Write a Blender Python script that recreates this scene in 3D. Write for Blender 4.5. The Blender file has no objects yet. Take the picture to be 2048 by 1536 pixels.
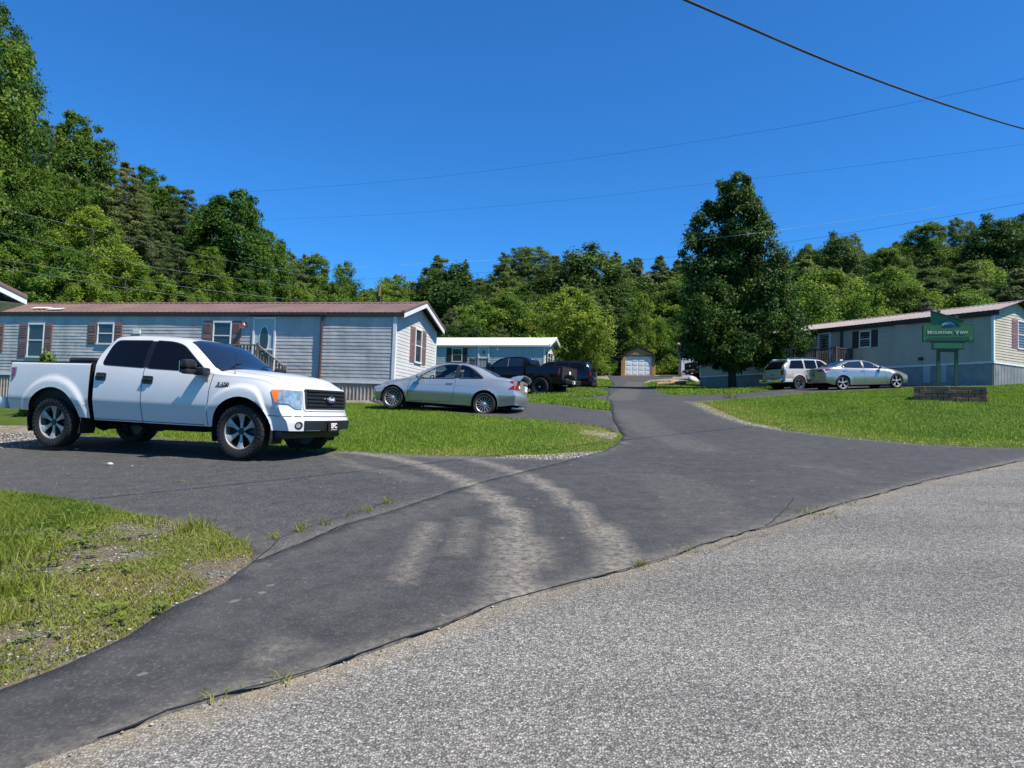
import bpy, bmesh, math, random
import numpy as np
from mathutils import Vector, Matrix, noise as mnoise
from mathutils.bvhtree import BVHTree
from mathutils.geometry import delaunay_2d_cdt
C = bpy.context.scene.collection
RAD = math.radians
rng = np.random.default_rng(7)
random.seed(7)

# ------------------------------------------------------------------ camera model (photo 2048 x 1536)
FPX = 1419.0
PITCH, ROLL = RAD(3.03), RAD(2.0)
EYE = np.array([0, 0, 1.5])
def _rx(a):
    c, s = math.cos(a), math.sin(a); return np.array([[1, 0, 0], [0, c, -s], [0, s, c]])
def _rz(a):
    c, s = math.cos(a), math.sin(a); return np.array([[c, -s, 0], [s, c, 0], [0, 0, 1]])
CAMR = _rx(math.pi / 2 + PITCH) @ _rz(ROLL)
def ray(u, v):
    return CAMR @ np.array([(u - 1024) / FPX, (768 - v) / FPX, -1.0])
def at(u, v, Y):
    d = ray(u, v); return EYE + d * Y / d[1]
def on_plane(u, v, O, n):
    d = ray(u, v); t = ((np.asarray(O) - EYE) @ n) / (d @ n); return EYE + t * d

# ------------------------------------------------------------------ terrain
SY, SX = .0867, .035
CTRL = [(484, 915.5, 10.9), (110, 892.5, 11.93), (783, 817, 19.6), (966, 831, 19.04), (1273, 752, 69),
        (1827, 801, 20.8), (1977, 802, 20.8), (1684, 779, 34), (1792, 775, 34.4), (1598, 780.5, 36.4),
        (1080, 792, 34.5), (760, 802, 24), (1987, 768, 33.1), (1400, 777, 49.4), (1088, 762, 60), (1147, 782, 44.5)]
_cp = []
for u, v, Y in CTRL:
    p = at(u, v, Y); _cp.append((p[0], p[1], p[2] - SY * p[1] - SX * p[0]))
_cp += [(-3.6, 12.55, -.14), (-7.1, 13.55, -.12), (10.9, 37.0, -.16)]
for x, y in ((0, 2), (0, 6), (-4, 5), (5, 5), (5, 9), (0, 12), (1, 16), (5, 20), (4, 26), (4, 32), (5, 40), (6, 50), (10, 13), (-9, 6), (-14, 9), (12, 9), (20, 12), (8, 58), (9, 30), (16, 16)):
    _cp.append((x, y, 0.0))
_cp = np.array(_cp)
def sm(t):
    t = np.clip(t, 0, 1); return t * t * (3 - 2 * t)
def gz(x, y):
    x = np.asarray(x, float); y = np.asarray(y, float)
    num = np.zeros(np.broadcast(x, y).shape); den = num + 1e-3
    for cx, cy, d in _cp:
        s = 1.2 + .06 * cy
        w = np.exp(-((x - cx) ** 2 + (y - cy) ** 2) / (2 * s * s))
        num = num + w * d; den = den + w
    z = SY * np.clip(y, -60, 175) + SX * np.clip(x, -60, 60) + num / den
    hb = sm((y - 84) / 95) * (2 + 10 * sm((x + 34) / 40) + 11 * sm((x - 20) / 100))
    hl = .42 * np.maximum(0, -x - 13 - .12 * np.maximum(y - 40, 0)) * sm((y - 31) / 16)
    return z + hb + np.minimum(hl, 26)
def G(u, v, lift=0.0):
    d = ray(u, v); t = (lift - 1.5) / (d[2] - SY * d[1] - SX * d[0])
    if t < 0 or t > 400: t = 60.0
    for _ in range(25):
        p = EYE + t * d
        e = p[2] - float(gz(p[0], p[1])) - lift
        t += np.clip(-e / (d[2] - SY * d[1] - SX * d[0]), -4, 4) * .8
    return EYE + t * d

# ------------------------------------------------------------------ mesh builder
def ident(): return Matrix.Identity(4)
class MB:
    def __init__(s): s.v, s.f, s.m, s.T = [], [], [], None
    def add(s, vs, fs, mi=0):
        o = len(s.v)
        if s.T is not None: vs = [tuple(s.T @ Vector(v)) for v in vs]
        s.v += [tuple(v) for v in vs]
        s.f += [tuple(i + o for i in f) for f in fs]
        s.m += [mi] * len(fs)
        return s
    def box(s, a, b, mi=0):
        x0, y0, z0 = a; x1, y1, z1 = b
        vs = [(x0, y0, z0), (x1, y0, z0), (x1, y1, z0), (x0, y1, z0), (x0, y0, z1), (x1, y0, z1), (x1, y1, z1), (x0, y1, z1)]
        return s.add(vs, [(3, 2, 1, 0), (4, 5, 6, 7), (0, 1, 5, 4), (1, 2, 6, 5), (2, 3, 7, 6), (3, 0, 4, 7)], mi)
    def rbox(s, a, b, r=.02, mi=0):
        """box with chamfered edges"""
        x0, y0, z0 = a; x1, y1, z1 = b
        r = min(r, (x1 - x0) * .49, (y1 - y0) * .49, (z1 - z0) * .49)
        bm = bmesh.new(); bmesh.ops.create_cube(bm, size=1)
        for v in bm.verts:
            v.co = Vector(((x0 + x1) / 2 + v.co.x * (x1 - x0), (y0 + y1) / 2 + v.co.y * (y1 - y0), (z0 + z1) / 2 + v.co.z * (z1 - z0)))
        bmesh.ops.bevel(bm, geom=bm.edges[:], offset=r, segments=2, affect='EDGES', profile=.5)
        bm.verts.index_update()
        s.add([v.co[:] for v in bm.verts], [[v.index for v in f.verts] for f in bm.faces], mi); bm.free(); return s
    def tube(s, pts, r, n=8, mi=0, caps=True):
        pts = [Vector(p) for p in pts]; rs = r if hasattr(r, '__len__') else [r] * len(pts)
        vs, fs = [], []
        t0 = (pts[1] - pts[0]).normalized()
        up = Vector((0, 0, 1)) if abs(t0.z) < .9 else Vector((1, 0, 0))
        a = t0.cross(up).normalized()
        for i, p in enumerate(pts):
            t = (pts[min(i + 1, len(pts) - 1)] - pts[max(i - 1, 0)]).normalized()
            a = (a - t * a.dot(t)).normalized(); b = t.cross(a)
            for k in range(n):
                q = 2 * math.pi * k / n
                vs.append(p + (a * math.cos(q) + b * math.sin(q)) * rs[i])
        for i in range(len(pts) - 1):
            for k in range(n):
                fs.append((i * n + k, i * n + (k + 1) % n, (i + 1) * n + (k + 1) % n, (i + 1) * n + k))
        if caps: fs += [tuple(range(n))[::-1], tuple((len(pts) - 1) * n + k for k in range(n))]
        return s.add(vs, fs, mi)
    def lathe(s, prof, n=32, axis='y', c=(0, 0, 0), mi=0, closed=False):
        """prof: list of (radius, offset along axis)"""
        vs, fs = [], []
        for r, h in prof:
            for k in range(n):
                q = 2 * math.pi * k / n; a, b = r * math.cos(q), r * math.sin(q)
                p = {'y': (a, h, b), 'z': (a, b, h), 'x': (h, a, b)}[axis]
                vs.append((p[0] + c[0], p[1] + c[1], p[2] + c[2]))
        m = len(prof)
        for i in range(m if closed else m - 1):
            for k in range(n):
                j = (i + 1) % m
                fs.append((i * n + k, i * n + (k + 1) % n, j * n + (k + 1) % n, j * n + k))
        return s.add(vs, fs, mi)
    def prism(s, poly, d0, d1, plane='xz', mi=0):
        """extrude a 2-D polygon; plane xz -> along y, xy -> along z, yz -> along x"""
        def P(a, b, d): return {'xz': (a, d, b), 'xy': (a, b, d), 'yz': (d, a, b)}[plane]
        n = len(poly); vs = [P(a, b, d0) for a, b in poly] + [P(a, b, d1) for a, b in poly]
        fs = [tuple(range(n))[::-1], tuple(range(n, 2 * n))] + [(i, (i + 1) % n, n + (i + 1) % n, n + i) for i in range(n)]
        return s.add(vs, fs, mi)
    def build(s, name, mats, parent=None, smooth=None, **kw):
        me = bpy.data.meshes.new(name); me.from_pydata(s.v, [], s.f)
        for m in (mats if isinstance(mats, (list, tuple)) else [mats]): me.materials.append(m)
        if any(s.m): me.polygons.foreach_set('material_index', s.m)
        bm = bmesh.new(); bm.from_mesh(me); bmesh.ops.recalc_face_normals(bm, faces=bm.faces[:]) if kw.get('recalc', True) else None
        bm.to_mesh(me); bm.free()
        if smooth is not None:
            me.polygons.foreach_set('use_smooth', [True] * len(me.polygons)); me.set_sharp_from_angle(angle=RAD(smooth))
        me.update()
        return link(name, me, parent)
def link(name, me, parent=None):
    o = bpy.data.objects.new(name, me); C.objects.link(o)
    if parent is not None: o.parent = parent
    return o
def np_mesh(name, v, f, mat, attrs=None, smooth=False):
    """v (N,3), f (M,k) numpy -> mesh datablock"""
    me = bpy.data.meshes.new(name); M, k = f.shape
    me.vertices.add(len(v)); me.vertices.foreach_set('co', np.ascontiguousarray(v, dtype=np.float32).ravel())
    me.loops.add(M * k); me.loops.foreach_set('vertex_index', np.ascontiguousarray(f, dtype=np.int32).ravel())
    me.polygons.add(M); me.polygons.foreach_set('loop_start', np.arange(0, M * k, k, dtype=np.int32))
    me.polygons.foreach_set('loop_total', np.full(M, k, dtype=np.int32))
    if smooth: me.polygons.foreach_set('use_smooth', np.ones(M, dtype=bool))
    for n, a in (attrs or {}).items():
        at_ = me.attributes.new(n, 'FLOAT', 'POINT'); at_.data.foreach_set('value', np.ascontiguousarray(a, dtype=np.float32))
    me.materials.append(mat); me.update(calc_edges=True); me.validate(); return me
def tag(o, label=None, cat=None, group=None, kind=None):
    if label: o['label'] = label
    if cat: o['category'] = cat
    if group: o['group'] = group
    if kind: o['kind'] = kind
    return o
def thing(name, label, cat, M=None, group=None):
    o = bpy.data.objects.new(name, None); C.objects.link(o); o.empty_display_size = .3
    if M is not None: o.matrix_world = M
    return tag(o, label, cat, group)
def copy_tree(o, parent=None):
    c = o.copy(); C.objects.link(c)
    if parent is not None: c.parent = parent
    for ch in o.children: copy_tree(ch, c)
    return c
def frame(O, ex, ey, ez):
    M = Matrix.Identity(4)
    for i in range(3):
        M[i][0], M[i][1], M[i][2], M[i][3] = ex[i], ey[i], ez[i], O[i]
    return M
def inpoly(px, py, poly):
    poly = np.asarray(poly); r = np.zeros(np.shape(px), bool); n = len(poly); j = n - 1
    for i in range(n):
        xi, yi = poly[i][:2]; xj, yj = poly[j][:2]
        if yi != yj: r ^= ((yi > py) != (yj > py)) & (px < (xj - xi) * (py - yi) / (yj - yi) + xi)
        j = i
    return r
def resample(poly, step, closed=True):
    out = []; n = len(poly)
    for i in range(n if closed else n - 1):
        a = np.asarray(poly[i][:2], float); b = np.asarray(poly[(i + 1) % n][:2], float)
        k = max(1, int(np.ceil(np.linalg.norm(b - a) / step)))
        out += [a + (b - a) * t / k for t in range(k)]
    if not closed: out.append(np.asarray(poly[-1][:2], float))
    return out
def cdt(outer, step, holes=(), inner=True):
    loops = [resample(outer, step)] + [resample(h, step) for h in holes]
    pts, edges = [], []
    for L in loops:
        o = len(pts); pts += [tuple(p) for p in L]; edges += [(o + i, o + (i + 1) % len(L)) for i in range(len(L))]
    if inner:
        A = np.array(outer)[:, :2]; lo, hi = A.min(0), A.max(0)
        gx, gy = np.meshgrid(np.arange(lo[0] + step / 2, hi[0], step), np.arange(lo[1] + step / 2, hi[1], step))
        gx, gy = gx.ravel(), gy.ravel(); k = inpoly(gx, gy, A)
        for h in holes: k &= ~inpoly(gx, gy, h)
        gx, gy = gx[k], gy[k]
        B = np.array(pts); keep = np.ones(len(gx), bool)
        for s0 in range(0, len(gx), 4000):
            q = np.stack([gx[s0:s0 + 4000], gy[s0:s0 + 4000]], 1)
            dm = np.full(len(q), 9e9)
            for b0 in range(0, len(B), 2000):
                dm = np.minimum(dm, ((q[:, None] - B[None, b0:b0 + 2000]) ** 2).sum(2).min(1))
            keep[s0:s0 + 4000] = dm > (step * .45) ** 2
        pts += list(zip(gx[keep].tolist(), gy[keep].tolist()))
    vo, _, fo, *_ = delaunay_2d_cdt([Vector((float(a), float(b))) for a, b in pts], edges, [], 0, 1e-6)
    V = np.array([(v.x, v.y) for v in vo]); F = np.array([f for f in fo if len(f) == 3], int)
    c = V[F].mean(1); k = inpoly(c[:, 0], c[:, 1], outer)
    for h in holes: k &= ~inpoly(c[:, 0], c[:, 1], h)
    return V, F[k]
def rpoly(pts, r, n=4):
    """round the corners of a polygon; r a number or a list"""
    out = []; N = len(pts)
    for i in range(N):
        p = np.array(pts[i], float); a = np.array(pts[i - 1], float) - p; b = np.array(pts[(i + 1) % N], float) - p
        ri = r[i] if hasattr(r, '__len__') else r
        la, lb = np.linalg.norm(a), np.linalg.norm(b); d = min(ri, la * .45, lb * .45)
        if d < 1e-4: out.append(tuple(p)); continue
        p0, p1 = p + a / la * d, p + b / lb * d
        for k in range(n + 1):
            t = k / n; out.append(tuple((1 - t) ** 2 * p0 + 2 * t * (1 - t) * p + t * t * p1))
    return out
def offset_poly(poly, d):
    P = np.array(poly, float); n = len(P)
    area = .5 * sum(P[i][0] * P[(i + 1) % n][1] - P[(i + 1) % n][0] * P[i][1] for i in range(n))
    sg = 1 if area > 0 else -1; out = []
    for i in range(n):
        e0 = P[i] - P[i - 1]; e1 = P[(i + 1) % n] - P[i]
        e0 /= np.linalg.norm(e0) + 1e-9; e1 /= np.linalg.norm(e1) + 1e-9
        n0 = np.array([e0[1], -e0[0]]) * sg; n1 = np.array([e1[1], -e1[0]]) * sg
        m = n0 + n1; m /= max(np.linalg.norm(m), .3); out.append(tuple(P[i] + m * d / max(.5, m @ n0)))
    return out
def pchip(tab):
    X = np.array([t[0] for t in tab], float); Y = np.array([t[1] for t in tab], float)
    if len(X) == 1: return lambda q: np.full(np.shape(q), Y[0])
    h = np.diff(X); d = np.diff(Y) / h; m = np.zeros(len(X)); m[0], m[-1] = d[0], d[-1]
    for i in range(1, len(X) - 1):
        m[i] = 0 if d[i - 1] * d[i] <= 0 else 2 * d[i - 1] * d[i] / (d[i - 1] + d[i])
    def f(q):
        q = np.clip(np.asarray(q, float), X[0], X[-1]); i = np.clip(np.searchsorted(X, q) - 1, 0, len(h) - 1)
        t = (q - X[i]) / h[i]; t2, t3 = t * t, t * t * t
        return (2 * t3 - 3 * t2 + 1) * Y[i] + (t3 - 2 * t2 + t) * h[i] * m[i] + (-2 * t3 + 3 * t2) * Y[i + 1] + (t3 - t2) * h[i] * m[i + 1]
    return f

# ------------------------------------------------------------------ materials
def new_mat(name):
    m = bpy.data.materials.new(name); m.use_nodes = True; nt = m.node_tree; nt.nodes.clear()
    out = nt.nodes.new('ShaderNodeOutputMaterial'); return m, nt, out
def N(nt, t, **kw):
    n = nt.nodes.new('ShaderNode' + t)
    for k, v in kw.items():
        if k.startswith('i_'): n.inputs[k[2:].replace('_', ' ')].default_value = v
        else: setattr(n, k, v)
    return n
def L(nt, a, b): nt.links.new(a, b)
def ramp(nt, src, stops, interp='LINEAR'):
    r = nt.nodes.new('ShaderNodeValToRGB'); e = r.color_ramp.elements; r.color_ramp.interpolation = interp
    while len(e) < len(stops): e.new(.5)
    for k, (p, c) in enumerate(stops):
        e[k].position = p; e[k].color = (*c, 1) if len(c) == 3 else c
    L(nt, src, r.inputs[0]); return r.outputs[0]
def mix(nt, f, a, b, bt='MIX'):
    m = nt.nodes.new('ShaderNodeMix'); m.data_type = 'RGBA'; m.blend_type = bt
    for s, v in ((m.inputs[0], f), (m.inputs[6], a), (m.inputs[7], b)):
        if hasattr(v, 'is_output'): L(nt, v, s)
        else: s.default_value = v if not hasattr(v, '__len__') else ((*v, 1) if len(v) == 3 else v)
    return m.outputs[2]
def noise(nt, scale, detail=3, vec=None, rough=.55, obj=True):
    n = N(nt, 'TexNoise'); n.inputs['Scale'].default_value = scale; n.inputs['Detail'].default_value = detail; n.inputs['Roughness'].default_value = rough
    if vec is None:
        vec = N(nt, 'TexCoord').outputs['Object'] if obj else N(nt, 'NewGeometry').outputs['Position']
    L(nt, vec, n.inputs['Vector']); return n.outputs['Fac']
def bump(nt, h, strength, dist=.02):
    b = N(nt, 'Bump'); b.inputs['Strength'].default_value = strength; b.inputs['Distance'].default_value = dist
    L(nt, h, b.inputs['Height']); return b.outputs[0]
def pbr(name, col, rough=.5, metal=0., spec=.5, coat=0., var=.0, vscale=6., bmp=0., bscale=40., dark_back=False, alt=None):
    m, nt, out = new_mat(name); p = N(nt, 'BsdfPrincipled')
    p.inputs['Roughness'].default_value = rough; p.inputs['Metallic'].default_value = metal
    p.inputs['Specular IOR Level'].default_value = spec; p.inputs['Coat Weight'].default_value = coat; p.inputs['Coat Roughness'].default_value = .04
    c = (*col, 1)
    if var:
        a2 = alt or tuple(v * (1 - var) for v in col)
        f = ramp(nt, noise(nt, vscale, 5), [(.3, (0, 0, 0)), (.7, (1, 1, 1))])
        L(nt, mix(nt, f, col, a2), p.inputs['Base Color'])
    else: p.inputs['Base Color'].default_value = c
    if bmp: L(nt, bump(nt, noise(nt, bscale, 3), bmp, .01), p.inputs['Normal'])
    if dark_back:
        d = N(nt, 'BsdfDiffuse'); d.inputs[0].default_value = (.012, .012, .013, 1)
        s = N(nt, 'MixShader'); L(nt, N(nt, 'NewGeometry').outputs['Backfacing'], s.inputs[0]); L(nt, p.outputs[0], s.inputs[1]); L(nt, d.outputs[0], s.inputs[2]); L(nt, s.outputs[0], out.inputs[0])
    else: L(nt, p.outputs[0], out.inputs[0])
    return m
def glassy(name, tint=(.5, .55, .55), trans=.6, rough=.02):
    """thin tinted pane: see-through by tint, with mirror reflection by fresnel"""
    m, nt, out = new_mat(name)
    t = N(nt, 'BsdfTransparent'); t.inputs[0].default_value = (*tint, 1)
    g = N(nt, 'BsdfGlossy'); g.inputs[0].default_value = (.95, .97, 1, 1); g.inputs['Roughness'].default_value = rough
    lw = N(nt, 'LayerWeight'); lw.inputs[0].default_value = .5; pw = N(nt, 'Math', operation='POWER'); L(nt, lw.outputs['Facing'], pw.inputs[0]); pw.inputs[1].default_value = 4.0
    fr = N(nt, 'Math', operation='MULTIPLY_ADD'); L(nt, pw.outputs[0], fr.inputs[0]); fr.inputs[1].default_value = .9; fr.inputs[2].default_value = .07
    s = N(nt, 'MixShader'); L(nt, fr.outputs[0], s.inputs[0]); L(nt, t.outputs[0], s.inputs[1]); L(nt, g.outputs[0], s.inputs[2]); L(nt, s.outputs[0], out.inputs[0])
    return m
M = {}
def setup_mats():
    M['white_paint'] = pbr('white_paint', (.60, .60, .60), .25, coat=.5, dark_back=True, var=.05, vscale=2)
    M['silver_paint'] = pbr('silver_paint', (.43, .45, .45), .26, metal=.6, coat=.8, dark_back=True)
    M['silver_paint2'] = pbr('silver_paint_warm', (.36, .37, .36), .25, metal=.7, coat=.8, dark_back=True)
    M['black_paint'] = pbr('black_paint', (.004, .004, .005), .2, coat=.45, spec=.3, dark_back=True)
    M['navy_paint'] = pbr('navy_paint', (.004, .005, .014), .2, coat=.5, spec=.3, dark_back=True)
    M['beige_paint'] = pbr('beige_paint', (.46, .44, .40), .3, metal=.35, coat=.6, dark_back=True)
    M['black_plastic'] = pbr('black_plastic', (.012, .012, .013), .42)
    M['rubber'] = pbr('tyre_rubber', (.016, .016, .017), .75, var=.4, vscale=9, bmp=.4, bscale=60)
    M['chassis'] = pbr('chassis_black', (.008, .008, .008), .8)
    M['machined'] = pbr('machined_alloy', (.36, .355, .345), .45, metal=.5)
    M['chrome'] = pbr('chrome', (.8, .8, .8), .08, metal=1)
    M['dark_alloy'] = pbr('dark_alloy', (.02, .02, .022), .3, metal=.5)
    M['tint_glass'] = pbr('dark_tinted_glass', (.004, .004, .005), .04, spec=.3)
    M['car_glass'] = glassy('car_glass', (.78, .84, .83))
    M['shield_glass'] = pbr('windscreen_glass', (.01, .016, .028), .02, spec=.8)
    M['lamp_lens'] = pbr('lamp_lens', (.55, .57, .58), .12, metal=.5, coat=1, var=.6, vscale=16)
    M['amber'] = pbr('amber_lens', (.75, .16, .01), .15, coat=1)
    M['red_lens'] = pbr('red_lens', (.26, .006, .008), .15, coat=1, var=.35, vscale=22)
    M['white_plain'] = pbr('plain_white', (.75, .75, .74), .4)
    M['seam'] = pbr('panel_gap', (.05, .05, .05), .8)
    M['seam_light'] = pbr('panel_gap_light', (.22, .23, .24), .7)
    M['blue_oval'] = pbr('blue_enamel', (.01, .025, .16), .2, coat=1)
    M['seat'] = pbr('seat_cloth', (.10, .105, .11), .9)
    M['plate_dark'] = pbr('plate_dark', (.02, .012, .014), .3)
def text_mesh(txt, size, mat, name, parent, T, depth=.004, sx=1.0, bold=0.0, align='CENTER'):
    cu = bpy.data.curves.new(name, 'FONT'); cu.body = txt; cu.size = size; cu.extrude = depth; cu.align_x = align; cu.align_y = 'CENTER'; cu.offset = bold
    o = bpy.data.objects.new('tmp', cu); C.objects.link(o)
    me = bpy.data.meshes.new_from_object(o.evaluated_get(bpy.context.evaluated_depsgraph_get()))
    bpy.data.objects.remove(o); me.transform(Matrix.Diagonal((sx, 1, 1, 1))); me.transform(T); me.materials.clear(); me.materials.append(mat); me.name = name
    return link(name, me, parent)
# ------------------------------------------------------------------ ground, road, asphalt, lawns
def pix(pts): return [tuple(G(u, v)[:2]) for u, v in pts]
def jitter(poly, step, amp, seed, closed=True):
    P = resample(poly, step, closed); out = []
    for p in P:
        n = mnoise.noise_vector(Vector((p[0] * 1.7, p[1] * 1.7, seed))) + .5 * mnoise.noise_vector(Vector((p[0] * 6, p[1] * 6, seed)))
        out.append((p[0] + n.x * amp, p[1] + n.y * amp))
    return out
def dist_polyline(px, py, line):
    d = np.full(px.shape, 1e9)
    for (ax, ay), (bx, by) in zip(line[:-1], line[1:]):
        vx, vy = bx - ax, by - ay; t = np.clip(((px - ax) * vx + (py - ay) * vy) / (vx * vx + vy * vy + 1e-9), 0, 1)
        d = np.minimum(d, np.hypot(px - ax - t * vx, py - ay - t * vy))
    return d
LANE_R = [(1377, 804), (1388, 809), (1400, 815), (1440, 833), (1500, 852), (1560, 861), (1650, 873), (1750, 883), (1850, 891), (1950, 896), (2048, 899), (2200, 903)]
ROAD_EDGE = [(-260, 1640), (45, 1536), (200, 1483), (340, 1430), (520, 1378), (700, 1322), (860, 1264), (1000, 1212), (1140, 1172), (1280, 1134), (1400, 1096), (1500, 1065), (1600, 1035), (1700, 1006), (1850, 965), (2048, 922), (2300, 872)]
WEED_S = [(-160, 1452), (0, 1387), (60, 1362), (130, 1335), (250, 1280), (350, 1216), (440, 1170), (500, 1131)]
WEED_N = [(500, 1131), (509, 1112), (490, 1092), (470, 1080), (430, 1061), (350, 1046), (250, 1030), (150, 1010), (80, 998), (0, 989), (-200, 975)]
SEAM = [(500, 1131), (600, 1092), (700, 1050), (800, 1020), (900, 985), (980, 962), (1030, 950), (1110, 930), (1160, 915)]
LAWN_S = [(566, 902), (700, 906), (800, 912), (900, 916), (1000, 917), (1100, 919), (1160, 915), (1210, 903), (1240, 885)]
LAWN_N = [(1240, 885), (1246, 872), (1238, 861), (1200, 851), (1150, 846), (1100, 841), (1000, 834), (900, 825), (820, 815), (760, 809), (700, 806)]
def mat_asphalt():
    m, nt, out = new_mat('dark_asphalt'); p = N(nt, 'BsdfPrincipled'); pos = N(nt, 'NewGeometry').outputs['Position']
    base = ramp(nt, noise(nt, .55, 5, pos), [(.3, (.026, .0265, .028)), (.7, (.048, .048, .048))])
    mid = ramp(nt, noise(nt, 5, 6, pos, .7), [(.35, (0, 0, 0)), (.75, (1, 1, 1))])
    c = mix(nt, .45, base, mix(nt, mid, (.024, .024, .025), (.088, .086, .082)))
    v = N(nt, 'TexVoronoi'); v.inputs['Scale'].default_value = 70; L(nt, pos, v.inputs['Vector'])
    sp = ramp(nt, v.outputs['Color'], [(.62, (0, 0, 0)), (.95, (1, 1, 1))])
    v2 = N(nt, 'TexVoronoi'); v2.inputs['Scale'].default_value = 26; L(nt, pos, v2.inputs['Vector'])
    sp2 = ramp(nt, v2.outputs['Color'], [(.93, (0, 0, 0)), (.96, (1, 1, 1))])
    att = N(nt, 'Attribute', attribute_name='coarse').outputs['Fac']
    mm = N(nt, 'Math', operation='MULTIPLY_ADD'); L(nt, att, mm.inputs[0]); mm.inputs[1].default_value = .45; mm.inputs[2].default_value = .16
    m2 = N(nt, 'Math', operation='MULTIPLY'); L(nt, sp, m2.inputs[0]); L(nt, mm.outputs[0], m2.inputs[1])
    c = mix(nt, m2.outputs[0], c, (.16, .155, .15))
    m3 = N(nt, 'Math', operation='MULTIPLY'); L(nt, sp2, m3.inputs[0]); m3.inputs[1].default_value = .45
    c = mix(nt, m3.outputs[0], c, (.2, .19, .175))
    dust = N(nt, 'Attribute', attribute_name='dust').outputs['Fac']
    dn = ramp(nt, noise(nt, 18, 6, pos, .75), [(.38, (.08, .08, .08)), (.60, (1, 1, 1))])
    m4 = N(nt, 'Math', operation='MULTIPLY', use_clamp=True); L(nt, dust, m4.inputs[0]); L(nt, dn, m4.inputs[1])
    c = mix(nt, m4.outputs[0], c, (.225, .20, .165))
    L(nt, c, p.inputs['Base Color']); p.inputs['Roughness'].default_value = .82; p.inputs['Specular IOR Level'].default_value = .35
    h = N(nt, 'Math', operation='ADD'); L(nt, v.outputs['Distance'], h.inputs[0]); L(nt, noise(nt, 160, 2, pos), h.inputs[1])
    L(nt, bump(nt, h.outputs[0], .55, .006), p.inputs['Normal']); L(nt, p.outputs[0], out.inputs[0]); return m
def mat_chipseal():
    m, nt, out = new_mat('grey_aggregate_road'); p = N(nt, 'BsdfPrincipled'); pos = N(nt, 'NewGeometry').outputs['Position']
    dist = N(nt, 'TexNoise'); dist.inputs['Scale'].default_value = 60; L(nt, pos, dist.inputs['Vector'])
    va = N(nt, 'VectorMath', operation='MULTIPLY_ADD'); L(nt, dist.outputs['Color'], va.inputs[0]); va.inputs[1].default_value = (.012, .012, .012); L(nt, pos, va.inputs[2])
    v = N(nt, 'TexVoronoi'); v.inputs['Scale'].default_value = 92; L(nt, va.outputs[0], v.inputs['Vector'])
    v2 = N(nt, 'TexVoronoi'); v2.inputs['Scale'].default_value = 170; L(nt, va.outputs[0], v2.inputs['Vector'])
    sep = N(nt, 'SeparateColor'); L(nt, v.outputs['Color'], sep.inputs[0])
    stone = ramp(nt, sep.outputs[0], [(0, (.12, .117, .109)), (.3, (.19, .185, .172)), (.6, (.265, .257, .24)), (.85, (.36, .348, .325)), (1, (.50, .485, .45))])
    gap = ramp(nt, v.outputs['Distance'], [(.42, (1, 1, 1)), (.68, (.48, .48, .48))])
    gap2 = ramp(nt, v2.outputs['Distance'], [(.40, (1, 1, 1)), (.70, (.62, .62, .62))])
    c = mix(nt, 1.0, mix(nt, 1.0, stone, gap, 'MULTIPLY'), gap2, 'MULTIPLY')
    big = ramp(nt, noise(nt, .9, 6, pos, .7), [(.28, (.66, .66, .67)), (.42, (.95, .95, .95)), (.75, (1.12, 1.1, 1.07))]); c = mix(nt, 1.0, c, big, 'MULTIPLY')
    dust = N(nt, 'Attribute', attribute_name='dust').outputs['Fac']
    dn = ramp(nt, noise(nt, 14, 6, pos, .75), [(.35, (.0, .0, .0)), (.62, (1, 1, 1))])
    m4 = N(nt, 'Math', operation='MULTIPLY', use_clamp=True); L(nt, dust, m4.inputs[0]); L(nt, dn, m4.inputs[1])
    c = mix(nt, m4.outputs[0], c, (.26, .205, .125))
    mp = N(nt, 'Mapping'); mp.inputs['Rotation'].default_value = (0, 0, RAD(-27)); mp.inputs['Scale'].default_value = (.12, .95, 1); L(nt, pos, mp.inputs['Vector'])
    c = mix(nt, 1.0, c, ramp(nt, noise(nt, 1.0, 4, mp.outputs[0], .6), [(.35, (.74, .74, .75)), (.65, (1.08, 1.08, 1.08))]), 'MULTIPLY')
    L(nt, c, p.inputs['Base Color']); p.inputs['Roughness'].default_value = .85; p.inputs['Specular IOR Level'].default_value = .3
    inv = N(nt, 'Math', operation='SUBTRACT'); inv.inputs[0].default_value = 1; L(nt, v.outputs['Distance'], inv.inputs[1])
    L(nt, bump(nt, inv.outputs[0], .9, .009), p.inputs['Normal']); L(nt, p.outputs[0], out.inputs[0]); return m
def mat_soil():
    m, nt, out = new_mat('grassy_soil'); p = N(nt, 'BsdfPrincipled'); pos = N(nt, 'NewGeometry').outputs['Position']
    g = ramp(nt, noise(nt, .35, 5, pos), [(.3, (.045, .085, .015)), (.55, (.075, .125, .022)), (.75, (.13, .15, .03))])
    f = ramp(nt, noise(nt, 45, 4, pos, .7), [(.3, (.35, .35, .35)), (.7, (1.25, 1.25, 1.25))]); g = mix(nt, 1.0, g, f, 'MULTIPLY')
    L(nt, g, p.inputs['Base Color']); p.inputs['Roughness'].default_value = .95; p.inputs['Specular IOR Level'].default_value = .1
    L(nt, bump(nt, noise(nt, 30, 4, pos, .7), .8, .05), p.inputs['Normal']); L(nt, p.outputs[0], out.inputs[0]); return m
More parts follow.
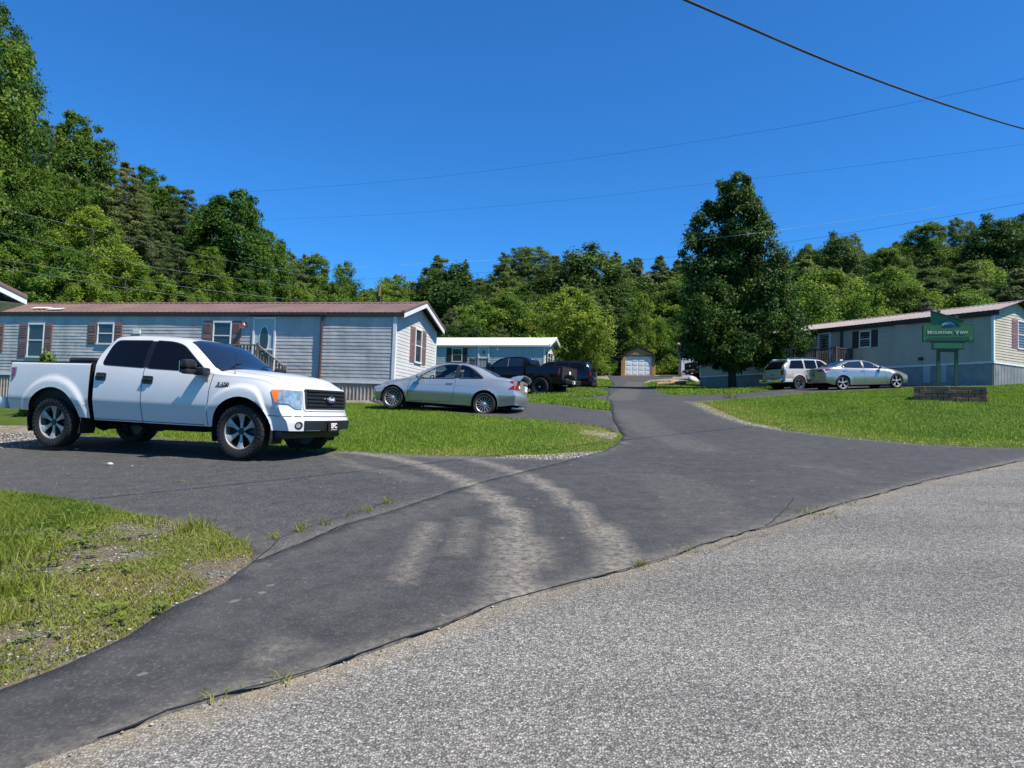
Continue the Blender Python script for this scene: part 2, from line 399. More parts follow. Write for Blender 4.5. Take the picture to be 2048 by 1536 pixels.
def mat_gravel(name, dark=False):
    m, nt, out = new_mat(name); p = N(nt, 'BsdfPrincipled'); pos = N(nt, 'NewGeometry').outputs['Position']
    v = N(nt, 'TexVoronoi'); v.inputs['Scale'].default_value = 38; L(nt, pos, v.inputs['Vector'])
    sep = N(nt, 'SeparateColor'); L(nt, v.outputs['Color'], sep.inputs[0])
    k = .55 if dark else 1.0
    st = ramp(nt, sep.outputs[0], [(0, (.13 * k, .12 * k, .11 * k)), (.5, (.33 * k, .31 * k, .28 * k)), (1, (.56 * k, .54 * k, .5 * k))])
    gap = ramp(nt, v.outputs['Distance'], [(.35, (1, 1, 1)), (.65, (.3, .28, .25))]); st = mix(nt, 1, st, gap, 'MULTIPLY')
    soil = ramp(nt, noise(nt, 3.5, 5, pos), [(.30 if dark else .42, (0, 0, 0)), (.54 if dark else .62, (1, 1, 1))])
    st = mix(nt, soil, st, (.14, .095, .055) if not dark else (.105, .08, .05))
    L(nt, st, p.inputs['Base Color']); p.inputs['Roughness'].default_value = .9
    inv = N(nt, 'Math', operation='SUBTRACT'); inv.inputs[0].default_value = 1; L(nt, v.outputs['Distance'], inv.inputs[1])
    L(nt, bump(nt, inv.outputs[0], .9, .02), p.inputs['Normal']); L(nt, p.outputs[0], out.inputs[0]); return m
def sheet(name, poly, step, lift, mat, attr=None, skirt=.03, label=None):
    V, F = cdt(poly, step); z = gz(V[:, 0], V[:, 1]) + lift
    v = np.column_stack([V, z])
    e = F[:, [1, 0]]; a = V[F]; cr = (a[:, 1, 0] - a[:, 0, 0]) * (a[:, 2, 1] - a[:, 0, 1]) - (a[:, 1, 1] - a[:, 0, 1]) * (a[:, 2, 0] - a[:, 0, 0])
    F = F.copy(); F[cr < 0] = F[cr < 0][:, ::-1]
    at_ = {k: f(V[:, 0], V[:, 1]) for k, f in (attr or {}).items()}
    if skirt:
        ed = np.concatenate([F[:, [0, 1]], F[:, [1, 2]], F[:, [2, 0]]]); key = {}
        for i, (p, q) in enumerate(ed): key.setdefault((min(p, q), max(p, q)), []).append(i)
        be = np.array([ed[l[0]] for l in key.values() if len(l) == 1]); n0 = len(v)
        idx = {b: n0 + k for k, b in enumerate(sorted(set(be.ravel())))}
        low = v[sorted(idx)].copy(); low[:, 2] -= skirt; v = np.vstack([v, low])
        sk = []
        for p, q in be: sk += [(q, p, idx[p]), (q, idx[p], idx[q])]
        F = np.vstack([F, np.array(sk)]); at_ = {k: np.concatenate([a_, a_[sorted(idx)]]) for k, a_ in at_.items()}
    o = link(name, np_mesh(name, v, F, mat, at_, smooth=False)); return tag(o, kind='structure', label=label)
def build_ground():
    # one terrain sheet, denser near the camera
    gx = np.concatenate([np.linspace(-260, -40, 45)[:-1], np.linspace(-40, 45, 171)[:-1], np.linspace(45, 300, 52)])
    gy = np.concatenate([np.linspace(-60, -6, 28)[:-1], np.linspace(-6, 62, 137)[:-1], np.linspace(62, 420, 90)])
    X, Y = np.meshgrid(gx, gy); v = np.column_stack([X.ravel(), Y.ravel(), gz(X, Y).ravel()])
    n = len(gx); i = np.arange(len(gy) - 1)[:, None] * n + np.arange(n - 1)[None]; i = i.ravel()
    f = np.column_stack([i, i + 1, i + n + 1, i + n])
    tag(link('ground', np_mesh('ground', v, f, mat_soil(), smooth=True)), kind='structure')
    asp, chip = mat_asphalt(), mat_chipseal()
    gv, gvd = mat_gravel('pale_gravel'), mat_gravel('weedy_gravel', True)
    PL = {k: pix(v) for k, v in dict(road=ROAD_EDGE, ws=WEED_S, wn=WEED_N, seam=SEAM, ls=LAWN_S, ln=LAWN_N, lr=LANE_R).items()}
    globals()['PL'] = PL
    # dusty tyre tracks dragged over the asphalt (real stains)
    tr = [([(700, 905), (760, 912), (820, 925), (880, 945), (925, 963), (965, 985), (1000, 1005), (1030, 1040), (1050, 1080), (1055, 1130), (1040, 1190)], .17, .9),
          ([(940, 918), (1000, 935), (1060, 957), (1120, 990), (1170, 1030), (1210, 1070), (1232, 1105), (1245, 1145)], .155, .8),
          ([(870, 1050), (850, 1085), (830, 1135), (815, 1160)], .14, .6),
          ([(990, 1065), (1000, 1120), (1000, 1180), (985, 1215)], .17, .55), ([(940, 1040), (930, 1080), (925, 1110)], .10, .4),
          ([(680, 930), (760, 940), (830, 962)], .18, .3), ([(640, 905), (700, 925), (740, 945)], .1, .35),
          ([(510, 1330), (560, 1305), (610, 1288)], .10, .45), ([(660, 1215), (740, 1185)], .2, .12),
          ([(1600, 935), (1680, 940), (1700, 950)], .2, .16), ([(1250, 820), (1300, 860), (1400, 900)], .6, .16), ([(1330, 960), (1400, 1000), (1420, 1040)], .6, .14),
          ([(1240, 800), (1260, 780), (1270, 765)], .9, .22), ([(560, 1100), (760, 1040), (900, 1000)], .5, .14)]
    tr = [(pix(l), w, a) for l, w, a in tr]
    edge = PL['road']
    def dust(x, y):
        d = np.zeros(x.shape)
        for l, w, a in tr:
            q = dist_polyline(x, y, l); d = np.maximum(d, a * (1 - sm((q - w * .58) / (w * .17))))
        d = np.maximum(d, .32 * (1 - sm(dist_polyline(x, y, edge) / .22)))
        d = np.maximum(d, .45 * (1 - sm(dist_polyline(x, y, PL['ls']) / .25)))
        d = np.maximum(d, .35 * (1 - sm(dist_polyline(x, y, PL['lr']) / .2)))
        return np.maximum(d, .35 * (1 - sm(dist_polyline(x, y, PL['wn']) / .16)))
    def rdust(x, y): return .75 * (1 - sm(dist_polyline(x, y, edge) / .09)) + .06
    # main road under the viewer
    rd = jitter(PL['road'], .12, .03, 3, closed=False) + [(30, 20), (60, -8), (40, -30), (-40, -30), (-30, -6)]
    tag(sheet('road', rd, .30, .006, chip, {'dust': rdust}, skirt=0), kind='structure')
    # lane into the park, its mouth spreading onto the road
    far = [(1333, 790), (1326, 788.5), (1309, 777.6), (1290, 770), (1285, 766), (1300, 760), (1345, 757), (1345, 752), (1215, 751)]
    left = [(1221, 760), (1227, 769), (1222, 775), (1210, 780), (1215, 784), (1218, 789), (1212, 796), (1216, 806), (1222, 813), (1221, 822), (1226, 840), (1238, 861), (1246, 872), (1240, 885), (1210, 903)]
    lane = pix(ROAD_EDGE[::-1]) + [PL['ws'][0]] + PL['ws'][1:] + PL['seam'][1:] + pix(left[::-1]) + pix(far[::-1]) + PL['lr']
    near = jitter(lane, .15, .028, 5)
    tag(sheet('lane', near, .16, .016, asp, {'dust': dust, 'coarse': lambda x, y: 0 * x + .25}), kind='structure')
    # driveway where the white pickup stands
    dw = PL['wn'][::-1] + PL['seam'][1:] + pix([(1100, 916), (1000, 914), (900, 912), (800, 908), (700, 902), (640, 897), (520, 894), (300, 872), (150, 871), (0, 868), (-200, 868)])
    tag(sheet('driveway', jitter(dw, .15, .03, 9), .16, .011, asp, {'dust': dust, 'coarse': lambda x, y: 0 * x + .95}), kind='structure')
    # side driveways further up
    d2 = pix([(1230, 866), (1200, 853), (1150, 848), (1100, 843), (1000, 836), (900, 827), (820, 817), (762, 811), (735, 800), (790, 795), (900, 793), (1000, 797), (1060, 806), (1133, 812), (1180, 819), (1222, 823), (1240, 835), (1262, 850)])
    tag(sheet('driveway', jitter(d2, .3, .04, 11), .35, .010, asp, {'dust': dust, 'coarse': lambda x, y: 0 * x + .6}), kind='structure')
    d3 = pix([(1230, 803), (1203, 801), (1140, 797), (1050, 790), (960, 786), (970, 775), (1090, 783), (1171, 789), (1218, 790), (1240, 795)])
    tag(sheet('driveway', jitter(d3, .4, .05, 12), .5, .009, asp, {'dust': dust, 'coarse': lambda x, y: 0 * x + .5}), kind='structure')
    d4 = pix([(1230, 787), (1212, 783), (1160, 781), (1090, 776), (1100, 766), (1180, 774), (1216, 779), (1240, 782)])
    tag(sheet('driveway', jitter(d4, .4, .05, 13), .6, .009, asp, {'dust': dust, 'coarse': lambda x, y: 0 * x + .5}), kind='structure')
    d5 = pix([(1300, 789), (1360, 791), (1430, 789), (1499, 786), (1543, 781), (1640, 774), (1800, 767), (1860, 768), (1830, 776), (1740, 780), (1692, 781), (1606, 786), (1526, 794), (1460, 800), (1377, 806), (1330, 806)])
    tag(sheet('driveway', jitter(d5, .4, .05, 14), .5, .009, asp, {'dust': dust, 'coarse': lambda x, y: 0 * x + .4}), kind='structure')
    # bare gravel and dirt
    for nm, pts, mt, st in (('gravel_patch', [(-200, 905), (-60, 903), (0, 900), (60, 896), (130, 892), (160, 889), (180, 880), (150, 866), (60, 852), (-60, 850), (-220, 850)], gv, .2),
                            ('gravel_patch', [(640, 808), (700, 806), (760, 809), (800, 803), (790, 796), (740, 792), (640, 790)], gv, .3),
                            ('gravel_patch', [(960, 917), (1100, 922), (1160, 917), (1215, 904), (1180, 903), (1100, 909), (1010, 912)], gv, .12),
                            ('gravel_patch', [(1160, 868), (1225, 880), (1234, 868), (1200, 861), (1165, 860)], gv, .15),
                            ('gravel_patch', [(1195, 757), (1228, 762), (1300, 766), (1400, 763), (1430, 757), (1380, 752), (1250, 747), (1180, 750)], gv, .8),
                            ('gravel_patch', [(1380, 804), (1404, 818), (1446, 836), (1500, 854), (1560, 863), (1560, 856), (1490, 843), (1440, 822), (1405, 806)], gv, .2),
                            ('dirt_strip', [(180, 882), (340, 889), (520, 903), (700, 909), (640, 899), (480, 888), (260, 870), (170, 872)], mat_gravel('tan_dirt', True), .2)):
        tag(sheet(nm, jitter(pix(pts), .2, .05, 21), st, .0045 if nm != 'dirt_strip' else .013, mt, skirt=0), kind='structure')
    wd = PL['ws'] + PL['wn'][1:]
    tag(sheet('verge', jitter(wd, .2, .04, 22), .12, .020, gvd, skirt=.02), kind='structure')
    # cracks and dark sealed joints
    cm = pbr('crack_black', (.008, .008, .009), .9)
    def crack(pts, w, amp, seed, lift=.021):
        P = jitter(pix(pts), .07, amp, seed, closed=False); vs, fs = [], []
        for i, p in enumerate(P):
            q = np.array(P[min(i + 1, len(P) - 1)]) - np.array(P[max(i - 1, 0)]); q = np.array([-q[1], q[0]]) / (np.linalg.norm(q) + 1e-9)
            k = w * (.5 + .9 * abs(mnoise.noise(Vector((p[0] * 7, p[1] * 7, seed)))))
            for sgn in (-1, 1):
                r = np.array(p) + q * sgn * k; vs.append((r[0], r[1], float(gz(r[0], r[1])) + lift))
        fs = [(2 * i, 2 * i + 1, 2 * i + 3, 2 * i + 2) for i in range(len(P) - 1)]
        tag(link('pavement_crack', np_mesh('pavement_crack', np.array(vs), np.array(fs), cm)), kind='structure')
    crack(SEAM[:-1], .008, .025, 31); crack(ROAD_EDGE[2:-1], .009, .035, 33)
    crack([(1222, 800), (1226, 822), (1229, 842), (1240, 858), (1247, 872)], .03, .04, 34)
    crack([(1530, 1055), (1560, 1035), (1578, 1010), (1590, 1000)], .007, .03, 36); crack([(1610, 1028), (1640, 1033), (1670, 1027)], .009, .02, 37)
    crack([(1440, 1100), (1490, 1080), (1540, 1072)], .006, .03, 38); crack([(1215, 828), (1175, 822), (1120, 816)], .015, .03, 39)
    crack([(500, 1131), (540, 1100), (560, 1080), (600, 1062), (690, 1035), (780, 1005)], .005, .03, 40)

# ------------------------------------------------------------------ grass blades, stones, weeds
def mat_blade(name, dark, light, dry):
    m, nt, out = new_mat(name); t = N(nt, 'Attribute', attribute_name='tint').outputs['Fac']
    c = ramp(nt, t, [(0, dark), (.55, light), (1, dry)])
    d = N(nt, 'BsdfPrincipled'); L(nt, c, d.inputs['Base Color']); d.inputs['Roughness'].default_value = .55; d.inputs['Specular IOR Level'].default_value = .25
    tl = N(nt, 'BsdfTranslucent'); L(nt, c, tl.inputs[0])
    s = N(nt, 'MixShader'); s.inputs[0].default_value = .35; L(nt, d.outputs[0], s.inputs[1]); L(nt, tl.outputs[0], s.inputs[2]); L(nt, s.outputs[0], out.inputs[0]); return m
def sample_poly(poly, n, r, keep=None):
    P = np.array(poly); lo, hi = P.min(0), P.max(0); out = []
    tot = 0
    while tot < n:
        q = lo + r.random((n * 2, 2)) * (hi - lo); q = q[inpoly(q[:, 0], q[:, 1], P)]
        if keep is not None: q = q[r.random(len(q)) < keep(q[:, 0], q[:, 1])]
        if len(q) == 0: break
        out.append(q); tot += len(q)
    return np.concatenate(out)[:n]
def nfield(x, y, s, seed=0.0):
    return np.array([mnoise.noise(Vector((a * s, b * s, seed))) for a, b in zip(x, y)])
def blades(xy, h, w, tint, seed, lift=0.0, lean=.45):
    r = np.random.default_rng(seed); n = len(xy)
    z = gz(xy[:, 0], xy[:, 1]) + lift; a = r.random(n) * 2 * np.pi; hh = h * (.5 + .9 * r.random(n)); ww = w * (.7 + .6 * r.random(n))
    la = r.random(n) * 2 * np.pi; ll = hh * lean * (r.random(n) ** .7) * 1.5
    b = np.column_stack([xy, z]); dx = np.column_stack([np.cos(a) * ww, np.sin(a) * ww, np.zeros(n)])
    mid = b + np.column_stack([np.cos(la) * ll * .35, np.sin(la) * ll * .35, hh * .55]); tip = b + np.column_stack([np.cos(la) * ll, np.sin(la) * ll, hh])
    v = np.stack([b - dx * .5, b + dx * .5, mid + dx * .42, mid - dx * .42, tip], 1).reshape(-1, 3)
    k = np.arange(n)[:, None] * 5
    f = np.concatenate([k + [0, 1, 2], k + [0, 2, 3], k + [3, 2, 4]]).reshape(-1, 3)
    tv = np.repeat(np.clip(tint, 0, 1), 5)
    return v, f, tv
def merge(parts):
    V, F, T, o = [], [], [], 0
    for v, f, t in parts: V.append(v); F.append(f + o); T.append(t); o += len(v)
    return np.concatenate(V), np.concatenate(F), np.concatenate(T)
def stones(xy, size, seed, lift=0.0):
    r = np.random.default_rng(seed); n = len(xy); g = (1 + 5 ** .5) / 2
    b = np.array([(1, 0, 0), (-1, 0, 0), (0, 1, 0), (0, -1, 0), (0, 0, .7), (0, 0, -.7), (.6, .6, .35), (-.6, .6, .35), (.6, -.6, .35), (-.6, -.6, .35)])
    F = np.array([(4, 6, 8), (4, 8, 9), (4, 9, 7), (4, 7, 6), (6, 0, 8), (8, 3, 9), (9, 1, 7), (7, 2, 6), (0, 6, 2), (0, 3, 8), (1, 9, 3), (1, 2, 7), (5, 0, 2), (5, 3, 0), (5, 1, 3), (5, 2, 1)])
    s = size * (.5 + r.random(n) ** 2 * 1.3); a = r.random(n) * 6.28
    v = b[None] * (1 + .35 * (r.random((n, len(b), 3)) - .5)); v = v * np.stack([s, s * (.6 + .4 * r.random(n)), s * .7], 1)[:, None]
    ca, sa = np.cos(a)[:, None], np.sin(a)[:, None]; x = v[..., 0] * ca - v[..., 1] * sa; y = v[..., 0] * sa + v[..., 1] * ca
    P = np.stack([x + xy[:, :1], y + xy[:, 1:2], v[..., 2] + (gz(xy[:, 0], xy[:, 1]) + lift + s * .15)[:, None]], -1).reshape(-1, 3)
    f = (np.arange(n)[:, None, None] * len(b) + F[None]).reshape(-1, 3)
    return P, f, np.repeat(r.random(n), len(b))
def mat_stone(name):
    m, nt, out = new_mat(name); t = N(nt, 'Attribute', attribute_name='tint').outputs['Fac']; p = N(nt, 'BsdfPrincipled')
    L(nt, ramp(nt, t, [(0, (.10, .095, .09)), (.5, (.23, .21, .19)), (1, (.42, .39, .35))]), p.inputs['Base Color']); p.inputs['Roughness'].default_value = .9
    L(nt, p.outputs[0], out.inputs[0]); return m
def build_grass():
    mg = mat_blade('lawn_blades', (.10, .185, .016), (.215, .315, .03), (.38, .36, .07))
    r = np.random.default_rng(3)
    def lawn(name, poly, n, h, w, seed, edges=(), ew=.6, lift=.0, label=None):
        xy = sample_poly(poly, n, r); k = .40 + .28 * nfield(xy[:, 0], xy[:, 1], .8, seed) + .22 * (r.random(len(xy)) - .5)
        d = np.full(len(xy), 9e9)
        for e in edges: d = np.minimum(d, dist_polyline(xy[:, 0], xy[:, 1], e))
        if edges:
            q = 1 - sm(d / ew); k = k + .58 * q; kp = r.random(len(xy)) > .45 * (1 - sm(d / (ew * .35))); xy, k, d, q = xy[kp], k[kp], d[kp], q[kp]
            hh = h * (1 - .45 * q)
        else: hh = h
        v, f, t = blades(xy, hh, w, k, seed, lift)
        return tag(link(name, np_mesh(name, v, f, mg, {'tint': t})), label, 'grass', kind='stuff')
    P = PL
    cl = P['ls'] + P['ln'][1:] + pix([(640, 806), (560, 808), (430, 830), (300, 850), (180, 866), (180, 877), (300, 879), (430, 889), (520, 899)])
    lawn('lawn_grass', cl, 95000, .040, .009, 1, [P['ls'][3:], P['ln'][:4]], 2.0, label='green mown grass between the pickup driveway and the coupe')
    # right lawn, split by distance so nearer blades are finer
    rl = P['lr'] + pix([(2300, 905), (2300, 770), (2100, 766), (1985, 770), (1900, 772), (1840, 774), (1740, 781), (1692, 782), (1606, 787), (1526, 795), (1460, 800)])
    lawn('lawn_grass', rl, 215000, .048, .013, 2, [P['lr']], 2.2, label='bright green mown lawn round the brick planter')
    for pts, n, lb in (([(1055, 804), (1133, 811), (1180, 818), (1221, 821), (1222, 813), (1215, 805), (1203, 802), (1140, 798), (1060, 792), (1000, 789), (1000, 797)], 14000, 'strip of green grass just beyond the silver coupe'),
                      ([(1120, 793), (1180, 795), (1218, 789.5), (1215, 784.5), (1171, 781.5), (1110, 778), (1060, 780), (1060, 788)], 9000, 'strip of green grass below the black pickup'),
                      ([(1150, 777.5), (1210, 779), (1226, 769.5), (1221, 761), (1197, 758), (1150, 757), (1120, 766)], 8000, 'small grass patch beside the lane behind the dark wagon'),
                      ([(1326, 788), (1309, 777.6), (1290, 769), (1305, 763), (1400, 763), (1500, 766), (1560, 776), (1530, 781), (1499, 785.5), (1430, 788.5), (1360, 790.5)], 24000, 'grass under and around the tall pear tree')):
        lawn('lawn_grass', pix(pts), n, .09, .03, 5 + n % 7, [], label=lb)
    # weedy verge at lower left
    mw = mat_blade('verge_blades', (.06, .13, .012), (.19, .235, .03), (.28, .235, .075))
    wd = P['ws'] + P['wn'][1:]
    def keep(x, y):
        a = nfield(x, y, 1.1, 4.2) + .55 * nfield(x, y, 3.2, 9.1); left = sm((-3.0 - x) / 1.2)
        return np.clip(.58 + 1.6 * (a + .06) + .5 * left, .05, 1)
    xy = sample_poly(wd, 60000, r, keep); left = sm((-3.2 - xy[:, 0]) / 1.2)
    t = .62 + .35 * nfield(xy[:, 0], xy[:, 1], 1.6, 2) + .3 * (r.random(len(xy)) - .5) - .35 * left
    parts = [blades(xy, .022 + .032 * left, .006, t, 11, .02, 1.2)]
    for u, v, n, s in ((385, 1068, 170, .12), (455, 1098, 110, .07), (300, 1050, 60, .06), (10, 1130, 500, .12), (20, 1060, 350, .11), (30, 1190, 250, .10), (0, 1250, 150, .08), (100, 893, 60, .22), (120, 891, 40, .16)):
        c = G(u, v)[:2]; q = c + r.normal(size=(n, 2)) * (.09 if n < 300 else .28); parts.append(blades(q, s, .007, .4 + .35 * r.random(n), n, .02, .7))
    v, f, t = merge(parts); tag(link('verge_grass', np_mesh('verge_grass', v, f, mw, {'tint': t})), 'patchy yellow green weeds over gravel at the lower left', 'grass', kind='stuff')
    # broad-leaved weeds
    bl = []
    for _ in range(60):
        u, v_ = r.uniform(0, 330), r.uniform(1030, 1300)
        if r.random() < .5: u, v_ = r.normal(130, 40), r.normal(1090, 28)
        c = G(u, v_)[:2]
        if not inpoly(np.array([c[0]]), np.array([c[1]]), np.array(wd))[0]: continue
        n = r.integers(6, 12); a = r.random(n) * 6.28; rr = .015 + .05 * r.random(n); q = c + np.column_stack([np.cos(a), np.sin(a)]) * rr[:, None]
        z = gz(q[:, 0], q[:, 1]) + .03 + .05 * r.random(n); s = .014 + .018 * r.random(n)
        ctr = np.column_stack([q, z]); rad = np.column_stack([np.cos(a), np.sin(a), .25 * np.ones(n)]); tan = np.column_stack([-np.sin(a), np.cos(a), .3 * (r.random(n) - .5)])
        vv = np.stack([ctr - rad * s[:, None], ctr + tan * s[:, None] * .65, ctr + rad * s[:, None], ctr - tan * s[:, None] * .65], 1).reshape(-1, 3)
        k = np.arange(n)[:, None] * 4; bl.append((vv, np.concatenate([k + [0, 1, 2], k + [0, 2, 3]]).reshape(-1, 3), np.repeat(.2 + .3 * r.random(n), 4)))
    v, f, t = merge(bl); tag(link('broadleaf_weeds', np_mesh('broadleaf_weeds', v, f, mw, {'tint': t})), 'low broad leaved weeds in the grass at the lower left', 'weeds', kind='stuff')
    # tufts growing through cracks and along the road edge
    parts = []
    for u, v_, n, s, e in ((550, 1080, 40, .05, .05), (602, 1064, 60, .07, .06), (652, 1053, 34, .05, .05), (735, 1026, 44, .05, .07), (775, 1010, 44, .06, .07), (700, 1040, 12, .04, .05), (360, 967, 20, .03, .06), (1700, 1012, 20, .04, .1), (1620, 1030, 60, .04, .25), (1380, 1105, 30, .03, .15), (1285, 1137, 34, .05, .06), (560, 1368, 16, .04, .06), (430, 1404, 14, .03, .08), (1970, 945, 20, .04, .2), (1463, 797, 90, .22, .3)):
        c = G(u, v_)[:2]; q = c + r.normal(size=(n, 2)) * e * .5; parts.append(blades(q, s, .006 if s < .2 else .02, .5 + .45 * r.random(n), n + 50, .018, .9))
    v, f, t = merge(parts); tag(link('crack_weeds', np_mesh('crack_weeds', v, f, mw, {'tint': t})), 'small tufts of grass growing out of the asphalt cracks', 'weeds', kind='stuff')
    # loose stones
    ms = mat_stone('loose_stone'); parts = []
    parts.append(stones(sample_poly(wd, 4200, r), .009, 1, .021))
    parts.append(stones(sample_poly(pix([(-100, 900), (0, 899), (130, 891), (160, 884), (130, 868), (-100, 860)]), 3500, r), .016, 2, .006))
    e = resample(P['road'], .02, closed=False); e = np.array(e); e = e[r.random(len(e)) < .5]; parts.append(stones(e + r.normal(size=e.shape) * .06, .006, 3, .012))
    e = np.array(resample(P['lr'], .05, closed=False)); parts.append(stones(e + r.normal(size=e.shape) * .12, .014, 4, .012))
    parts.append(stones(sample_poly(pix([(980, 917), (1100, 921), (1160, 916), (1208, 904), (1100, 910)]), 900, r), .016, 5, .006))
    parts.append(stones(sample_poly(pix([(-100, 985), (200, 1010), (500, 1120), (900, 980), (1100, 925), (700, 910), (0, 905)]), 150, r), .007, 6, .014))
    v, f, t = merge(parts); tag(link('loose_stones', np_mesh('loose_stones', v, f, ms, {'tint': t})), 'pale loose stones scattered over verge and road edges', 'gravel', kind='stuff')
    # some bigger ones on the tarmac, each its own
    for u, v_, s in ((220, 931, .035), (264, 934, .028), (153, 900, .02), (1180, 1288, .0), ):
        if s: 
            c = G(u, v_)[:2][None]; v, f, t = stones(c, s, int(u), .012); t[:] = .9
            tag(link('stone', np_mesh('stone', v, f, ms, {'tint': t})), {220: 'largest white stone on the asphalt before the pickup', 264: 'white stone on asphalt right of the largest one', 153: 'small pale stone just below the pickup rear wheel'}[u], 'stone')
# ------------------------------------------------------------------ vehicles
class Body:
    """lofted car shell; x forward, y left, z up, wheels on z = 0, origin midway between the axles"""
    def __init__(s, sp):
        s.sp = sp; s.tr = .36 if sp.get('dx', .04) < .035 else .85; T = {k: pchip(sp[k]) for k in ('bot', 'belt', 'wbelt', 'wmax', 'rail', 'wrail', 'top', 'zcr')}
        x0, x1 = sp['x0'], sp['x1']; n = int((x1 - x0) / sp.get('dx', .04))
        X = sorted(set([round(v, 4) for v in np.linspace(x0, x1, n)] + list(sp.get('cuts', []))))
        xs = [X[0]]
        for v in X[1:]:
            if v - xs[-1] > .008 or v in sp.get('cuts', []): xs.append(v)
        X = np.array(xs); nA, nB, nC = sp.get('rows', (14, 8, 8)); s.nA, s.nB, s.nC = nA, nB, nC
        zb, ze, we, wm, zr, wr, zt, zc = (T[k](X) for k in ('bot', 'belt', 'wbelt', 'wmax', 'rail', 'wrail', 'top', 'zcr'))
        zt = np.maximum(zt, zr); zt[0] = zr[0]; zt[-1] = zr[-1]; zc = np.minimum(np.maximum(zc, zb + .02), ze - .02)
        h1 = nA // 2; Y = np.zeros((len(X), nA + nB + nC + 1)); Z = np.zeros_like(Y); pu, tuck = sp.get('pu', 1.9), sp.get('tuck', .05)
        for j in range(nA + 1):
            if j <= h1: t = j / h1; z = zb + (zc - zb) * t; y = wm - tuck * (1 - t) ** sp.get('tp', 2)
            else: t = (j - h1) / (nA - h1); z = zc + (ze - zc) * t; y = wm - (wm - we) * t ** pu
            Y[:, j], Z[:, j] = y, z
        q = sm((zr - ze) / .22)
        for j in range(1, nB + 1):
            t = j / nB; yr = wr + (we - wr) * np.cos(t * np.pi / 2); zr_ = ze + (zr - ze) * np.sin(t * np.pi / 2)
            yg = we + (wr - we) * t + sp.get('bulge', .02) * np.sin(np.pi * t); zg = ze + (zr - ze) * t
            Y[:, nA + j] = yr * (1 - q) + yg * q; Z[:, nA + j] = zr_ * (1 - q) + zg * q
        pT = pchip(sp.get('ptop', [(0, 2.4)]))(X)
        for j in range(1, nC + 1):
            t = np.sin(j / nC * np.pi / 2); u = 1 - t; Y[:, nA + nB + j] = wr * u; Z[:, nA + nB + j] = zr + (zt - zr) * (1 - u ** pT)
        Xg = np.repeat(X[:, None], Y.shape[1], 1)
        s.X, s.Xg, s.Yg, s.Zg = X, Xg, Y, Z; nr = Y.shape[1]; s.nr = nr
        cap = sp.get('cap', 7); V = []; idx = {}
        def addgrid(x, y, z, tagname):
            o = len(V); a, b = x.shape
            for i in range(a):
                for j in range(b): V.append((x[i, j], y[i, j], z[i, j]))
            return lambda i, j: o + i * b + j
        F, tags = [], []
        for side in (1, -1):
            g = addgrid(Xg, Y * side, Z, 'b')
            for i in range(len(X) - 1):
                for j in range(nr - 1):
                    f = (g(i, j), g(i + 1, j), g(i + 1, j + 1), g(i, j + 1)); F.append(f if side == -1 else f[::-1]); tags.append(('ABC'[(j >= nA) + (j >= nA + nB)], (X[i] + X[i + 1]) / 2, j, side))
            for e, nm in ((0, 'R'), (-1, 'F')):
                jj = nA + nB + 1; tt = np.linspace(1, 0, cap + 1)
                cy = Y[e, :jj][None] * tt[:, None]; cz = np.repeat(Z[e, :jj][None], cap + 1, 0); cx = np.full_like(cy, X[e])
                g = addgrid(cx, cy * side, cz, nm)
                for i in range(cap):
                    for j in range(jj - 1):
                        f = (g(i, j), g(i + 1, j), g(i + 1, j + 1), g(i, j + 1)); F.append(f if (side == 1) != (nm == 'F') else f[::-1]); tags.append((nm, X[e], j, side))
        V = np.array(V); s.tags = tags; V = s.warp(V)
        F = np.array(F)
        # wheel arches
        keep = np.ones(len(F), bool); isA = np.array([t[0] == 'A' for t in tags])
        for xw, zw, R in sp['arches']:
            d = np.hypot(V[:, 0] - xw, (V[:, 2] - zw)); ins = (d < R) & (V[:, 2] < zw + R) & (np.abs(V[:, 1]) > .5 * max(wm)); below = ins | ((np.abs(V[:, 0] - xw) < R) & (V[:, 2] < zw) & (np.abs(V[:, 1]) > .5 * max(wm)))
            keep &= ~(isA & below[F].all(1))
            usedA = np.unique(F[isA & keep]); mv = np.zeros(len(V), bool); mv[usedA] = True; mv &= below
            for k in np.where(mv)[0]:
                if V[k, 2] >= zw:
                    a = math.atan2(V[k, 2] - zw, V[k, 0] - xw); V[k, 0] = xw + R * math.cos(a); V[k, 2] = zw + R * math.sin(a)
                else: V[k, 0] = xw + R * (1 if V[k, 0] > xw else -1)
        s.V, s.F, s.keep = V, F, keep
        s.bvh = BVHTree.FromPolygons([tuple(v) for v in V], [tuple(f) for f in F[keep]])
        s.root = None
    def warp(s, V):
        sp = s.sp; x, y, z = V[:, 0].copy(), V[:, 1].copy(), V[:, 2].copy(); ay = np.abs(y)
        for xw, zw, R, amp, band in sp.get('flares', []):
            d = np.hypot(x - xw, np.maximum(z - zw, (z - zw) * .6)); k = amp * (1 - sm((d - R - band * (1 - s.tr)) / (band * s.tr))) * (ay > .6 * ay.max()) * sm((z - zw + .5) / .2)
            y += np.sign(y) * k
        W = sp.get('W', ay.max())
        if 'front' in sp:
            xa, kf, pk, prof = sp['front']; s1 = sm((x - xa) / (sp['x1'] - xa)); x1 = x - kf * s1 * np.minimum(ay / W, 1.05) ** pk
            x = x1 + pchip(prof)(z) * sm((V[:, 0] - (sp['x1'] - .45)) / .45)
        if 'rear' in sp:
            xa, kf, pk, prof = sp['rear']; s1 = sm((xa - V[:, 0]) / (xa - sp['x0'])); x = x + kf * s1 * np.minimum(ay / W, 1.05) ** pk
            x = x + pchip(prof)(z) * sm(((sp['x0'] + .45) - V[:, 0]) / .45)
        return np.column_stack([x, y, z])
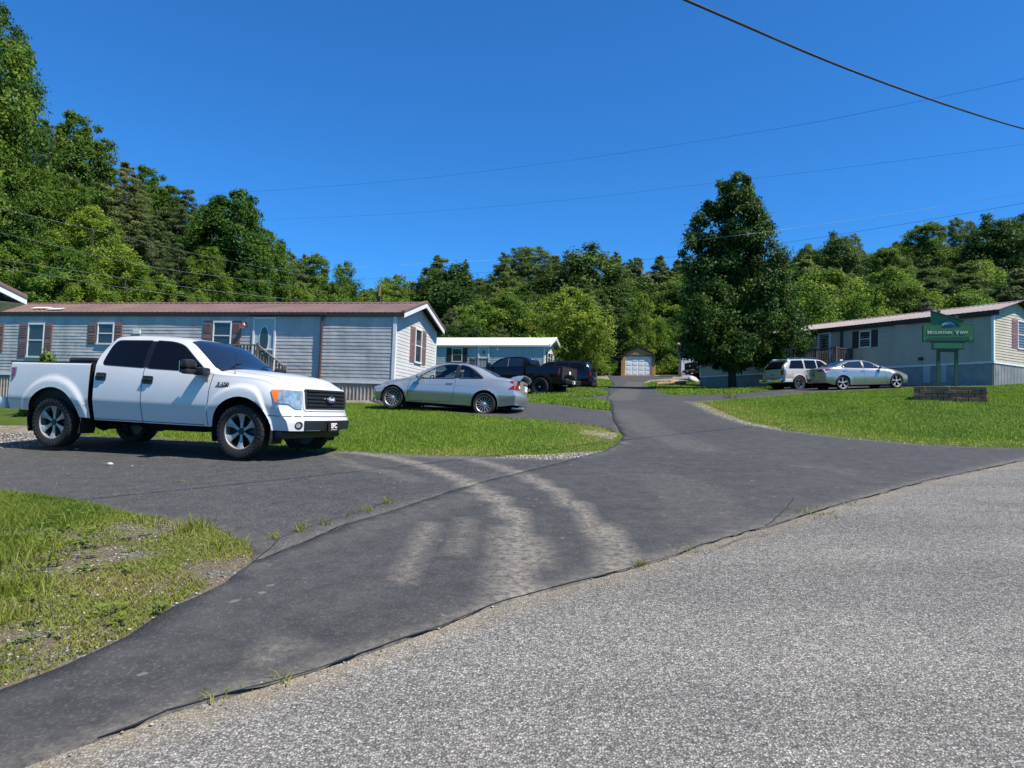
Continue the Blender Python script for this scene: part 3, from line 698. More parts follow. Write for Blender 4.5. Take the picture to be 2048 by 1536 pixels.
    def parts(s, root, paint, rules, name='body', smooth=38, mats=None):
        """rules: list of (part name, predicate(group, x, row, side)); the rest is the body"""
        lab = [None] * len(s.F)
        for k, (g, x, j, sd) in enumerate(s.tags):
            if not s.keep[k]: lab[k] = ''; continue
            for nm, pr in rules:
                if pr(g, x, j, sd): lab[k] = nm; break
        out = {}
        order = [name] + [r[0] for r in rules if r[0] != name] + (['+'] if name in [r[0] for r in rules] else [])
        for nm in order:
            key = None if nm == name else (name if nm == '+' else nm)
            nm = name if nm == '+' else nm
            ii = [k for k in range(len(s.F)) if lab[k] == key]
            if nm.startswith('_') or not ii: continue
            f = s.F[ii]; u, inv = np.unique(f, return_inverse=True); me = bpy.data.meshes.new(nm.split('#')[0]); me.from_pydata([tuple(v) for v in s.V[u]], [], [tuple(r) for r in inv.reshape(f.shape)])
            bm = bmesh.new(); bm.from_mesh(me); bmesh.ops.remove_doubles(bm, verts=bm.verts[:], dist=1e-4); bmesh.ops.dissolve_degenerate(bm, edges=bm.edges[:], dist=1e-4); bm.to_mesh(me); bm.free()
            me.materials.append((mats or {}).get(nm, paint)); me.polygons.foreach_set('use_smooth', [True] * len(me.polygons)); me.set_sharp_from_angle(angle=RAD(smooth)); me.update()
            out[nm] = link(nm.split('#')[0], me, root)
        return out
    def hit(s, p, axis):
        a = {'L': (Vector((p[0], 4, p[1])), Vector((0, -1, 0))), 'Rt': (Vector((p[0], -4, p[1])), Vector((0, 1, 0))), 'T': (Vector((p[0], p[1], 4)), Vector((0, 0, -1))),
             'F': (Vector((6, p[0], p[1])), Vector((-1, 0, 0))), 'B': (Vector((-6, p[0], p[1])), Vector((1, 0, 0)))}[axis]
        h = s.bvh.ray_cast(*a)
        if h[0] is None:
            h = s.bvh.find_nearest({'L': Vector((p[0], .9, p[1])), 'Rt': Vector((p[0], -.9, p[1])), 'T': Vector((p[0], p[1], 1.2)), 'F': Vector((2.2, p[0], p[1])), 'B': Vector((-2.2, p[0], p[1]))}[axis])
        n = h[1] if h[1].dot(a[1]) < 0 else -h[1]
        return h[0], n, -a[1]
    def patch(s, name, poly, axis, mat, off=.004, step=.06, parent=None, hole=None, thick=.0, smooth=30, along=None):
        V, F = cdt(poly, step, holes=[hole] if hole else ()); vs = []
        fc = []
        for p in V:
            h, n, ax = s.hit(p, axis); vs.append(h + (n if along is None else ax) * off); fc.append(n.dot(ax))
        mb = MB(); k = len(vs); fs = [tuple(f) for f in F]
        if axis in ('L', 'Rt'):
            xe = (s.sp['x0'] + .45, s.sp['x1'] - .45); g_ = [f for f in fs if all(fc[i] > .3 or xe[0] < vs[i].x < xe[1] for i in f)]; fs = g_ or fs
            pa = {}
            def fd(i):
                while pa.setdefault(i, i) != i: i = pa[i]
                return i
            for f in fs:
                for i in f[1:]: pa[fd(i)] = fd(f[0])
            cn = {}
            for f in fs: cn[fd(f[0])] = cn.get(fd(f[0]), 0) + 1
            bg = max(cn, key=cn.get); fs = [f for f in fs if fd(f[0]) == bg]
        # orient outward
        a, b, c = (Vector(vs[i]) for i in fs[0]); h, n, ax = s.hit(V[fs[0][0]], axis)
        if (b - a).cross(c - a).dot(ax) < 0: fs = [f[::-1] for f in fs]
        mb.add(vs, fs)
        if thick:
            ed = {}
            for f in fs:
                for i in range(3):
                    e = (f[i], f[(i + 1) % 3]); ed[tuple(sorted(e))] = None if tuple(sorted(e)) in ed else e
            be = [e for e in ed.values() if e]; low = {}
            for e in be:
                for i in e:
                    if i not in low:
                        h, n, ax = s.hit(V[i], axis); mb.v.append(tuple(Vector(vs[i]) - (n if along is None else ax) * thick)); low[i] = len(mb.v) - 1
            for i, j in be: mb.f.append((j, i, low[i], low[j])); mb.m.append(0)
        us = sorted({i for f in mb.f for i in f}); ix = {a: b for b, a in enumerate(us)}; mb.v = [mb.v[a] for a in us]; mb.f = [tuple(ix[i] for i in f) for f in mb.f]
        return mb.build(name, mat, parent, smooth=smooth, recalc=False)
def both(f):
    for ax, sg in (('L', 1), ('Rt', -1)): f(ax, sg)
def seam(b, pts, axis, w=.008, mat=None, parent=None, off=.002):
    """thin dark panel gap along an open polyline; folded into one mesh per call"""
    P = resample(pts, .08, closed=False); vs, fs = [], []
    for i, p in enumerate(P):
        d = np.array(P[min(i + 1, len(P) - 1)]) - np.array(P[max(0, i - 1)]); d = np.array([-d[1], d[0]]) / (np.linalg.norm(d) + 1e-9) * w * .5
        for sg in (1, -1):
            h, n, ax = b.hit(np.array(p) + d * sg, axis); vs.append(h + n * off)
    return vs, [(2 * i, 2 * i + 1, 2 * i + 3, 2 * i + 2) for i in range(len(P) - 1)]
def seams(b, lines, parent, mat, w=.008, name='panel_gap'):
    for pts, ax in lines: MB().add(*seam(b, pts, ax, w)).build(name, mat, parent, recalc=False)
def wheel(parent, x, y, R, width, rim, style, side, mats, z=None, steer=0, name='wheel', tread=0):
    """rim mesh is the wheel, tyre and hub are its pieces; side +1 faces +y"""
    z = R if z is None else z; Tm = Matrix.Translation((x, y, z)) @ Matrix.Rotation(steer, 4, 'Z') @ (Matrix.Identity(4) if side > 0 else Matrix.Rotation(math.pi, 4, 'Z'))
    hw = width / 2; ty = MB(); n = 48
    ty.T = Tm
    ty.lathe([(rim, -hw * .8), (rim + .02, -hw * .95), (R * .93, -hw), (R * .985, -hw * .8), (R, -hw * .55), (R, hw * .55), (R * .985, hw * .8), (R * .93, hw), (rim + .035, hw * .97), (rim + .004, hw * .86), (rim - .005, hw * .55)], n)
    if tread:
        for k in range(tread):
            a = 2 * math.pi * k / tread
            for (y0, y1, da) in ((-.95, -.55, 0), (-.45, -.05, .4), (.05, .45, 0), (.55, .95, .4)):
                q = a + da * 2 * math.pi / tread; w_ = math.pi / tread * .72; r0, r1 = R * .97, R * 1.018; vs = []
                for rr in (r0, r1):
                    for yy in (y0, y1):
                        for sg in (-1, 1):
                            dz = 0 if abs(yy) < .9 else -.012
                            vs.append(((rr + dz) * math.cos(q + sg * w_), yy * hw, (rr + dz) * math.sin(q + sg * w_)))
                ty.add(vs, [(4, 5, 7, 6), (0, 1, 5, 4), (2, 3, 7, 6), (0, 2, 6, 4), (1, 3, 7, 5)])
            q = a; vs = []
            for rr, yy in ((R * .84, hw * 1.0), (R * .97, hw * .99)):
                for sg in (-1, 1):
                    for dy in (0, .012): vs.append((rr * math.cos(q + sg * w_ * .8), yy - .012 + dy + .008, rr * math.sin(q + sg * w_ * .8)))
            ty.add(vs, [(1, 3, 7, 5), (0, 1, 5, 4), (2, 3, 7, 6), (4, 5, 7, 6), (0, 1, 3, 2)])
    rm = MB(); rm.T = Tm
    f = hw * .78
    rm.lathe([(rim, -hw * .8), (rim - .012, f - .10), (rim - .01, f), (rim, f + .01), (rim + .006, f - .02)], n, mi=style.get('lip', 0))
    rm.lathe([(rim - .012, f - .11), (.05, f - .09), (.0005, f - .09)], n, mi=1)
    ns, wh, wr_, dsh, dpt = style['n'], style['wh'], style['wr'], style.get('dish', .02), style.get('depth', .035)
    for k in range(ns):
        for off in style.get('split', (0,)):
            a = 2 * math.pi * k / ns + math.pi / 2; st = []
            for t in np.linspace(0, 1, 5):
                rr = style.get('hub', .06) * .8 + (rim - .012 - style.get('hub', .06) * .8) * t; wd = (wh + (wr_ - wh) * t ** style.get('pw', 1.6)) / 2; yy = f - dsh * (1 - abs(2 * t - 1)) * .4 - dsh * (1 - t)
                c = Vector((math.cos(a + off * t), 0, math.sin(a + off * t))); tn = Vector((-c.z, 0, c.x))
                st.append([c * rr + tn * wd + Vector((0, yy - .012, 0)), c * rr + tn * wd * .72 + Vector((0, yy, 0)), c * rr - tn * wd * .72 + Vector((0, yy, 0)), c * rr - tn * wd + Vector((0, yy - .012, 0)), c * rr - tn * wd + Vector((0, yy - dpt, 0)), c * rr + tn * wd + Vector((0, yy - dpt, 0))])
            vs = [p for ring in st for p in ring]; fs = []; fm = []
            for i in range(4):
                for j in range(6): fs.append((i * 6 + j, i * 6 + (j + 1) % 6, (i + 1) * 6 + (j + 1) % 6, (i + 1) * 6 + j)); fm.append(0 if j in (0, 1, 2) else 1)
            o = len(rm.f); rm.add(vs, fs, 0); rm.m[o:] = fm
    w = rm.build(name, [mats[0], mats[1]], parent, smooth=35)
    ty.build('tyre', M['rubber'], w, smooth=35)
    hb = MB(); hb.T = Tm; hr = style.get('hub', .06); hb.lathe([(hr, f - dsh - .03), (hr, f - dsh + .008), (hr * .8, f - dsh + .016), (.0005, f - dsh + .016)], 20)
    hb.build('hub_cap', mats[2], w, smooth=35); return w
def liner(parent, arches, w, depth=.34, mat=None):
    for xw, zw, R in arches:
        for sg in (1, -1):
            mb = MB(); vs, fs = [], []; n = 20
            for i in range(n + 1):
                a = -.35 + (math.pi + .7) * i / n
                for yy in (w - .012, w - depth): vs.append((xw + (R + .004) * math.cos(a), yy * sg, zw + (R + .004) * math.sin(a)))
            vs.append((xw, (w - depth) * sg, zw))
            fs = [(2 * i, 2 * i + 1, 2 * i + 3, 2 * i + 2) for i in range(n)] + [(2 * i + 1, len(vs) - 1, 2 * i + 3) for i in range(n)]
            mb.add(vs, fs).build('wheel_well', M['chassis'], parent, recalc=False)
def arch_trim(b, arches, band, off, mat, parent, sides=('L', 'Rt'), name='arch_trim', a0=-.25):
    for xw, zw, R in arches:
        for ax in sides:
            mb = MB(); n = 26; vs, fs = [], []
            for i in range(n + 1):
                a = a0 + (math.pi - 2 * a0) * i / n; c, s_ = math.cos(a), math.sin(a)
                h, nn, axv = b.hit((xw + (R + band) * c, zw + (R + band) * s_), ax); h2, n2, _ = b.hit((xw + (R + .012) * c, zw + (R + .012) * s_), ax)
                yi = h2 + axv * off; vs += [h + axv * .003, h + axv * off, yi, Vector((xw + R * c, yi.y, zw + R * s_)), Vector((xw + R * c, yi.y - axv.y * (.06 + off), zw + R * s_))]
            for i in range(n):
                for j in range(4): fs.append((i * 5 + j, i * 5 + j + 1, (i + 1) * 5 + j + 1, (i + 1) * 5 + j))
            mb.add(vs, fs).build(name, mat, parent, smooth=50)
def mirror(parent, x, y, z, sx, sy, sz, side, mat, arm=.12, glass=True, name='side_mirror'):
    mb = MB(); s = side
    mb.rbox((x - sx / 2, min(s * (y + arm), s * (y + arm + sy)), z - sz / 2), (x + sx / 2, max(s * (y + arm), s * (y + arm + sy)), z + sz / 2), min(sx, sz) * .32)
    mb.rbox((x - sx * .2, min(s * (y - .05), s * (y + arm + .02)), z - sz * .38), (x + sx * .3, max(s * (y - .05), s * (y + arm + .02)), z - sz * .1), .01)
    o = mb.build(name, mat, parent, smooth=40)
    g = MB(); xx = x - sx / 2 - .003; g.add([(xx, s * (y + arm + .015), z - sz * .4), (xx, s * (y + arm + sy - .015), z - sz * .4), (xx, s * (y + arm + sy - .015), z + sz * .4), (xx, s * (y + arm + .015), z + sz * .4)], [(0, 1, 2, 3)])
    if glass: g.build('mirror_glass', M['chrome'], o, recalc=False)
    return o
def interior(parent, rows, floor, xr, w, belt, dash=None, wheel_at=None, mat='seat'):
    """cabin seen through the glass: seats, dashboard, steering wheel"""
    mb = MB(); x0, x1 = xr; mb.box((x0, -w, floor - .05), (x1, w, floor)); 
    for sg in (1, -1): mb.box((x0, sg * w - .01, floor), (x1, sg * w + .01, belt - .04))
    if dash: mb.rbox((dash - .1, -w + .02, floor + .2), (dash + .45, w - .02, belt - .03), .06)
    mb.build('cabin', M['chassis'], parent, smooth=40)
    for x, cnt in rows:
        for k in range(cnt):
            y = [.36, -.36][k] if cnt == 2 else 0; hw = .24 if cnt == 2 else w - .1
            m2 = MB(); m2.rbox((x - .05, y - hw, floor), (x + .45, y + hw, floor + .24), .06)
            m2.T = Matrix.Translation((x - .05, 0, floor + .2)) @ Matrix.Rotation(RAD(-14), 4, 'Y'); m2.rbox((-.12, y - hw, -.02), (.04, y + hw, .46), .06)
            for yy in ([y] if cnt == 2 else [-.36, .36]): m2.rbox((-.1, yy - .12, .48), (.0, yy + .12, .62), .05); m2.rbox((-.06, yy - .05, .48), (-.03, yy + .05, .56), .01)
            m2.T = None; m2.build('seat', M[mat], parent, smooth=40)
    if wheel_at:
        st = MB(); cx, cy, cz = wheel_at; pts = [(cx - .08 * math.cos(a) , cy + .18 * math.sin(a), cz + .17 * math.cos(a)) for a in np.linspace(0, 2 * np.pi, 21)]
        st.tube(pts, .014, 6, caps=False); st.tube([(cx, cy, cz), (cx + .25, cy, cz - .12)], .03, 6); st.box((cx - .01, cy - .17, cz - .02), (cx + .01, cy + .17, cz + .03)); st.build('steering_wheel', M['black_plastic'], parent, smooth=40)
def plate(parent, x, y, z, w, h, back, lines, nrm, name='licence_plate', mat=None, ink=None):
    """nrm +1 faces forward (+x), -1 faces back"""
    mb = MB(); mb.rbox((x - .006, y - w / 2, z - h / 2), (x + .006, y + w / 2, z + h / 2), .004); o = mb.build(name, back, parent)
    for txt, size, dz in lines:
        T = Matrix.Translation((x + nrm * .007, y, z + dz)) @ Matrix(((0, 0, nrm, 0), (nrm, 0, 0, 0), (0, 1, 0, 0), (0, 0, 0, 1)))
        text_mesh(txt, size, ink, 'plate_lettering', o, T, .002, bold=.004)
    return o
def pose(Pf, Pr, near, half, lat):
    ex = np.array(Pf, float) - np.array(Pr, float); wb = np.linalg.norm(ex); ex /= wb
    n = np.array([-SX, -SY, 1.0]); ey = np.cross(n, ex); ey[2] = 0; ey /= np.linalg.norm(ey); ey[2] = lat; ey -= ex * (ey @ ex); ey /= np.linalg.norm(ey); ez = np.cross(ex, ey)
    return frame((np.array(Pf) + np.array(Pr)) / 2 - ey * near * half, ex, ey, ez), wb
def mk(loc, w, h): return [(loc[0] - w, loc[1] - h), (loc[0] + w, loc[1] - h), (loc[0] + w, loc[1] + h), (loc[0] - w, loc[1] + h)]

# ---- white crew-cab pickup -------------------------------------------------------
def bed_shell(root, x0, x1, W, ztop, zbot, arches, flares, paint, inner, dxf=.04, zcr=.8, tail=.0):
    """open cargo bed: outer sides with arches, rails, inner walls, floor, tailgate"""
    sp = dict(x0=x0, x1=x1, dx=dxf, bot=zbot, belt=[(x0, ztop - .03), (x1, ztop - .03)], wbelt=[(x0, W - .03)], wmax=[(x0, W)], rail=[(x0, ztop)], wrail=[(x0, W - .055)], top=[(x0, ztop)], zcr=[(x0, zcr)],
              arches=arches, flares=flares, rows=(26, 3, 3), tuck=.07, tp=1.2, pu=2.2, W=W, rear=(x0 + .35, .05, 5, [(0, .0), (.6, 0), (ztop, tail)]))
    b = Body(sp); o = b.parts(root, paint, [('tailgate', lambda g, x, j, s: g == 'R'), ('_top', lambda g, x, j, s: g == 'C'), ('_front', lambda g, x, j, s: g == 'F'), ('bed_side', lambda g, x, j, s: s == -1)], name='bed_side')
    o['cargo_bed'] = o['tailgate']
    mb = MB(); w = W - .07
    mb.box((x0 + .05, -w, .62), (x1, w, .66)); mb.box((x0 + .02, -w, .62), (x0 + .07, w, ztop)); mb.box((x1 - .03, -w, .62), (x1, w, ztop))
    for sg in (1, -1):
        mb.box((x0 + .02, min(sg * w, sg * (w - .04)), .62), (x1, max(sg * w, sg * (w - .04)), ztop - .002))
    mb.build('bed_liner', inner, o['cargo_bed']); rl = MB()
    for sg in (1, -1): rl.rbox((x0 + .02, min(sg * (W - .12), sg * (W - .045)), ztop - .005), (x1, max(sg * (W - .12), sg * (W - .045)), ztop + .022), .008)
    rl.rbox((x0 + .015, -W + .12, ztop - .005), (x0 + .07, W - .12, ztop + .022), .008); rl.build('bed_rail_cap', M['black_plastic'], o['cargo_bed'], smooth=40)
    return b, o
def underbody(root, x0, x1, axles, w, z, lift, diff=True):
    mb = MB()
    for sg in (1, -1): mb.box((x0, sg * .42 - .05, z - .09), (x1, sg * .42 + .05, z + .06))
    mb.box((x0 + .05, -w * .86, z + .05), (x1 - .05, w * .86, z + .10))
    for xa in axles:
        mb.tube([(xa, -w * .8, lift), (xa, w * .8, lift)], .05, 8)
        if diff: mb.lathe([(.02, -.16), (.13, -.1), (.17, 0), (.13, .1), (.02, .16)], 12, 'y', (xa, .08, lift))
    mb.rbox((-.9, .12, z - .26), (.3, .40, z - .02), .04); mb.tube([(1.1, -.2, z - .08), (-.4, -.25, z - .1), (-1.4, -.3, z - .04), (x0 + .1, -.55, z - .02)], .04, 8); mb.rbox((.7, -.35, z - .2), (1.5, .35, z + .05), .05)
    mb.build('chassis', M['chassis'], root, smooth=40)
def build_white_pickup():
    Mx, wb = pose(at(484, 915.5, 10.9), at(110, 892.5, 11.93), -1, .88, .018)
    root = thing('pickup_truck', 'white lifted crew cab pickup with black grille and knobbly tyres', 'pickup truck', Mx)
    pt = M['white_paint']; ar = [(1.835, .41, .525), (-1.835, .43, .56)]
    fl = [(1.835, .41, .525, .036, .20), (-1.835, .43, .56, .036, .19)]
    W = .985
    cab = Body(dict(x0=-1.06, x1=2.80, dx=.026, cuts=[-.03, 1.24, 1.30], rows=(28, 10, 10), W=.99, tuck=.085, tp=1.2, pu=2.4, bulge=.018,
        bot=[(-1.06, .475), (1.30, .455), (1.42, .47), (2.25, .44), (2.8, .44)],
        belt=[(-1.06, 1.375), (0, 1.335), (1.0, 1.275), (1.25, 1.255), (2.0, 1.215), (2.5, 1.13), (2.8, 1.03)],
        wbelt=[(-1.06, .93), (1.2, .925), (1.9, .91), (2.5, .88), (2.8, .84)],
        wmax=[(-1.06, .985), (2.2, .985), (2.8, .96)],
        zcr=[(-1.06, .80), (1.3, .78), (2.0, .86), (2.8, .80)],
        rail=[(-1.06, 1.76), (-.95, 1.83), (-.7, 1.862), (-.3, 1.872), (.25, 1.842), (.62, 1.775), (.9, 1.60), (1.14, 1.42), (1.28, 1.325), (1.45, 1.297), (2.0, 1.258), (2.5, 1.175), (2.8, 1.08)],
        wrail=[(-1.06, .70), (-.6, .715), (.3, .71), (.62, .705), (.9, .765), (1.14, .815), (1.28, .85), (1.9, .84), (2.5, .80), (2.8, .76)],
        top=[(-1.06, 1.77), (-.95, 1.86), (-.7, 1.905), (-.3, 1.918), (.2, 1.895), (.52, 1.845), (.72, 1.78), (1.0, 1.60), (1.24, 1.44), (1.36, 1.392), (1.6, 1.372), (2.1, 1.325), (2.5, 1.262), (2.68, 1.205), (2.8, 1.09)],
        ptop=[(-1.1, 3.2), (.5, 3.2), (.9, 2.2), (1.5, 3.2), (2.8, 3.0)],
        arches=ar[:1], flares=fl[:1], front=(1.95, .30, 3.2, [(.40, .03), (.58, .04), (.66, .0), (.75, -.03), (1.05, -.05), (1.2, -.12)]),
        rear=(-.75, .07, 4, [(1.2, 0), (1.4, .0), (1.8, .12)])))
    A = cab.nA
    o = cab.parts(root, pt, [('front_door#L', lambda g, x, j, s: g == 'A' and -.03 < x < 1.24 and j >= 1 and s == 1), ('front_door#R', lambda g, x, j, s: g == 'A' and -.03 < x < 1.24 and j >= 1 and s == -1),
        ('rear_door#L', lambda g, x, j, s: g == 'A' and -1.0 < x < -.03 and j >= 1 and s == 1), ('rear_door#R', lambda g, x, j, s: g == 'A' and -1.0 < x < -.03 and j >= 1 and s == -1),
        ('hood', lambda g, x, j, s: g == 'C' and x > 1.33)], name='cab')
    body = o['cab']
    bb, ob = bed_shell(root, -2.86, -1.09, .985, 1.395, [(-2.86, .60), (-2.3, .585), (-1.4, .52), (-1.09, .50)], ar[1:], fl[1:], pt, M['chassis'], .026, .80, .03)
    # glass
    w1 = rpoly([(-.875, 1.392), (-.80, 1.785), (-.06, 1.785), (-.06, 1.355)], [.06, .12, .02, .02]); w2 = rpoly([(.045, 1.348), (.045, 1.785), (.34, 1.772), (.55, 1.722), (1.10, 1.322), (1.02, 1.29), (.93, 1.312)], [.02, .02, .1, .1, .03, .03, .05])
    bp = [(-.06, 1.355), (-.06, 1.785), (.045, 1.785), (.045, 1.348)]
    def sides(ax, sg):
        d1 = o['rear_door#' + ('L' if sg > 0 else 'R')]; d2 = o['front_door#' + ('L' if sg > 0 else 'R')]
        cab.patch('window_trim', offset_poly(w1, .018), ax, M['black_plastic'], .003, .08, d1); cab.patch('window', w1, ax, M['tint_glass'], .007, .08, d1)
        cab.patch('window_trim', offset_poly(w2, .018), ax, M['black_plastic'], .003, .08, d2); cab.patch('window', w2, ax, M['tint_glass'], .007, .08, d2)
        cab.patch('door_pillar', bp, ax, M['dark_alloy'], .009, .08, d2)
        for d, hx, hz in ((d1, -.86, 1.185), (d2, .075, 1.15)):
            cab.patch('door_handle', rpoly([(hx - .1, hz - .062), (hx + .1, hz - .07), (hx + .1, hz + .06), (hx - .1, hz + .066)], .03), ax, M['black_plastic'], .014, .05, d, thick=.014)
            h = cab.hit((hx, hz), ax)[0]; mb = MB(); mb.rbox((hx - .085, h.y - .01 + (sg > 0) * .0 if sg > 0 else h.y - .045, hz - .018), (hx + .075, h.y + .045 if sg > 0 else h.y + .01, hz + .022), .015); mb.build('handle_grip', M['black_plastic'], d, smooth=40)
        cab.patch('headlight', rpoly([(2.325, 1.045), (2.60, 1.053), (2.60, .845), (2.42, .855)], .02), ax, M['lamp_lens'], .014, .03, root)
        cab.patch('turn_signal', rpoly([(2.325, 1.045), (2.44, 1.05), (2.47, .86), (2.43, .857)], .015), ax, M['amber'], .018, .03, root)
        cab.patch('headlight', rpoly([(sg * .655, 1.05), (sg * .875, 1.045), (sg * .87, .85), (sg * .755, .77), (sg * .655, .77)], .015), 'F', M['lamp_lens'], .012, .04, root, along=1)
        # towing mirror: two stacked pods on an arm
        mb = MB(); mb.rbox((1.02, min(sg * .93, sg * 1.10), 1.24), (1.24, max(sg * .93, sg * 1.10), 1.36), .03); mb.rbox((.97, min(sg * 1.04, sg * 1.30), 1.25), (1.11, max(sg * 1.04, sg * 1.30), 1.33), .035); mb.rbox((.96, min(sg * 1.06, sg * 1.31), 1.335), (1.10, max(sg * 1.06, sg * 1.31), 1.475), .05)
        mr = mb.build('side_mirror', M['black_plastic'], root, smooth=40); gl = MB(); gl.box((.953, min(sg * 1.09, sg * 1.29), 1.27), (.958, max(sg * 1.09, sg * 1.29), 1.45)); gl.build('mirror_glass', M['chrome'], mr)
        ln = [([(-.03, .47), (-.03, 1.34)], ax), ([(1.24, .47), (1.25, 1.0), (1.285, 1.27)], ax), ([(1.24, .475), (-.03, .487), (-1.0, .495)], ax), ([(2.25, .665), (2.31, .663), (2.5, .66)], ax), ([(1.42, .74), (1.30, .735)], ax), ([(-1.0, .76), (-.03, .75), (1.24, .735)], ax)]
        seams(cab, ln[:4], root, M['seam'], .012)
        # badge on the fender
        h, n, a_ = cab.hit((1.50, 1.115), ax); T = Matrix.Translation(h + Vector((0, sg * .012, 0))) @ (Matrix(((1, 0, 0, 0), (0, 0, -1, 0), (0, 1, 0, 0), (0, 0, 0, 1))) if sg < 0 else Matrix(((-1, 0, 0, 0), (0, 0, 1, 0), (0, 1, 0, 0), (0, 0, 0, 1)))) @ Matrix.Rotation(RAD(-1 if sg < 0 else 1), 4, 'Z')
        text_mesh('F-150', .075, M['chassis'], 'fender_badge', root, T, .004, sx=1.2, bold=.002)
        mb = MB(); q = h.y + sg * .008; mb.box((1.36, min(q, q + sg * .006), 1.075), (1.64, max(q, q + sg * .006), 1.083)); mb.build('badge_bar', M['chassis'], root)
        bb.patch('tail_light', rpoly([(-2.90, 1.30), (-2.655, 1.315), (-2.665, 1.165), (-2.80, .995), (-2.90, .99)], .02), ax, M['seam_light'], .004, .06, root); 
        bb.patch('tail_lens', rpoly([(-2.90, 1.285), (-2.675, 1.295), (-2.68, 1.17), (-2.90, 1.165)], .012), ax, M['red_lens'], .009, .06, root); bb.patch('tail_lens', rpoly([(-2.90, 1.135), (-2.70, 1.14), (-2.81, 1.01), (-2.90, 1.005)], .012), ax, M['red_lens'], .009, .06, root)
        seams(bb, [([(-2.86, .775), (-2.36, .765)], ax), ([(-1.32, .70), (-1.10, .71)], ax)], root, M['seam_light'], .01)
        h, n, a_ = cab.hit((1.165, 1.165), ax); s2 = MB(); s2.box((1.11, min(h.y + sg * .003, h.y + sg * .006), 1.12), (1.21, max(h.y + sg * .003, h.y + sg * .006), 1.145)); s2.box((1.165, min(h.y + sg * .003, h.y + sg * .006), 1.145), (1.21, max(h.y + sg * .003, h.y + sg * .006), 1.19)); s2.build('door_sticker', M['seam_light'], d2)
    both(sides)
    ws = rpoly([(.615, .655), (1.245, .80), (1.34, .50), (1.375, 0), (1.34, -.50), (1.245, -.80), (.615, -.655), (.545, -.35), (.525, 0), (.545, .35)], .05)
    cab.patch('windscreen', ws, 'T', M['shield_glass'], .006, .07, root)
    cab.patch('cowl', rpoly([(1.25, .78), (1.36, .82), (1.44, .45), (1.46, 0), (1.44, -.45), (1.36, -.82), (1.25, -.78), (1.345, -.48), (1.38, 0), (1.345, .48)], .02), 'T', M['black_plastic'], .005, .06, root)
    cab.patch('rear_window', rpoly([(-.62, 1.40), (.62, 1.40), (.56, 1.74), (-.56, 1.74)], .06), 'B', M['tint_glass'], .006, .07, root)
    wp = MB()
    for y0, y1 in ((-.62, -.02), (.12, .66)): wp.tube([(1.37, y0, 1.395), (1.22, (y0 + y1) / 2, 1.47), (1.17, y1, 1.475)], .010, 6)
    wp.build('wiper', M['black_plastic'], root)
    an = MB(); an.tube([(1.6, -.83, 1.25), (1.59, -.83, 1.62)], .004, 6); an.lathe([(.03, 0), (.022, .02), (.005, .04)], 10, 'z', (1.6, -.83, 1.262)); an.build('antenna', M['chassis'], root)
    seams(cab, [([(1.45, .70), (2.0, .735), (2.45, .70), (2.62, .62), (2.66, .52)], 'T'), ([(1.45, -.70), (2.0, -.735), (2.45, -.70), (2.62, -.62), (2.66, -.52)], 'T')], root, M['seam'], .009)
    # face: grille, bumper, plate
    gr = rpoly([(-.595, .775), (.595, .775), (.615, 1.085), (-.615, 1.085)], .03)
    cab.patch('grille_surround', offset_poly(gr, .03), 'F', pt, .012, .08, root, thick=.02, along=1); g = cab.patch('grille', gr, 'F', M['chassis'], .018, .08, root, along=1)
    sl = MB()
    for k in range(5):
        zz = .815 + k * .057; vs = []; n = 14
        for i in range(n + 1):
            y = -.565 + 1.13 * i / n; x = cab.hit((y, zz), 'F')[0].x + .012
            vs += [(x, y, zz - .008), (x + .02, y, zz + .004), (x + .018, y, zz + .022), (x, y, zz + .028)]
        sl.add(vs, [(i * 4 + j, i * 4 + j + 1, (i + 1) * 4 + j + 1, (i + 1) * 4 + j) for i in range(n) for j in range(3)])
    sl.build('grille_slats', M['dark_alloy'], g, smooth=30)
    xo = cab.hit((0, .935), 'F')[0].x + .055; ov = MB(); el = lambda a, b, x0, x1, m: ov.prism([(a * math.cos(t), .935 + b * math.sin(t)) for t in np.linspace(0, 2 * np.pi, 33)[:-1]], x0, x1, 'yz', m)
    el(.125, .052, xo - .02, xo, 0); el(.113, .043, xo, xo + .004, 1); em = ov.build('oval_emblem', [M['chrome'], M['blue_oval']], root)
    text_mesh('Ford', .07, M['white_plain'], 'emblem_script', em, Matrix.Translation((xo + .005, 0, .937)) @ Matrix(((0, 0, 1, 0), (1, 0, 0, 0), (0, 1, 0, 0), (0, 0, 0, 1))) @ Matrix.Shear('XZ', 4, (0, 0)), .002, sx=1.1, bold=.002)
    seams(cab, [([(-.93, .66), (0, .66), (.93, .66)], 'F')], root, M['seam'], .016)
    cab.patch('bumper_insert', rpoly([(-.66, .415), (.66, .415), (.67, .60), (-.67, .60)], .03), 'F', M['black_plastic'], .012, .08, root, thick=.012, along=1)
    cab.patch('bumper_corner', rpoly([(.56, .395), (.9, .43), (.9, .455), (.66, .43)], .01), 'F', M['black_plastic'], .01, .08, root, along=1)
    for sg in (1, -1):
        p = rpoly([(sg * .75 + .06 * math.cos(t), .525 + .06 * math.sin(t)) for t in np.linspace(0, 2 * np.pi, 17)[:-1]], .001); cab.patch('fog_lamp', p, 'F', M['chassis'], .008, .04, root, along=1)
        p = [(sg * .765 + .036 * math.cos(t), .525 + .036 * math.sin(t)) for t in np.linspace(0, 2 * np.pi, 13)[:-1]]; cab.patch('fog_lens', p, 'F', M['lamp_lens'], .014, .04, root, along=1)
    xp = cab.hit((0, .52), 'F')[0].x + .035; plate(root, xp, 0, .51, .33, .165, M['plate_dark'], [('EFC', .105, .005)], 1, 'front_plate', ink=M['white_plain'])
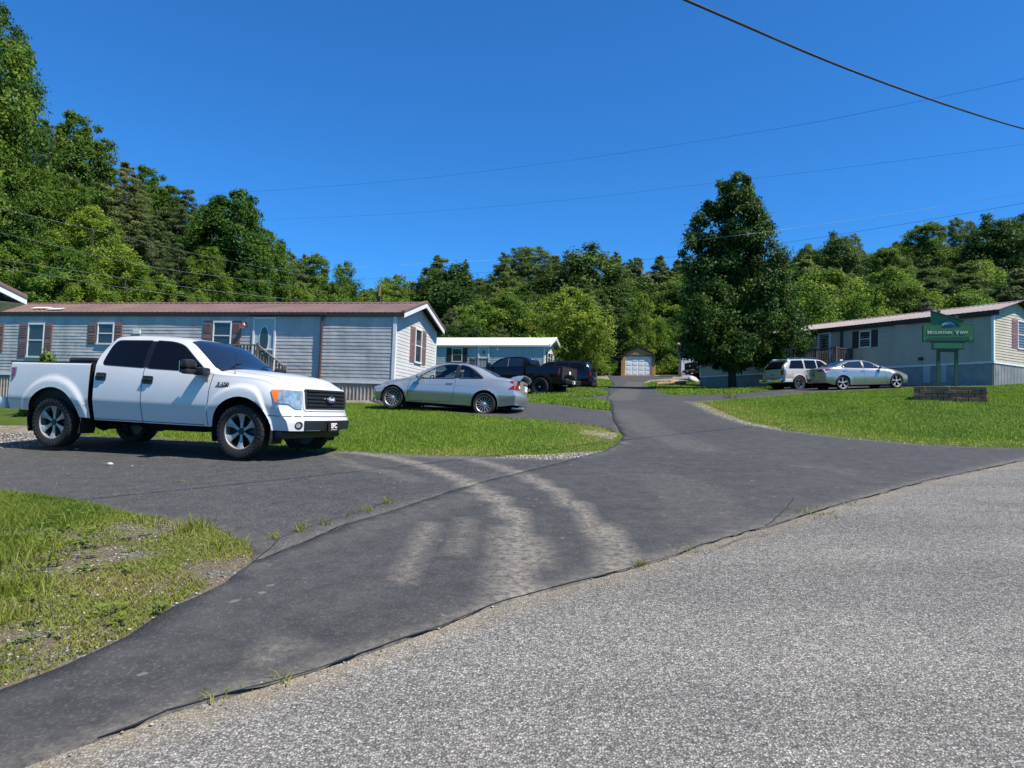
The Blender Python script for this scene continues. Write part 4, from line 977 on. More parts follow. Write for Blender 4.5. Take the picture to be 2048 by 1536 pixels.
    pl = MB(); pl.box((xp + .007, -.09, .452), (xp + .009, .09, .458)); pl.build('plate_line', M['white_plain'], root)
    # back end
    rb = MB(); rb.rbox((-3.10, -.93, .60), (-2.93, .93, .80), .035); rb.rbox((-2.96, -.7, .62), (-2.86, .7, .74), .01); rb.build('rear_bumper', pt, root, smooth=40)
    hi = MB(); hi.box((-3.12, -.04, .44), (-2.6, .04, .52)); hi.tube([(-3.2, 0, .5), (-3.05, 0, .5)], .03, 8); hi.rbox((-2.95, -.5, .42), (-2.86, .5, .56), .01); hi.build('tow_hitch', M['chassis'], root)
    liner(root, ar, .96); underbody(root, -2.75, 2.5, (1.835, -1.835), .9, .56, .41)
    vl = MB(); vl.rbox((2.2, -.86, .30), (2.50, .86, .46), .04); vl.build('front_valance', M['black_plastic'], root, smooth=40)
    st = dict(n=6, wh=.05, wr=.15, pw=2.6, dish=.03, depth=.03, hub=.05)
    for x in (1.835, -1.835):
        for sg in (1, -1): wheel(root, x, sg * .845, .405, .285, .272, st, sg, (M['machined'], M['dark_alloy'], M['black_plastic']), steer=0, tread=34)
    # rolled cover and box lying on the bed
    bx = thing('tool_box', 'low black box lying across the front of the pickup bed', 'tool box', Mx); mb = MB(); mb.rbox((-1.72, -.82, 1.417), (-1.15, .82, 1.50), .03); mb.build('lid', M['black_plastic'], bx, smooth=40)
    m2 = MB(); m2.box((-1.70, -.80, 1.40), (-1.17, .80, 1.417)); m2.build('tray', M['chassis'], bx)
    return root
def generic_car(sp, root, paint, W, glass, opts):
    pass
def door_rules(cuts, names, A):
    r = []
    for (xa, xb), nm in zip(cuts, names):
        for s_, t in ((1, 'L'), (-1, 'R')):
            r.append((nm + '#' + t, lambda g, x, j, s, xa=xa, xb=xb, s_=s_: g == 'A' and xa < x < xb and j >= 2 and s == s_))
    return r
def cut_windows(b, polys_side, polys_top=(), polys_back=()):
    """drop the shell behind see-through panes"""
    V = b.V[b.F].mean(1); g = np.array([t[0] for t in b.tags])
    for p in polys_side: b.keep &= ~(((g == 'B') | (g == 'A')) & inpoly(V[:, 0], V[:, 2], p) & (np.abs(V[:, 1]) > .3))
    for p in polys_top: b.keep &= ~((g == 'C') & inpoly(V[:, 0], V[:, 1], p))
def build_coupe():
    Mx, wb = pose(at(783, 817, 19.6), at(966, 831, 19.04), 1, .80, .03)
    root = thing('coupe_car', 'silver two door coupe with a boot spoiler on the side driveway', 'car', Mx)
    pt = M['silver_paint']; ar = [(1.31, .31, .355), (-1.31, .32, .365)]
    b = Body(dict(x0=-2.27, x1=2.10, dx=.033, cuts=[.85, -.42], rows=(16, 10, 10), W=.85, tuck=.09, tp=1.4, pu=2.0, bulge=.03,
        bot=[(-2.27, .34), (-1.8, .28), (-.9, .235), (.8, .235), (1.7, .22), (2.1, .25)],
        belt=[(-2.27, .93), (-1.9, .955), (-1.2, .965), (-.4, .925), (.5, .865), (.95, .83), (1.5, .74), (1.85, .65), (2.1, .54)],
        wbelt=[(-2.27, .70), (-1.6, .775), (-.5, .80), (.6, .79), (1.2, .74), (1.8, .66), (2.1, .60)],
        wmax=[(-2.27, .80), (-1.3, .848), (1.3, .848), (2.1, .76)],
        zcr=[(-2.27, .60), (0, .56), (1.3, .55), (2.1, .45)],
        rail=[(-2.27, 1.0), (-1.95, 1.035), (-1.62, 1.065), (-1.3, 1.19), (-.95, 1.32), (-.5, 1.372), (-.1, 1.362), (.2, 1.29), (.5, 1.13), (.8, .965), (.98, .90), (1.5, .80), (1.85, .71), (2.1, .60)],
        wrail=[(-2.27, .62), (-1.95, .66), (-1.62, .64), (-1.3, .60), (-.95, .565), (-.4, .56), (0, .565), (.3, .60), (.6, .65), (.9, .70), (1.2, .67), (1.8, .55), (2.1, .48)],
        top=[(-2.27, 1.02), (-1.95, 1.075), (-1.66, 1.10), (-1.3, 1.245), (-1.0, 1.35), (-.55, 1.418), (-.1, 1.412), (.15, 1.35), (.5, 1.185), (.85, 1.01), (1.05, .945), (1.5, .86), (1.85, .765), (2.1, .62)],
        ptop=[(-2.3, 2.6), (2.1, 2.6)], arches=ar, flares=[(1.31, .31, .355, .010, .07), (-1.31, .32, .365, .010, .07)],
        front=(.9, .42, 2.4, [(.2, -.03), (.42, .04), (.55, .02), (.7, -.10)]), rear=(-1.5, .20, 2.6, [(.3, .05), (.6, -.05), (.66, .01), (1.0, .02)])))
    w1 = rpoly([(.60, .905), (.36, 1.09), (.10, 1.255), (-.12, 1.318), (-.43, 1.335), (-.43, .955)], [.03, .1, .1, .1, .02, .03]); w2 = rpoly([(-.55, .965), (-.53, 1.332), (-.72, 1.31), (-.95, 1.20), (-1.20, 1.015), (-1.19, 1.0)], [.03, .03, .1, .1, .02, .02])
    ws = rpoly([(.22, .53), (.86, .66), (1.0, .35), (1.03, 0), (1.0, -.35), (.86, -.66), (.22, -.53), (.15, 0)], .06); rw = rpoly([(-.97, .50), (-1.62, .60), (-1.68, .3), (-1.69, 0), (-1.68, -.3), (-1.62, -.60), (-.97, -.50), (-.93, 0)], .07)
    cut_windows(b, [w1, w2], [ws, rw])
    o = b.parts(root, pt, door_rules([(-.42, .85)], ['door'], b.nA) + [('bonnet', lambda g, x, j, s: g == 'C' and x > 1.02), ('boot_lid', lambda g, x, j, s: (g == 'C' and x < -1.72) or (g == 'R' and j > 7))])
    def sides(ax, sg):
        d = o['door#' + ('L' if sg > 0 else 'R')]
        b.patch('window', w1, ax, M['car_glass'], .002, .12, d); b.patch('window_trim', offset_poly(w1, .022), ax, M['black_plastic'], .004, .06, d, hole=offset_poly(w1, -.006))
        b.patch('quarter_window', w2, ax, M['car_glass'], .002, .12, root); b.patch('window_trim', offset_poly(w2, .022), ax, M['black_plastic'], .004, .06, root, hole=offset_poly(w2, -.006))
        b.patch('door_pillar', [(-.44, .955), (-.44, 1.33), (-.53, 1.33), (-.55, .965)], ax, M['black_plastic'], .006, .08, d)
        b.patch('headlight', rpoly([(1.50, .60), (1.66, .735), (1.95, .62), (1.95, .54), (1.75, .53)], .03), ax, M['lamp_lens'], .008, .04, root)
        b.patch('tail_light', rpoly([(-1.93, .745), (-2.32, .745), (-2.32, .985), (-2.20, .99)], .02), ax, M['red_lens'], .006, .05, root)
        b.patch('tail_light', rpoly([(sg * .74, .75), (sg * .50, .76), (sg * .54, .985), (sg * .72, .985)], .02), 'B', M['red_lens'], .008, .05, root)
        b.patch('reverse_light', rpoly([(sg * .60, .79), (sg * .53, .79), (sg * .54, .87), (sg * .60, .87)], .01), 'B', M['white_plain'], .012, .05, root)
        b.patch('door_handle', rpoly([(-.40, .80), (-.22, .795), (-.22, .84), (-.40, .845)], .02), ax, pt, .02, .05, d, thick=.02)
        seams(b, [([(.86, .26), (.87, .50), (.87, .72), (.83, .86)], ax), ([(-.36, .30), (-.44, .55), (-.46, .95)], ax), ([(.86, .265), (-.36, .30)], ax)], root, M['seam'], .012)
        seams(b, [([(1.55, .70), (.87, .735), (-.45, .76), (-1.2, .79), (-2.0, .80)], ax)], root, M['seam_light'], .016, 'side_moulding')
        seams(b, [(rpoly([(-1.36, .68), (-1.52, .68), (-1.52, .90), (-1.36, .90), (-1.36, .68)], .03), ax)], root, M['seam_light'], .007, 'fuel_door')
        seams(b, [([(-1.66, .645), (-1.9, .65), (-2.25, .66)], ax)], root, M['machined'], .018, 'bumper_crease')
        mirror(root, .56, .80, .935, .14, .17, .12, sg, pt, .04)
        wm = MB(); wm.box((.93, min(sg * .66, sg * .82), .16), (.95, max(sg * .66, sg * .82), .36)); wm.build('mud_flap', M['rubber'], root)
    both(sides)
    b.patch('windscreen', ws, 'T', M['car_glass'], .002, .12, root); b.patch('window_trim', offset_poly(ws, .02), 'T', M['black_plastic'], .003, .06, root, hole=offset_poly(ws, -.02))
    b.patch('rear_window', rw, 'T', M['car_glass'], .002, .12, root); b.patch('window_trim', offset_poly(rw, .015), 'T', M['black_plastic'], .003, .06, root, hole=offset_poly(rw, -.025))
    sp = MB(); st = []
    for y in np.linspace(-.64, .64, 17):
        t = abs(y) / .64; z = 1.175 - .01 * t + .0; z -= .04; st.append([(-1.96, y * 1.0, z - .01 - .10 * t ** 6), (-2.10, y, z + .035 - .09 * t ** 6), (-2.28, y, z + .05 - .06 * t ** 6), (-2.28, y, z + .02 - .07 * t ** 6), (-2.08, y, z - .01 - .10 * t ** 6)])
    sp.add([p for r_ in st for p in r_], [(i * 5 + j, i * 5 + (j + 1) % 5, (i + 1) * 5 + (j + 1) % 5, (i + 1) * 5 + j) for i in range(16) for j in range(5)] + [tuple(range(5)), tuple(80 + k for k in range(5))])
    for sg in (1, -1): sp.add([(-1.90, sg * .66, 1.02), (-2.22, sg * .66, 1.0), (-2.28, sg * .64, 1.12), (-2.0, sg * .64, 1.06), (-1.90, sg * .56, 1.03), (-2.22, sg * .56, 1.02), (-2.28, sg * .54, 1.16), (-2.0, sg * .54, 1.11)], [(0, 1, 2, 3), (7, 6, 5, 4), (0, 3, 7, 4), (1, 5, 6, 2), (3, 2, 6, 7)])
    sp.build('spoiler', pt, root, smooth=40)
    plate(root, b.hit((0, .82), 'B')[0].x - .012, 0, .82, .30, .15, M['white_plain'], [], -1)
    b.patch('plate_recess', rpoly([(-.28, .72), (.28, .72), (.30, .93), (-.30, .93)], .03), 'B', M['seam_light'], .004, .1, root)
    b.patch('boot_garnish', rpoly([(-.30, .915), (.30, .915), (.30, .95), (-.30, .95)], .01), 'B', M['chassis'], .008, .1, root)
    ex = MB(); ex.tube([(-2.0, .45, .27), (-2.33, .45, .27)], .035, 10); ex.build('exhaust_tip', M['chrome'], root, smooth=40)
    interior(root, [(-.18, 2), (-.86, 1)], .34, (-1.4, 1.0), .70, .88, .72, (.42, .36, .86))
    liner(root, ar, .82, .26); fl = MB(); fl.box((-1.8, -.5, .2), (1.8, .5, .26)); fl.box((-.9, -.76, .22), (.9, .76, .27)); fl.build('floor_pan', M['chassis'], root)
    for x in (1.31, -1.31):
        for sg in (1, -1): wheel(root, x, sg * .745, .305, .20, .218, dict(n=15, wh=.022, wr=.016, pw=1, dish=.02, depth=.02, hub=.045), sg, (M['machined'], M['chassis'], M['machined']))
    # mirror toy and print on the parcel shelf are too small to make out
    return root
def build_sedan():
    Mx, wb = pose(at(1792, 775.5, 34.4), at(1684.5, 779.5, 34.0), -1, .80, .02)
    root = thing('sedan_car', 'silver four door saloon parked nose to the right by the sign', 'car', Mx)
    pt = M['silver_paint2']; ar = [(1.415, .335, .365), (-1.415, .335, .375)]
    b = Body(dict(x0=-2.46, x1=2.38, dx=.045, cuts=[.80, -.27, -1.05], rows=(14, 8, 8), W=.915, tuck=.06, pu=2.2, bulge=.035,
        bot=[(-2.46, .36), (-1.9, .26), (-1.0, .22), (1.0, .2), (1.9, .2), (2.38, .24)],
        belt=[(-2.46, .98), (-2.1, 1.03), (-1.5, 1.04), (-.6, 1.0), (.4, .955), (1.0, .92), (1.6, .84), (2.05, .72), (2.38, .58)],
        wbelt=[(-2.46, .76), (-1.7, .84), (-.5, .84), (.6, .83), (1.3, .79), (1.9, .70), (2.38, .62)],
        wmax=[(-2.46, .86), (-1.4, .915), (1.4, .91), (2.38, .80)], zcr=[(-2.46, .7), (0, .66), (1.4, .66), (2.38, .45)],
        rail=[(-2.46, 1.03), (-2.1, 1.085), (-1.75, 1.125), (-1.35, 1.27), (-.95, 1.36), (-.4, 1.395), (0, 1.36), (.35, 1.24), (.75, 1.06), (1.05, .96), (1.6, .87), (2.05, .76), (2.38, .62)],
        wrail=[(-2.46, .64), (-2.1, .68), (-1.75, .66), (-1.35, .62), (-.95, .59), (-.3, .585), (.1, .60), (.5, .67), (.9, .74), (1.3, .70), (2.0, .58), (2.38, .5)],
        top=[(-2.46, 1.05), (-2.1, 1.12), (-1.75, 1.165), (-1.35, 1.33), (-.95, 1.42), (-.45, 1.452), (-.1, 1.43), (.3, 1.31), (.75, 1.11), (1.1, 1.0), (1.6, .92), (2.05, .80), (2.38, .64)],
        ptop=[(0, 2.6)], arches=ar, flares=[(1.415, .335, .365, .02, .16), (-1.415, .335, .375, .02, .16)], front=(1.0, .48, 2.4, [(.2, -.02), (.4, .02), (.6, .0), (.75, -.08)]), rear=(-1.6, .26, 2.6, [(.3, .06), (.6, -.01), (.95, -.02), (1.1, .02)])))
    w = rpoly([(.55, .995), (.28, 1.20), (0, 1.318), (-.4, 1.355), (-.9, 1.325), (-1.3, 1.19), (-1.45, 1.10), (-1.40, 1.07)], [.03, .1, .1, .2, .1, .1, .02, .02])
    ws = rpoly([(.10, .56), (.80, .72), (1.02, .4), (1.06, 0), (1.02, -.4), (.80, -.72), (.10, -.56), (.02, 0)], .06); rw = rpoly([(-1.0, .52), (-1.70, .62), (-1.78, 0), (-1.70, -.62), (-1.0, -.52), (-.96, 0)], .07)
    o = b.parts(root, pt, door_rules([(-.27, .80), (-1.05, -.27)], ['front_door', 'rear_door'], b.nA) + [('bonnet', lambda g, x, j, s: g == 'C' and x > 1.05), ('boot_lid', lambda g, x, j, s: (g == 'C' and x < -1.8) or (g == 'R' and j > 7))])
    def sides(ax, sg):
        b.patch('window_trim', offset_poly(w, .02), ax, M['dark_alloy'], .004, .08, root); b.patch('window', w, ax, M['shield_glass'], .008, .1, root)
        b.patch('window_pillar', [(-.25, 1.0), (-.22, 1.36), (-.30, 1.36), (-.34, 1.02)], ax, M['black_plastic'], .011, .1, root)
        b.patch('headlight', rpoly([(1.75, .66), (1.85, .77), (2.25, .62), (2.2, .56)], .02), ax, M['lamp_lens'], .005, .06, root)
        b.patch('tail_light', rpoly([(-1.98, .97), (-2.5, .87), (-2.5, 1.0), (-2.1, 1.045)], .02), ax, M['red_lens'], .007, .06, root)
        b.patch('tail_light', rpoly([(sg * .80, .89), (sg * .42, .93), (sg * .42, .99), (sg * .78, 1.02)], .02), 'B', M['red_lens'], .01, .06, root)
        for x0, z0 in ((-.35, .87), (-1.30, .90)): b.patch('door_handle', rpoly([(x0 - .1, z0 - .02), (x0 + .1, z0 - .02), (x0 + .1, z0 + .025), (x0 - .1, z0 + .025)], .02), ax, M['chrome'], .02, .05, root, thick=.02)
        seams(b, [([(.82, .30), (.86, .6), (.78, .93)], ax), ([(-.27, .28), (-.27, 1.0)], ax), ([(-1.02, .45), (-1.18, .7), (-1.2, 1.04)], ax)], root, M['seam'], .014)
        seams(b, [([(.95, .27), (-1.0, .30)], ax)], root, M['chrome'], .02, 'sill_crease')
        mirror(root, .55, .85, 1.0, .15, .19, .13, sg, pt, .04)
    both(sides)
    b.patch('windscreen', ws, 'T', M['shield_glass'], .005, .1, root); b.patch('rear_window', rw, 'T', M['shield_glass'], .005, .1, root)
    b.patch('rear_diffuser', rpoly([(-.75, .30), (.75, .30), (.7, .42), (-.7, .42)], .03), 'B', M['black_plastic'], .006, .1, root)
    fin = MB(); fin.rbox((-.95, -.02, 1.42), (-.80, .02, 1.485), .015); fin.build('roof_aerial', M['white_plain'], root)
    plate(root, b.hit((0, .80), 'B')[0].x - .012, 0, .80, .30, .15, M['seam_light'], [], -1)
    interior(root, [], .4, (-1.3, 1.0), .6, .8)
    liner(root, ar, .88, .28); fl = MB(); fl.box((-2.0, -.5, .17), (2.0, .5, .26)); fl.box((-.95, -.82, .19), (.95, .82, .26)); fl.build('floor_pan', M['chassis'], root)
    for x in (1.415, -1.415):
        for sg in (1, -1): wheel(root, x, sg * .80, .335, .225, .265, dict(n=5, split=(-.16, .16), wh=.05, wr=.05, pw=1, dish=.02, depth=.03, hub=.05), sg, (M['machined'], M['chassis'], M['machined']))
    return root
def two_box(b, root, o, wins, paint, glass): pass
def build_suv(root, pt, sp, wins, back, opts):
    b = Body(sp); A = b.nA
    o = b.parts(root, pt, door_rules(opts['doors'], ['front_door', 'rear_door'], A) + [('bonnet', lambda g, x, j, s: g == 'C' and x > opts['cowl']), ('tailgate', lambda g, x, j, s: g == 'R' and j > 4)], mats=opts.get('mats'))
    def sides(ax, sg):
        for w in wins:
            b.patch('window_trim', offset_poly(w, .015), ax, M['black_plastic'], .003, .09, root); b.patch('window', w, ax, M['tint_glass'], .007, .1, root)
        for x0, z0 in opts['handles']: b.patch('door_handle', rpoly([(x0 - .09, z0 - .025), (x0 + .09, z0 - .025), (x0 + .09, z0 + .03), (x0 - .09, z0 + .03)], .02), ax, opts.get('hmat', pt), .02, .06, root, thick=.02)
        seams(b, [([(x, sp['bot'][0][1] + .08), (x, opts['belt'] - .02)], ax) for x in opts['seams']], root, M['seam'], .014)
        mirror(root, opts['mir'][0], opts['mir'][1], opts['mir'][2], .15, .2, .17, sg, opts.get('mirmat', M['black_plastic']), .05)
        b.patch('tail_light', opts['tail'], ax, M['red_lens'], .008, .06, root); z0, z1 = min(p[1] for p in opts['tail']), max(p[1] for p in opts['tail']); b.patch('tail_light', [(sg * (sp['W'] - .10), z0), (sg * (sp['W'] - .24), z0), (sg * (sp['W'] - .24), z1), (sg * (sp['W'] - .12), z1)], 'B', M['red_lens'], .010, .06, root); b.patch('headlight', opts['head'], ax, M['lamp_lens'], .006, .06, root)
        rk = MB(); y = opts['rack'][0] * sg; x0, x1, z = opts['rack'][1:]
        rk.tube([(x0, y, z), (x1, y, z)], .018, 8)
        for xx in (x0, (x0 + x1) / 2, x1): rk.box((xx - .03, y - .02, z - .06), (xx + .03, y + .02, z))
        rk.build('roof_rail', opts.get('rackmat', M['dark_alloy']), root, smooth=40)
    both(sides)
    b.patch('rear_window', back, 'B', M['tint_glass'], .008, .1, root); b.patch('windscreen', opts['ws'], 'T', M['shield_glass'], .006, .1, root)
    return b, o
def build_beige_wagon():
    Pr = at(1598, 780.5, 36.4); h = np.array([.945, .326, 0]); h[2] = .06; Pf = Pr + h * 2.72
    Mx, wb = pose(Pf, Pr, -1, .80, .0)
    root = thing('estate_car', 'beige boxy four wheel drive wagon parked behind the silver saloon', 'car', Mx); pt = M['beige_paint']; ar = [(1.36, .36, .41), (-1.36, .36, .42)]
    sp = dict(x0=-2.32, x1=2.28, dx=.05, cuts=[.75, -.15, -.98], rows=(14, 8, 8), W=.86, tuck=.05, pu=2.4, bulge=.015,
        bot=[(-2.32, .40), (2.28, .40)], belt=[(-2.32, 1.12), (.8, 1.08), (1.2, 1.05), (2.28, .98)], wbelt=[(-2.32, .81), (1, .81), (2.28, .77)], wmax=[(-2.32, .86), (2.28, .85)], zcr=[(0, .75)],
        rail=[(-2.32, 1.40), (-2.2, 1.52), (-1.9, 1.59), (-.5, 1.605), (.15, 1.57), (.45, 1.45), (.85, 1.18), (1.0, 1.12), (1.6, 1.08), (2.28, 1.0)],
        wrail=[(-2.32, .68), (-1.9, .66), (.1, .65), (.5, .68), (.9, .75), (1.2, .74), (2.28, .70)], top=[(-2.32, 1.41), (-2.2, 1.55), (-1.9, 1.63), (-.5, 1.65), (.1, 1.62), (.45, 1.49), (.9, 1.22), (1.1, 1.15), (1.7, 1.12), (2.15, 1.08), (2.28, 1.01)], ptop=[(0, 3)],
        arches=ar, flares=[(1.36, .36, .41, .03, .10), (-1.36, .36, .42, .03, .10)], front=(1.6, .16, 3, [(.4, .04), (.6, .02), (.7, -.03), (1, -.06)]), rear=(-1.9, .10, 4, [(.4, -.02), (.6, -.02), (1.1, 0), (1.5, .32)]))
    wins = [rpoly([(-1.95, 1.13), (-1.72, 1.53), (-1.02, 1.545), (-1.02, 1.12)], .05), rpoly([(-.90, 1.12), (-.90, 1.545), (-.20, 1.535), (-.20, 1.10)], .05), rpoly([(-.10, 1.10), (-.10, 1.53), (.20, 1.50), (.70, 1.12), (.66, 1.09)], .04)]
    back = rpoly([(-.66, 1.11), (.66, 1.11), (.60, 1.50), (-.60, 1.50)], .06)
    b, o = build_suv(root, pt, sp, wins, back, dict(doors=[(-.15, .75), (-.98, -.15)], cowl=1.0, handles=[(-.02, 1.0), (-.86, 1.0)], seams=[.75, -.15, -.98], belt=1.1, mir=(.62, .82, 1.17), tail=rpoly([(-2.36, .78), (-2.18, .78), (-2.18, 1.06), (-2.36, 1.06)], .02), head=rpoly([(2.0, .72), (2.3, .72), (2.3, .92), (2.0, .92)], .02),
        rack=(.58, -1.8, .0, 1.665), rackmat=M['chrome'], ws=rpoly([(.22, .58), (.88, .70), (1.0, 0), (.88, -.70), (.22, -.58), (.16, 0)], .05)))
    both(lambda ax, sg: b.patch('side_cladding', [(-2.34, .45), (-1.80, .45), (-1.80, .60), (-2.34, .60)], ax, M['white_plain'], .012, .1, root, thick=.012))
    rb = MB(); rb.rbox((-2.52, -.84, .44), (-2.32, .84, .62), .03); rb.build('rear_bumper', M['chrome'], root, smooth=40)
    rt = MB(); rt.box((-2.40, -.8, .62), (-2.33, .8, .66)); rt.build('bumper_step', M['black_plastic'], root)
    plate(root, -2.535, .0, .53, .31, .15, M['white_plain'], [], -1)
    b.patch('tailgate_emblem', [(-.05 + .0, .80), (.05, .80), (.05, .87), (-.05, .87)], 'B', M['black_plastic'], .01, .05, root)
    liner(root, ar, .83, .3); underbody(root, -2.2, 2.1, (1.36, -1.36), .8, .42, .34)
    for x in (1.36, -1.36):
        for sg in (1, -1): wheel(root, x, sg * .76, .36, .24, .215, dict(n=5, wh=.07, wr=.11, pw=1.2, dish=.04, depth=.03, hub=.06), sg, (M['chrome'], M['chassis'], M['chrome']))
    return root
def build_dark_wagon():
    Pr = at(1147, 782.5, 44.5); h = np.array([-.93, .37, 0]); h[2] = .02; Pf = Pr + h * 3.02
    Mx, wb = pose(Pf, Pr, 1, .86, .0)
    root = thing('estate_car', 'dark navy full size wagon with roof rails beyond the black pickup', 'car', Mx); pt = M['navy_paint']; ar = [(1.51, .40, .45), (-1.51, .40, .45)]
    sp = dict(x0=-2.62, x1=2.58, dx=.06, cuts=[.85, -.2, -1.15], rows=(14, 8, 8), W=1.0, tuck=.06, pu=2.3, bulge=.02,
        bot=[(-2.62, .42), (2.58, .42)], belt=[(-2.62, 1.28), (.9, 1.22), (1.4, 1.18), (2.58, 1.08)], wbelt=[(-2.62, .93), (1, .94), (2.58, .86)], wmax=[(-2.62, .99), (2.58, .96)], zcr=[(0, .85)],
        rail=[(-2.62, 1.60), (-2.45, 1.80), (-2.1, 1.86), (-.5, 1.88), (.3, 1.82), (.7, 1.62), (1.05, 1.34), (1.3, 1.25), (2.58, 1.12)], wrail=[(-2.62, .76), (-2.0, .74), (.2, .73), (.7, .78), (1.1, .86), (2.58, .78)],
        top=[(-2.62, 1.61), (-2.45, 1.84), (-2.1, 1.92), (-.5, 1.945), (.3, 1.87), (.7, 1.68), (1.1, 1.38), (1.4, 1.3), (2.3, 1.22), (2.58, 1.13)], ptop=[(0, 3)], arches=ar, flares=[(1.51, .4, .45, .02, .1), (-1.51, .4, .45, .02, .1)],
        front=(1.8, .2, 3, [(.4, .04), (.7, .0), (1.1, -.06)]), rear=(-2.1, .14, 4, [(.4, -.04), (.7, -.04), (.8, .0), (1.2, .02), (1.8, .25)]))
    wins = [rpoly([(-2.2, 1.30), (-2.05, 1.76), (-1.22, 1.79), (-1.22, 1.28)], .06), rpoly([(-1.10, 1.28), (-1.10, 1.79), (-.26, 1.78), (-.26, 1.26)], .05), rpoly([(-.14, 1.26), (-.14, 1.78), (.30, 1.73), (.85, 1.28), (.8, 1.24)], .05)]
    b, o = build_suv(root, pt, sp, wins, rpoly([(-.72, 1.28), (.72, 1.28), (.66, 1.74), (-.66, 1.74)], .08), dict(doors=[(-.2, .85), (-1.15, -.2)], cowl=1.25, handles=[(-.05, 1.12), (-1.0, 1.14)], seams=[.85, -.2, -1.15], belt=1.25, mir=(.75, .94, 1.3), tail=rpoly([(-2.72, .98), (-2.45, .98), (-2.47, 1.26), (-2.72, 1.26)], .03), head=rpoly([(2.2, .8), (2.6, .8), (2.6, 1.02), (2.2, 1.02)], .02),
        rack=(.66, -2.0, .1, 1.925), ws=rpoly([(.35, .66), (1.05, .82), (1.2, 0), (1.05, -.82), (.35, -.66), (.28, 0)], .05)))
    b.patch('tailgate_trim', rpoly([(-.5, .98), (.5, .98), (.5, 1.03), (-.5, 1.03)], .01), 'B', M['chrome'], .012, .1, root); plate(root, b.hit((0, .90), 'B')[0].x - .014, 0, .90, .30, .15, M['white_plain'], [], -1)
    liner(root, ar, .96, .32); underbody(root, -2.5, 2.4, (1.51, -1.51), .95, .46, .40)
    for x in (1.51, -1.51):
        for sg in (1, -1): wheel(root, x, sg * .87, .40, .27, .25, dict(n=6, wh=.06, wr=.09, pw=1, dish=.03, depth=.03, hub=.06), sg, (M['machined'], M['dark_alloy'], M['machined']))
    return root
def build_black_pickup():
    Pr = at(1080, 792, 34.5); h = np.array([-.885, .465, 0]); h[2] = .02; Pf = Pr + h * 3.69
    Mx, wb = pose(Pf, Pr, 1, .93, .0)
    root = thing('pickup_truck', 'black off road crew cab pickup with wide arches seen from behind', 'pickup truck', Mx); pt = M['black_paint']; ar = [(1.845, .45, .54), (-1.845, .45, .55)]; fl = [(1.845, .45, .54, .07, .18), (-1.845, .45, .55, .07, .18)]
    cab = Body(dict(x0=-.98, x1=2.85, dx=.05, cuts=[.02, 1.15], rows=(16, 8, 8), W=1.0, tuck=.06, pu=2.4, bulge=.018,
        bot=[(-.98, .52), (2.85, .52)], belt=[(-.98, 1.42), (1.2, 1.34), (2.2, 1.30), (2.85, 1.15)], wbelt=[(-.98, .93), (2.0, .92), (2.85, .86)], wmax=[(-.98, .99), (2.85, .97)], zcr=[(0, .9)],
        rail=[(-.98, 1.86), (-.85, 1.91), (-.3, 1.935), (.3, 1.88), (.65, 1.77), (1.1, 1.45), (1.3, 1.38), (2.2, 1.33), (2.85, 1.2)], wrail=[(-.98, .72), (.3, .71), (.7, .74), (1.1, .83), (2.2, .85), (2.85, .8)],
        top=[(-.98, 1.87), (-.85, 1.95), (-.3, 1.98), (.3, 1.93), (.65, 1.82), (1.15, 1.49), (1.4, 1.43), (2.4, 1.38), (2.85, 1.21)], ptop=[(0, 3)], arches=ar[:1], flares=[], front=(2.0, .28, 3.2, [(.5, .02), (1.2, -.08)]), rear=(-.7, .07, 4, [(1.3, 0), (1.5, 0), (1.9, .10)])))
    o = cab.parts(root, pt, door_rules([(.02, 1.15), (-.95, .02)], ['front_door', 'rear_door'], cab.nA) + [('hood', lambda g, x, j, s: g == 'C' and x > 1.35)], name='cab')
    bb, ob = bed_shell(root, -2.98, -1.0, .99, 1.44, [(-2.98, .70), (-1.0, .55)], ar[1:], [], pt, M['chassis'], .05, .95, .04)
    w1 = rpoly([(-.82, 1.44), (-.76, 1.85), (-.02, 1.845), (-.02, 1.41)], .05); w2 = rpoly([(.07, 1.41), (.07, 1.84), (.36, 1.80), (.98, 1.40), (.92, 1.37)], .04)
    def sides(ax, sg):
        for w, nm in ((w1, 'rear_door'), (w2, 'front_door')): cab.patch('window', w, ax, M['shield_glass'], .006, .1, o[nm + '#' + ('L' if sg > 0 else 'R')])
        seams(cab, [([(.02, 1.41), (.05, 1.84)], ax)], root, M['seam_light'], .03, 'window_post')
        arch_trim(bb, ar[1:], .15, .055, M['black_plastic'], root, (ax,)); arch_trim(cab, ar[:1], .15, .055, M['black_plastic'], root, (ax,))
        bb.patch('tail_light', rpoly([(-3.02, .98), (-2.78, .98), (-2.76, 1.12), (-2.80, 1.36), (-3.02, 1.36)], .03), ax, M['red_lens'], .010, .06, root); mirror(root, .98, .94, 1.46, .13, .22, .22, sg, M['black_plastic'], .12)
        bb.patch('tail_light', [(sg * .93, .99), (sg * .80, .99), (sg * .80, 1.35), (sg * .93, 1.35)], 'B', M['red_lens'], .010, .06, root)
    both(sides)
    cab.patch('rear_window', rpoly([(-.62, 1.46), (.62, 1.46), (.56, 1.80), (-.56, 1.80)], .05), 'B', M['tint_glass'], .006, .1, root); cab.patch('windscreen', rpoly([(.55, .66), (1.1, .8), (1.25, 0), (1.1, -.8), (.55, -.66), (.48, 0)], .05), 'T', M['shield_glass'], .006, .1, root)
    bl = MB(); x = cab.hit((0, 1.86), 'B')[0].x - .01; bl.rbox((x - .02, -.18, 1.845), (x + .03, .18, 1.875), .008, 1); bl.rbox((x - .024, -.10, 1.848), (x + .02, .10, 1.872), .006, 0); bl.build('brake_light', [M['red_lens'], M['white_plain']], root)
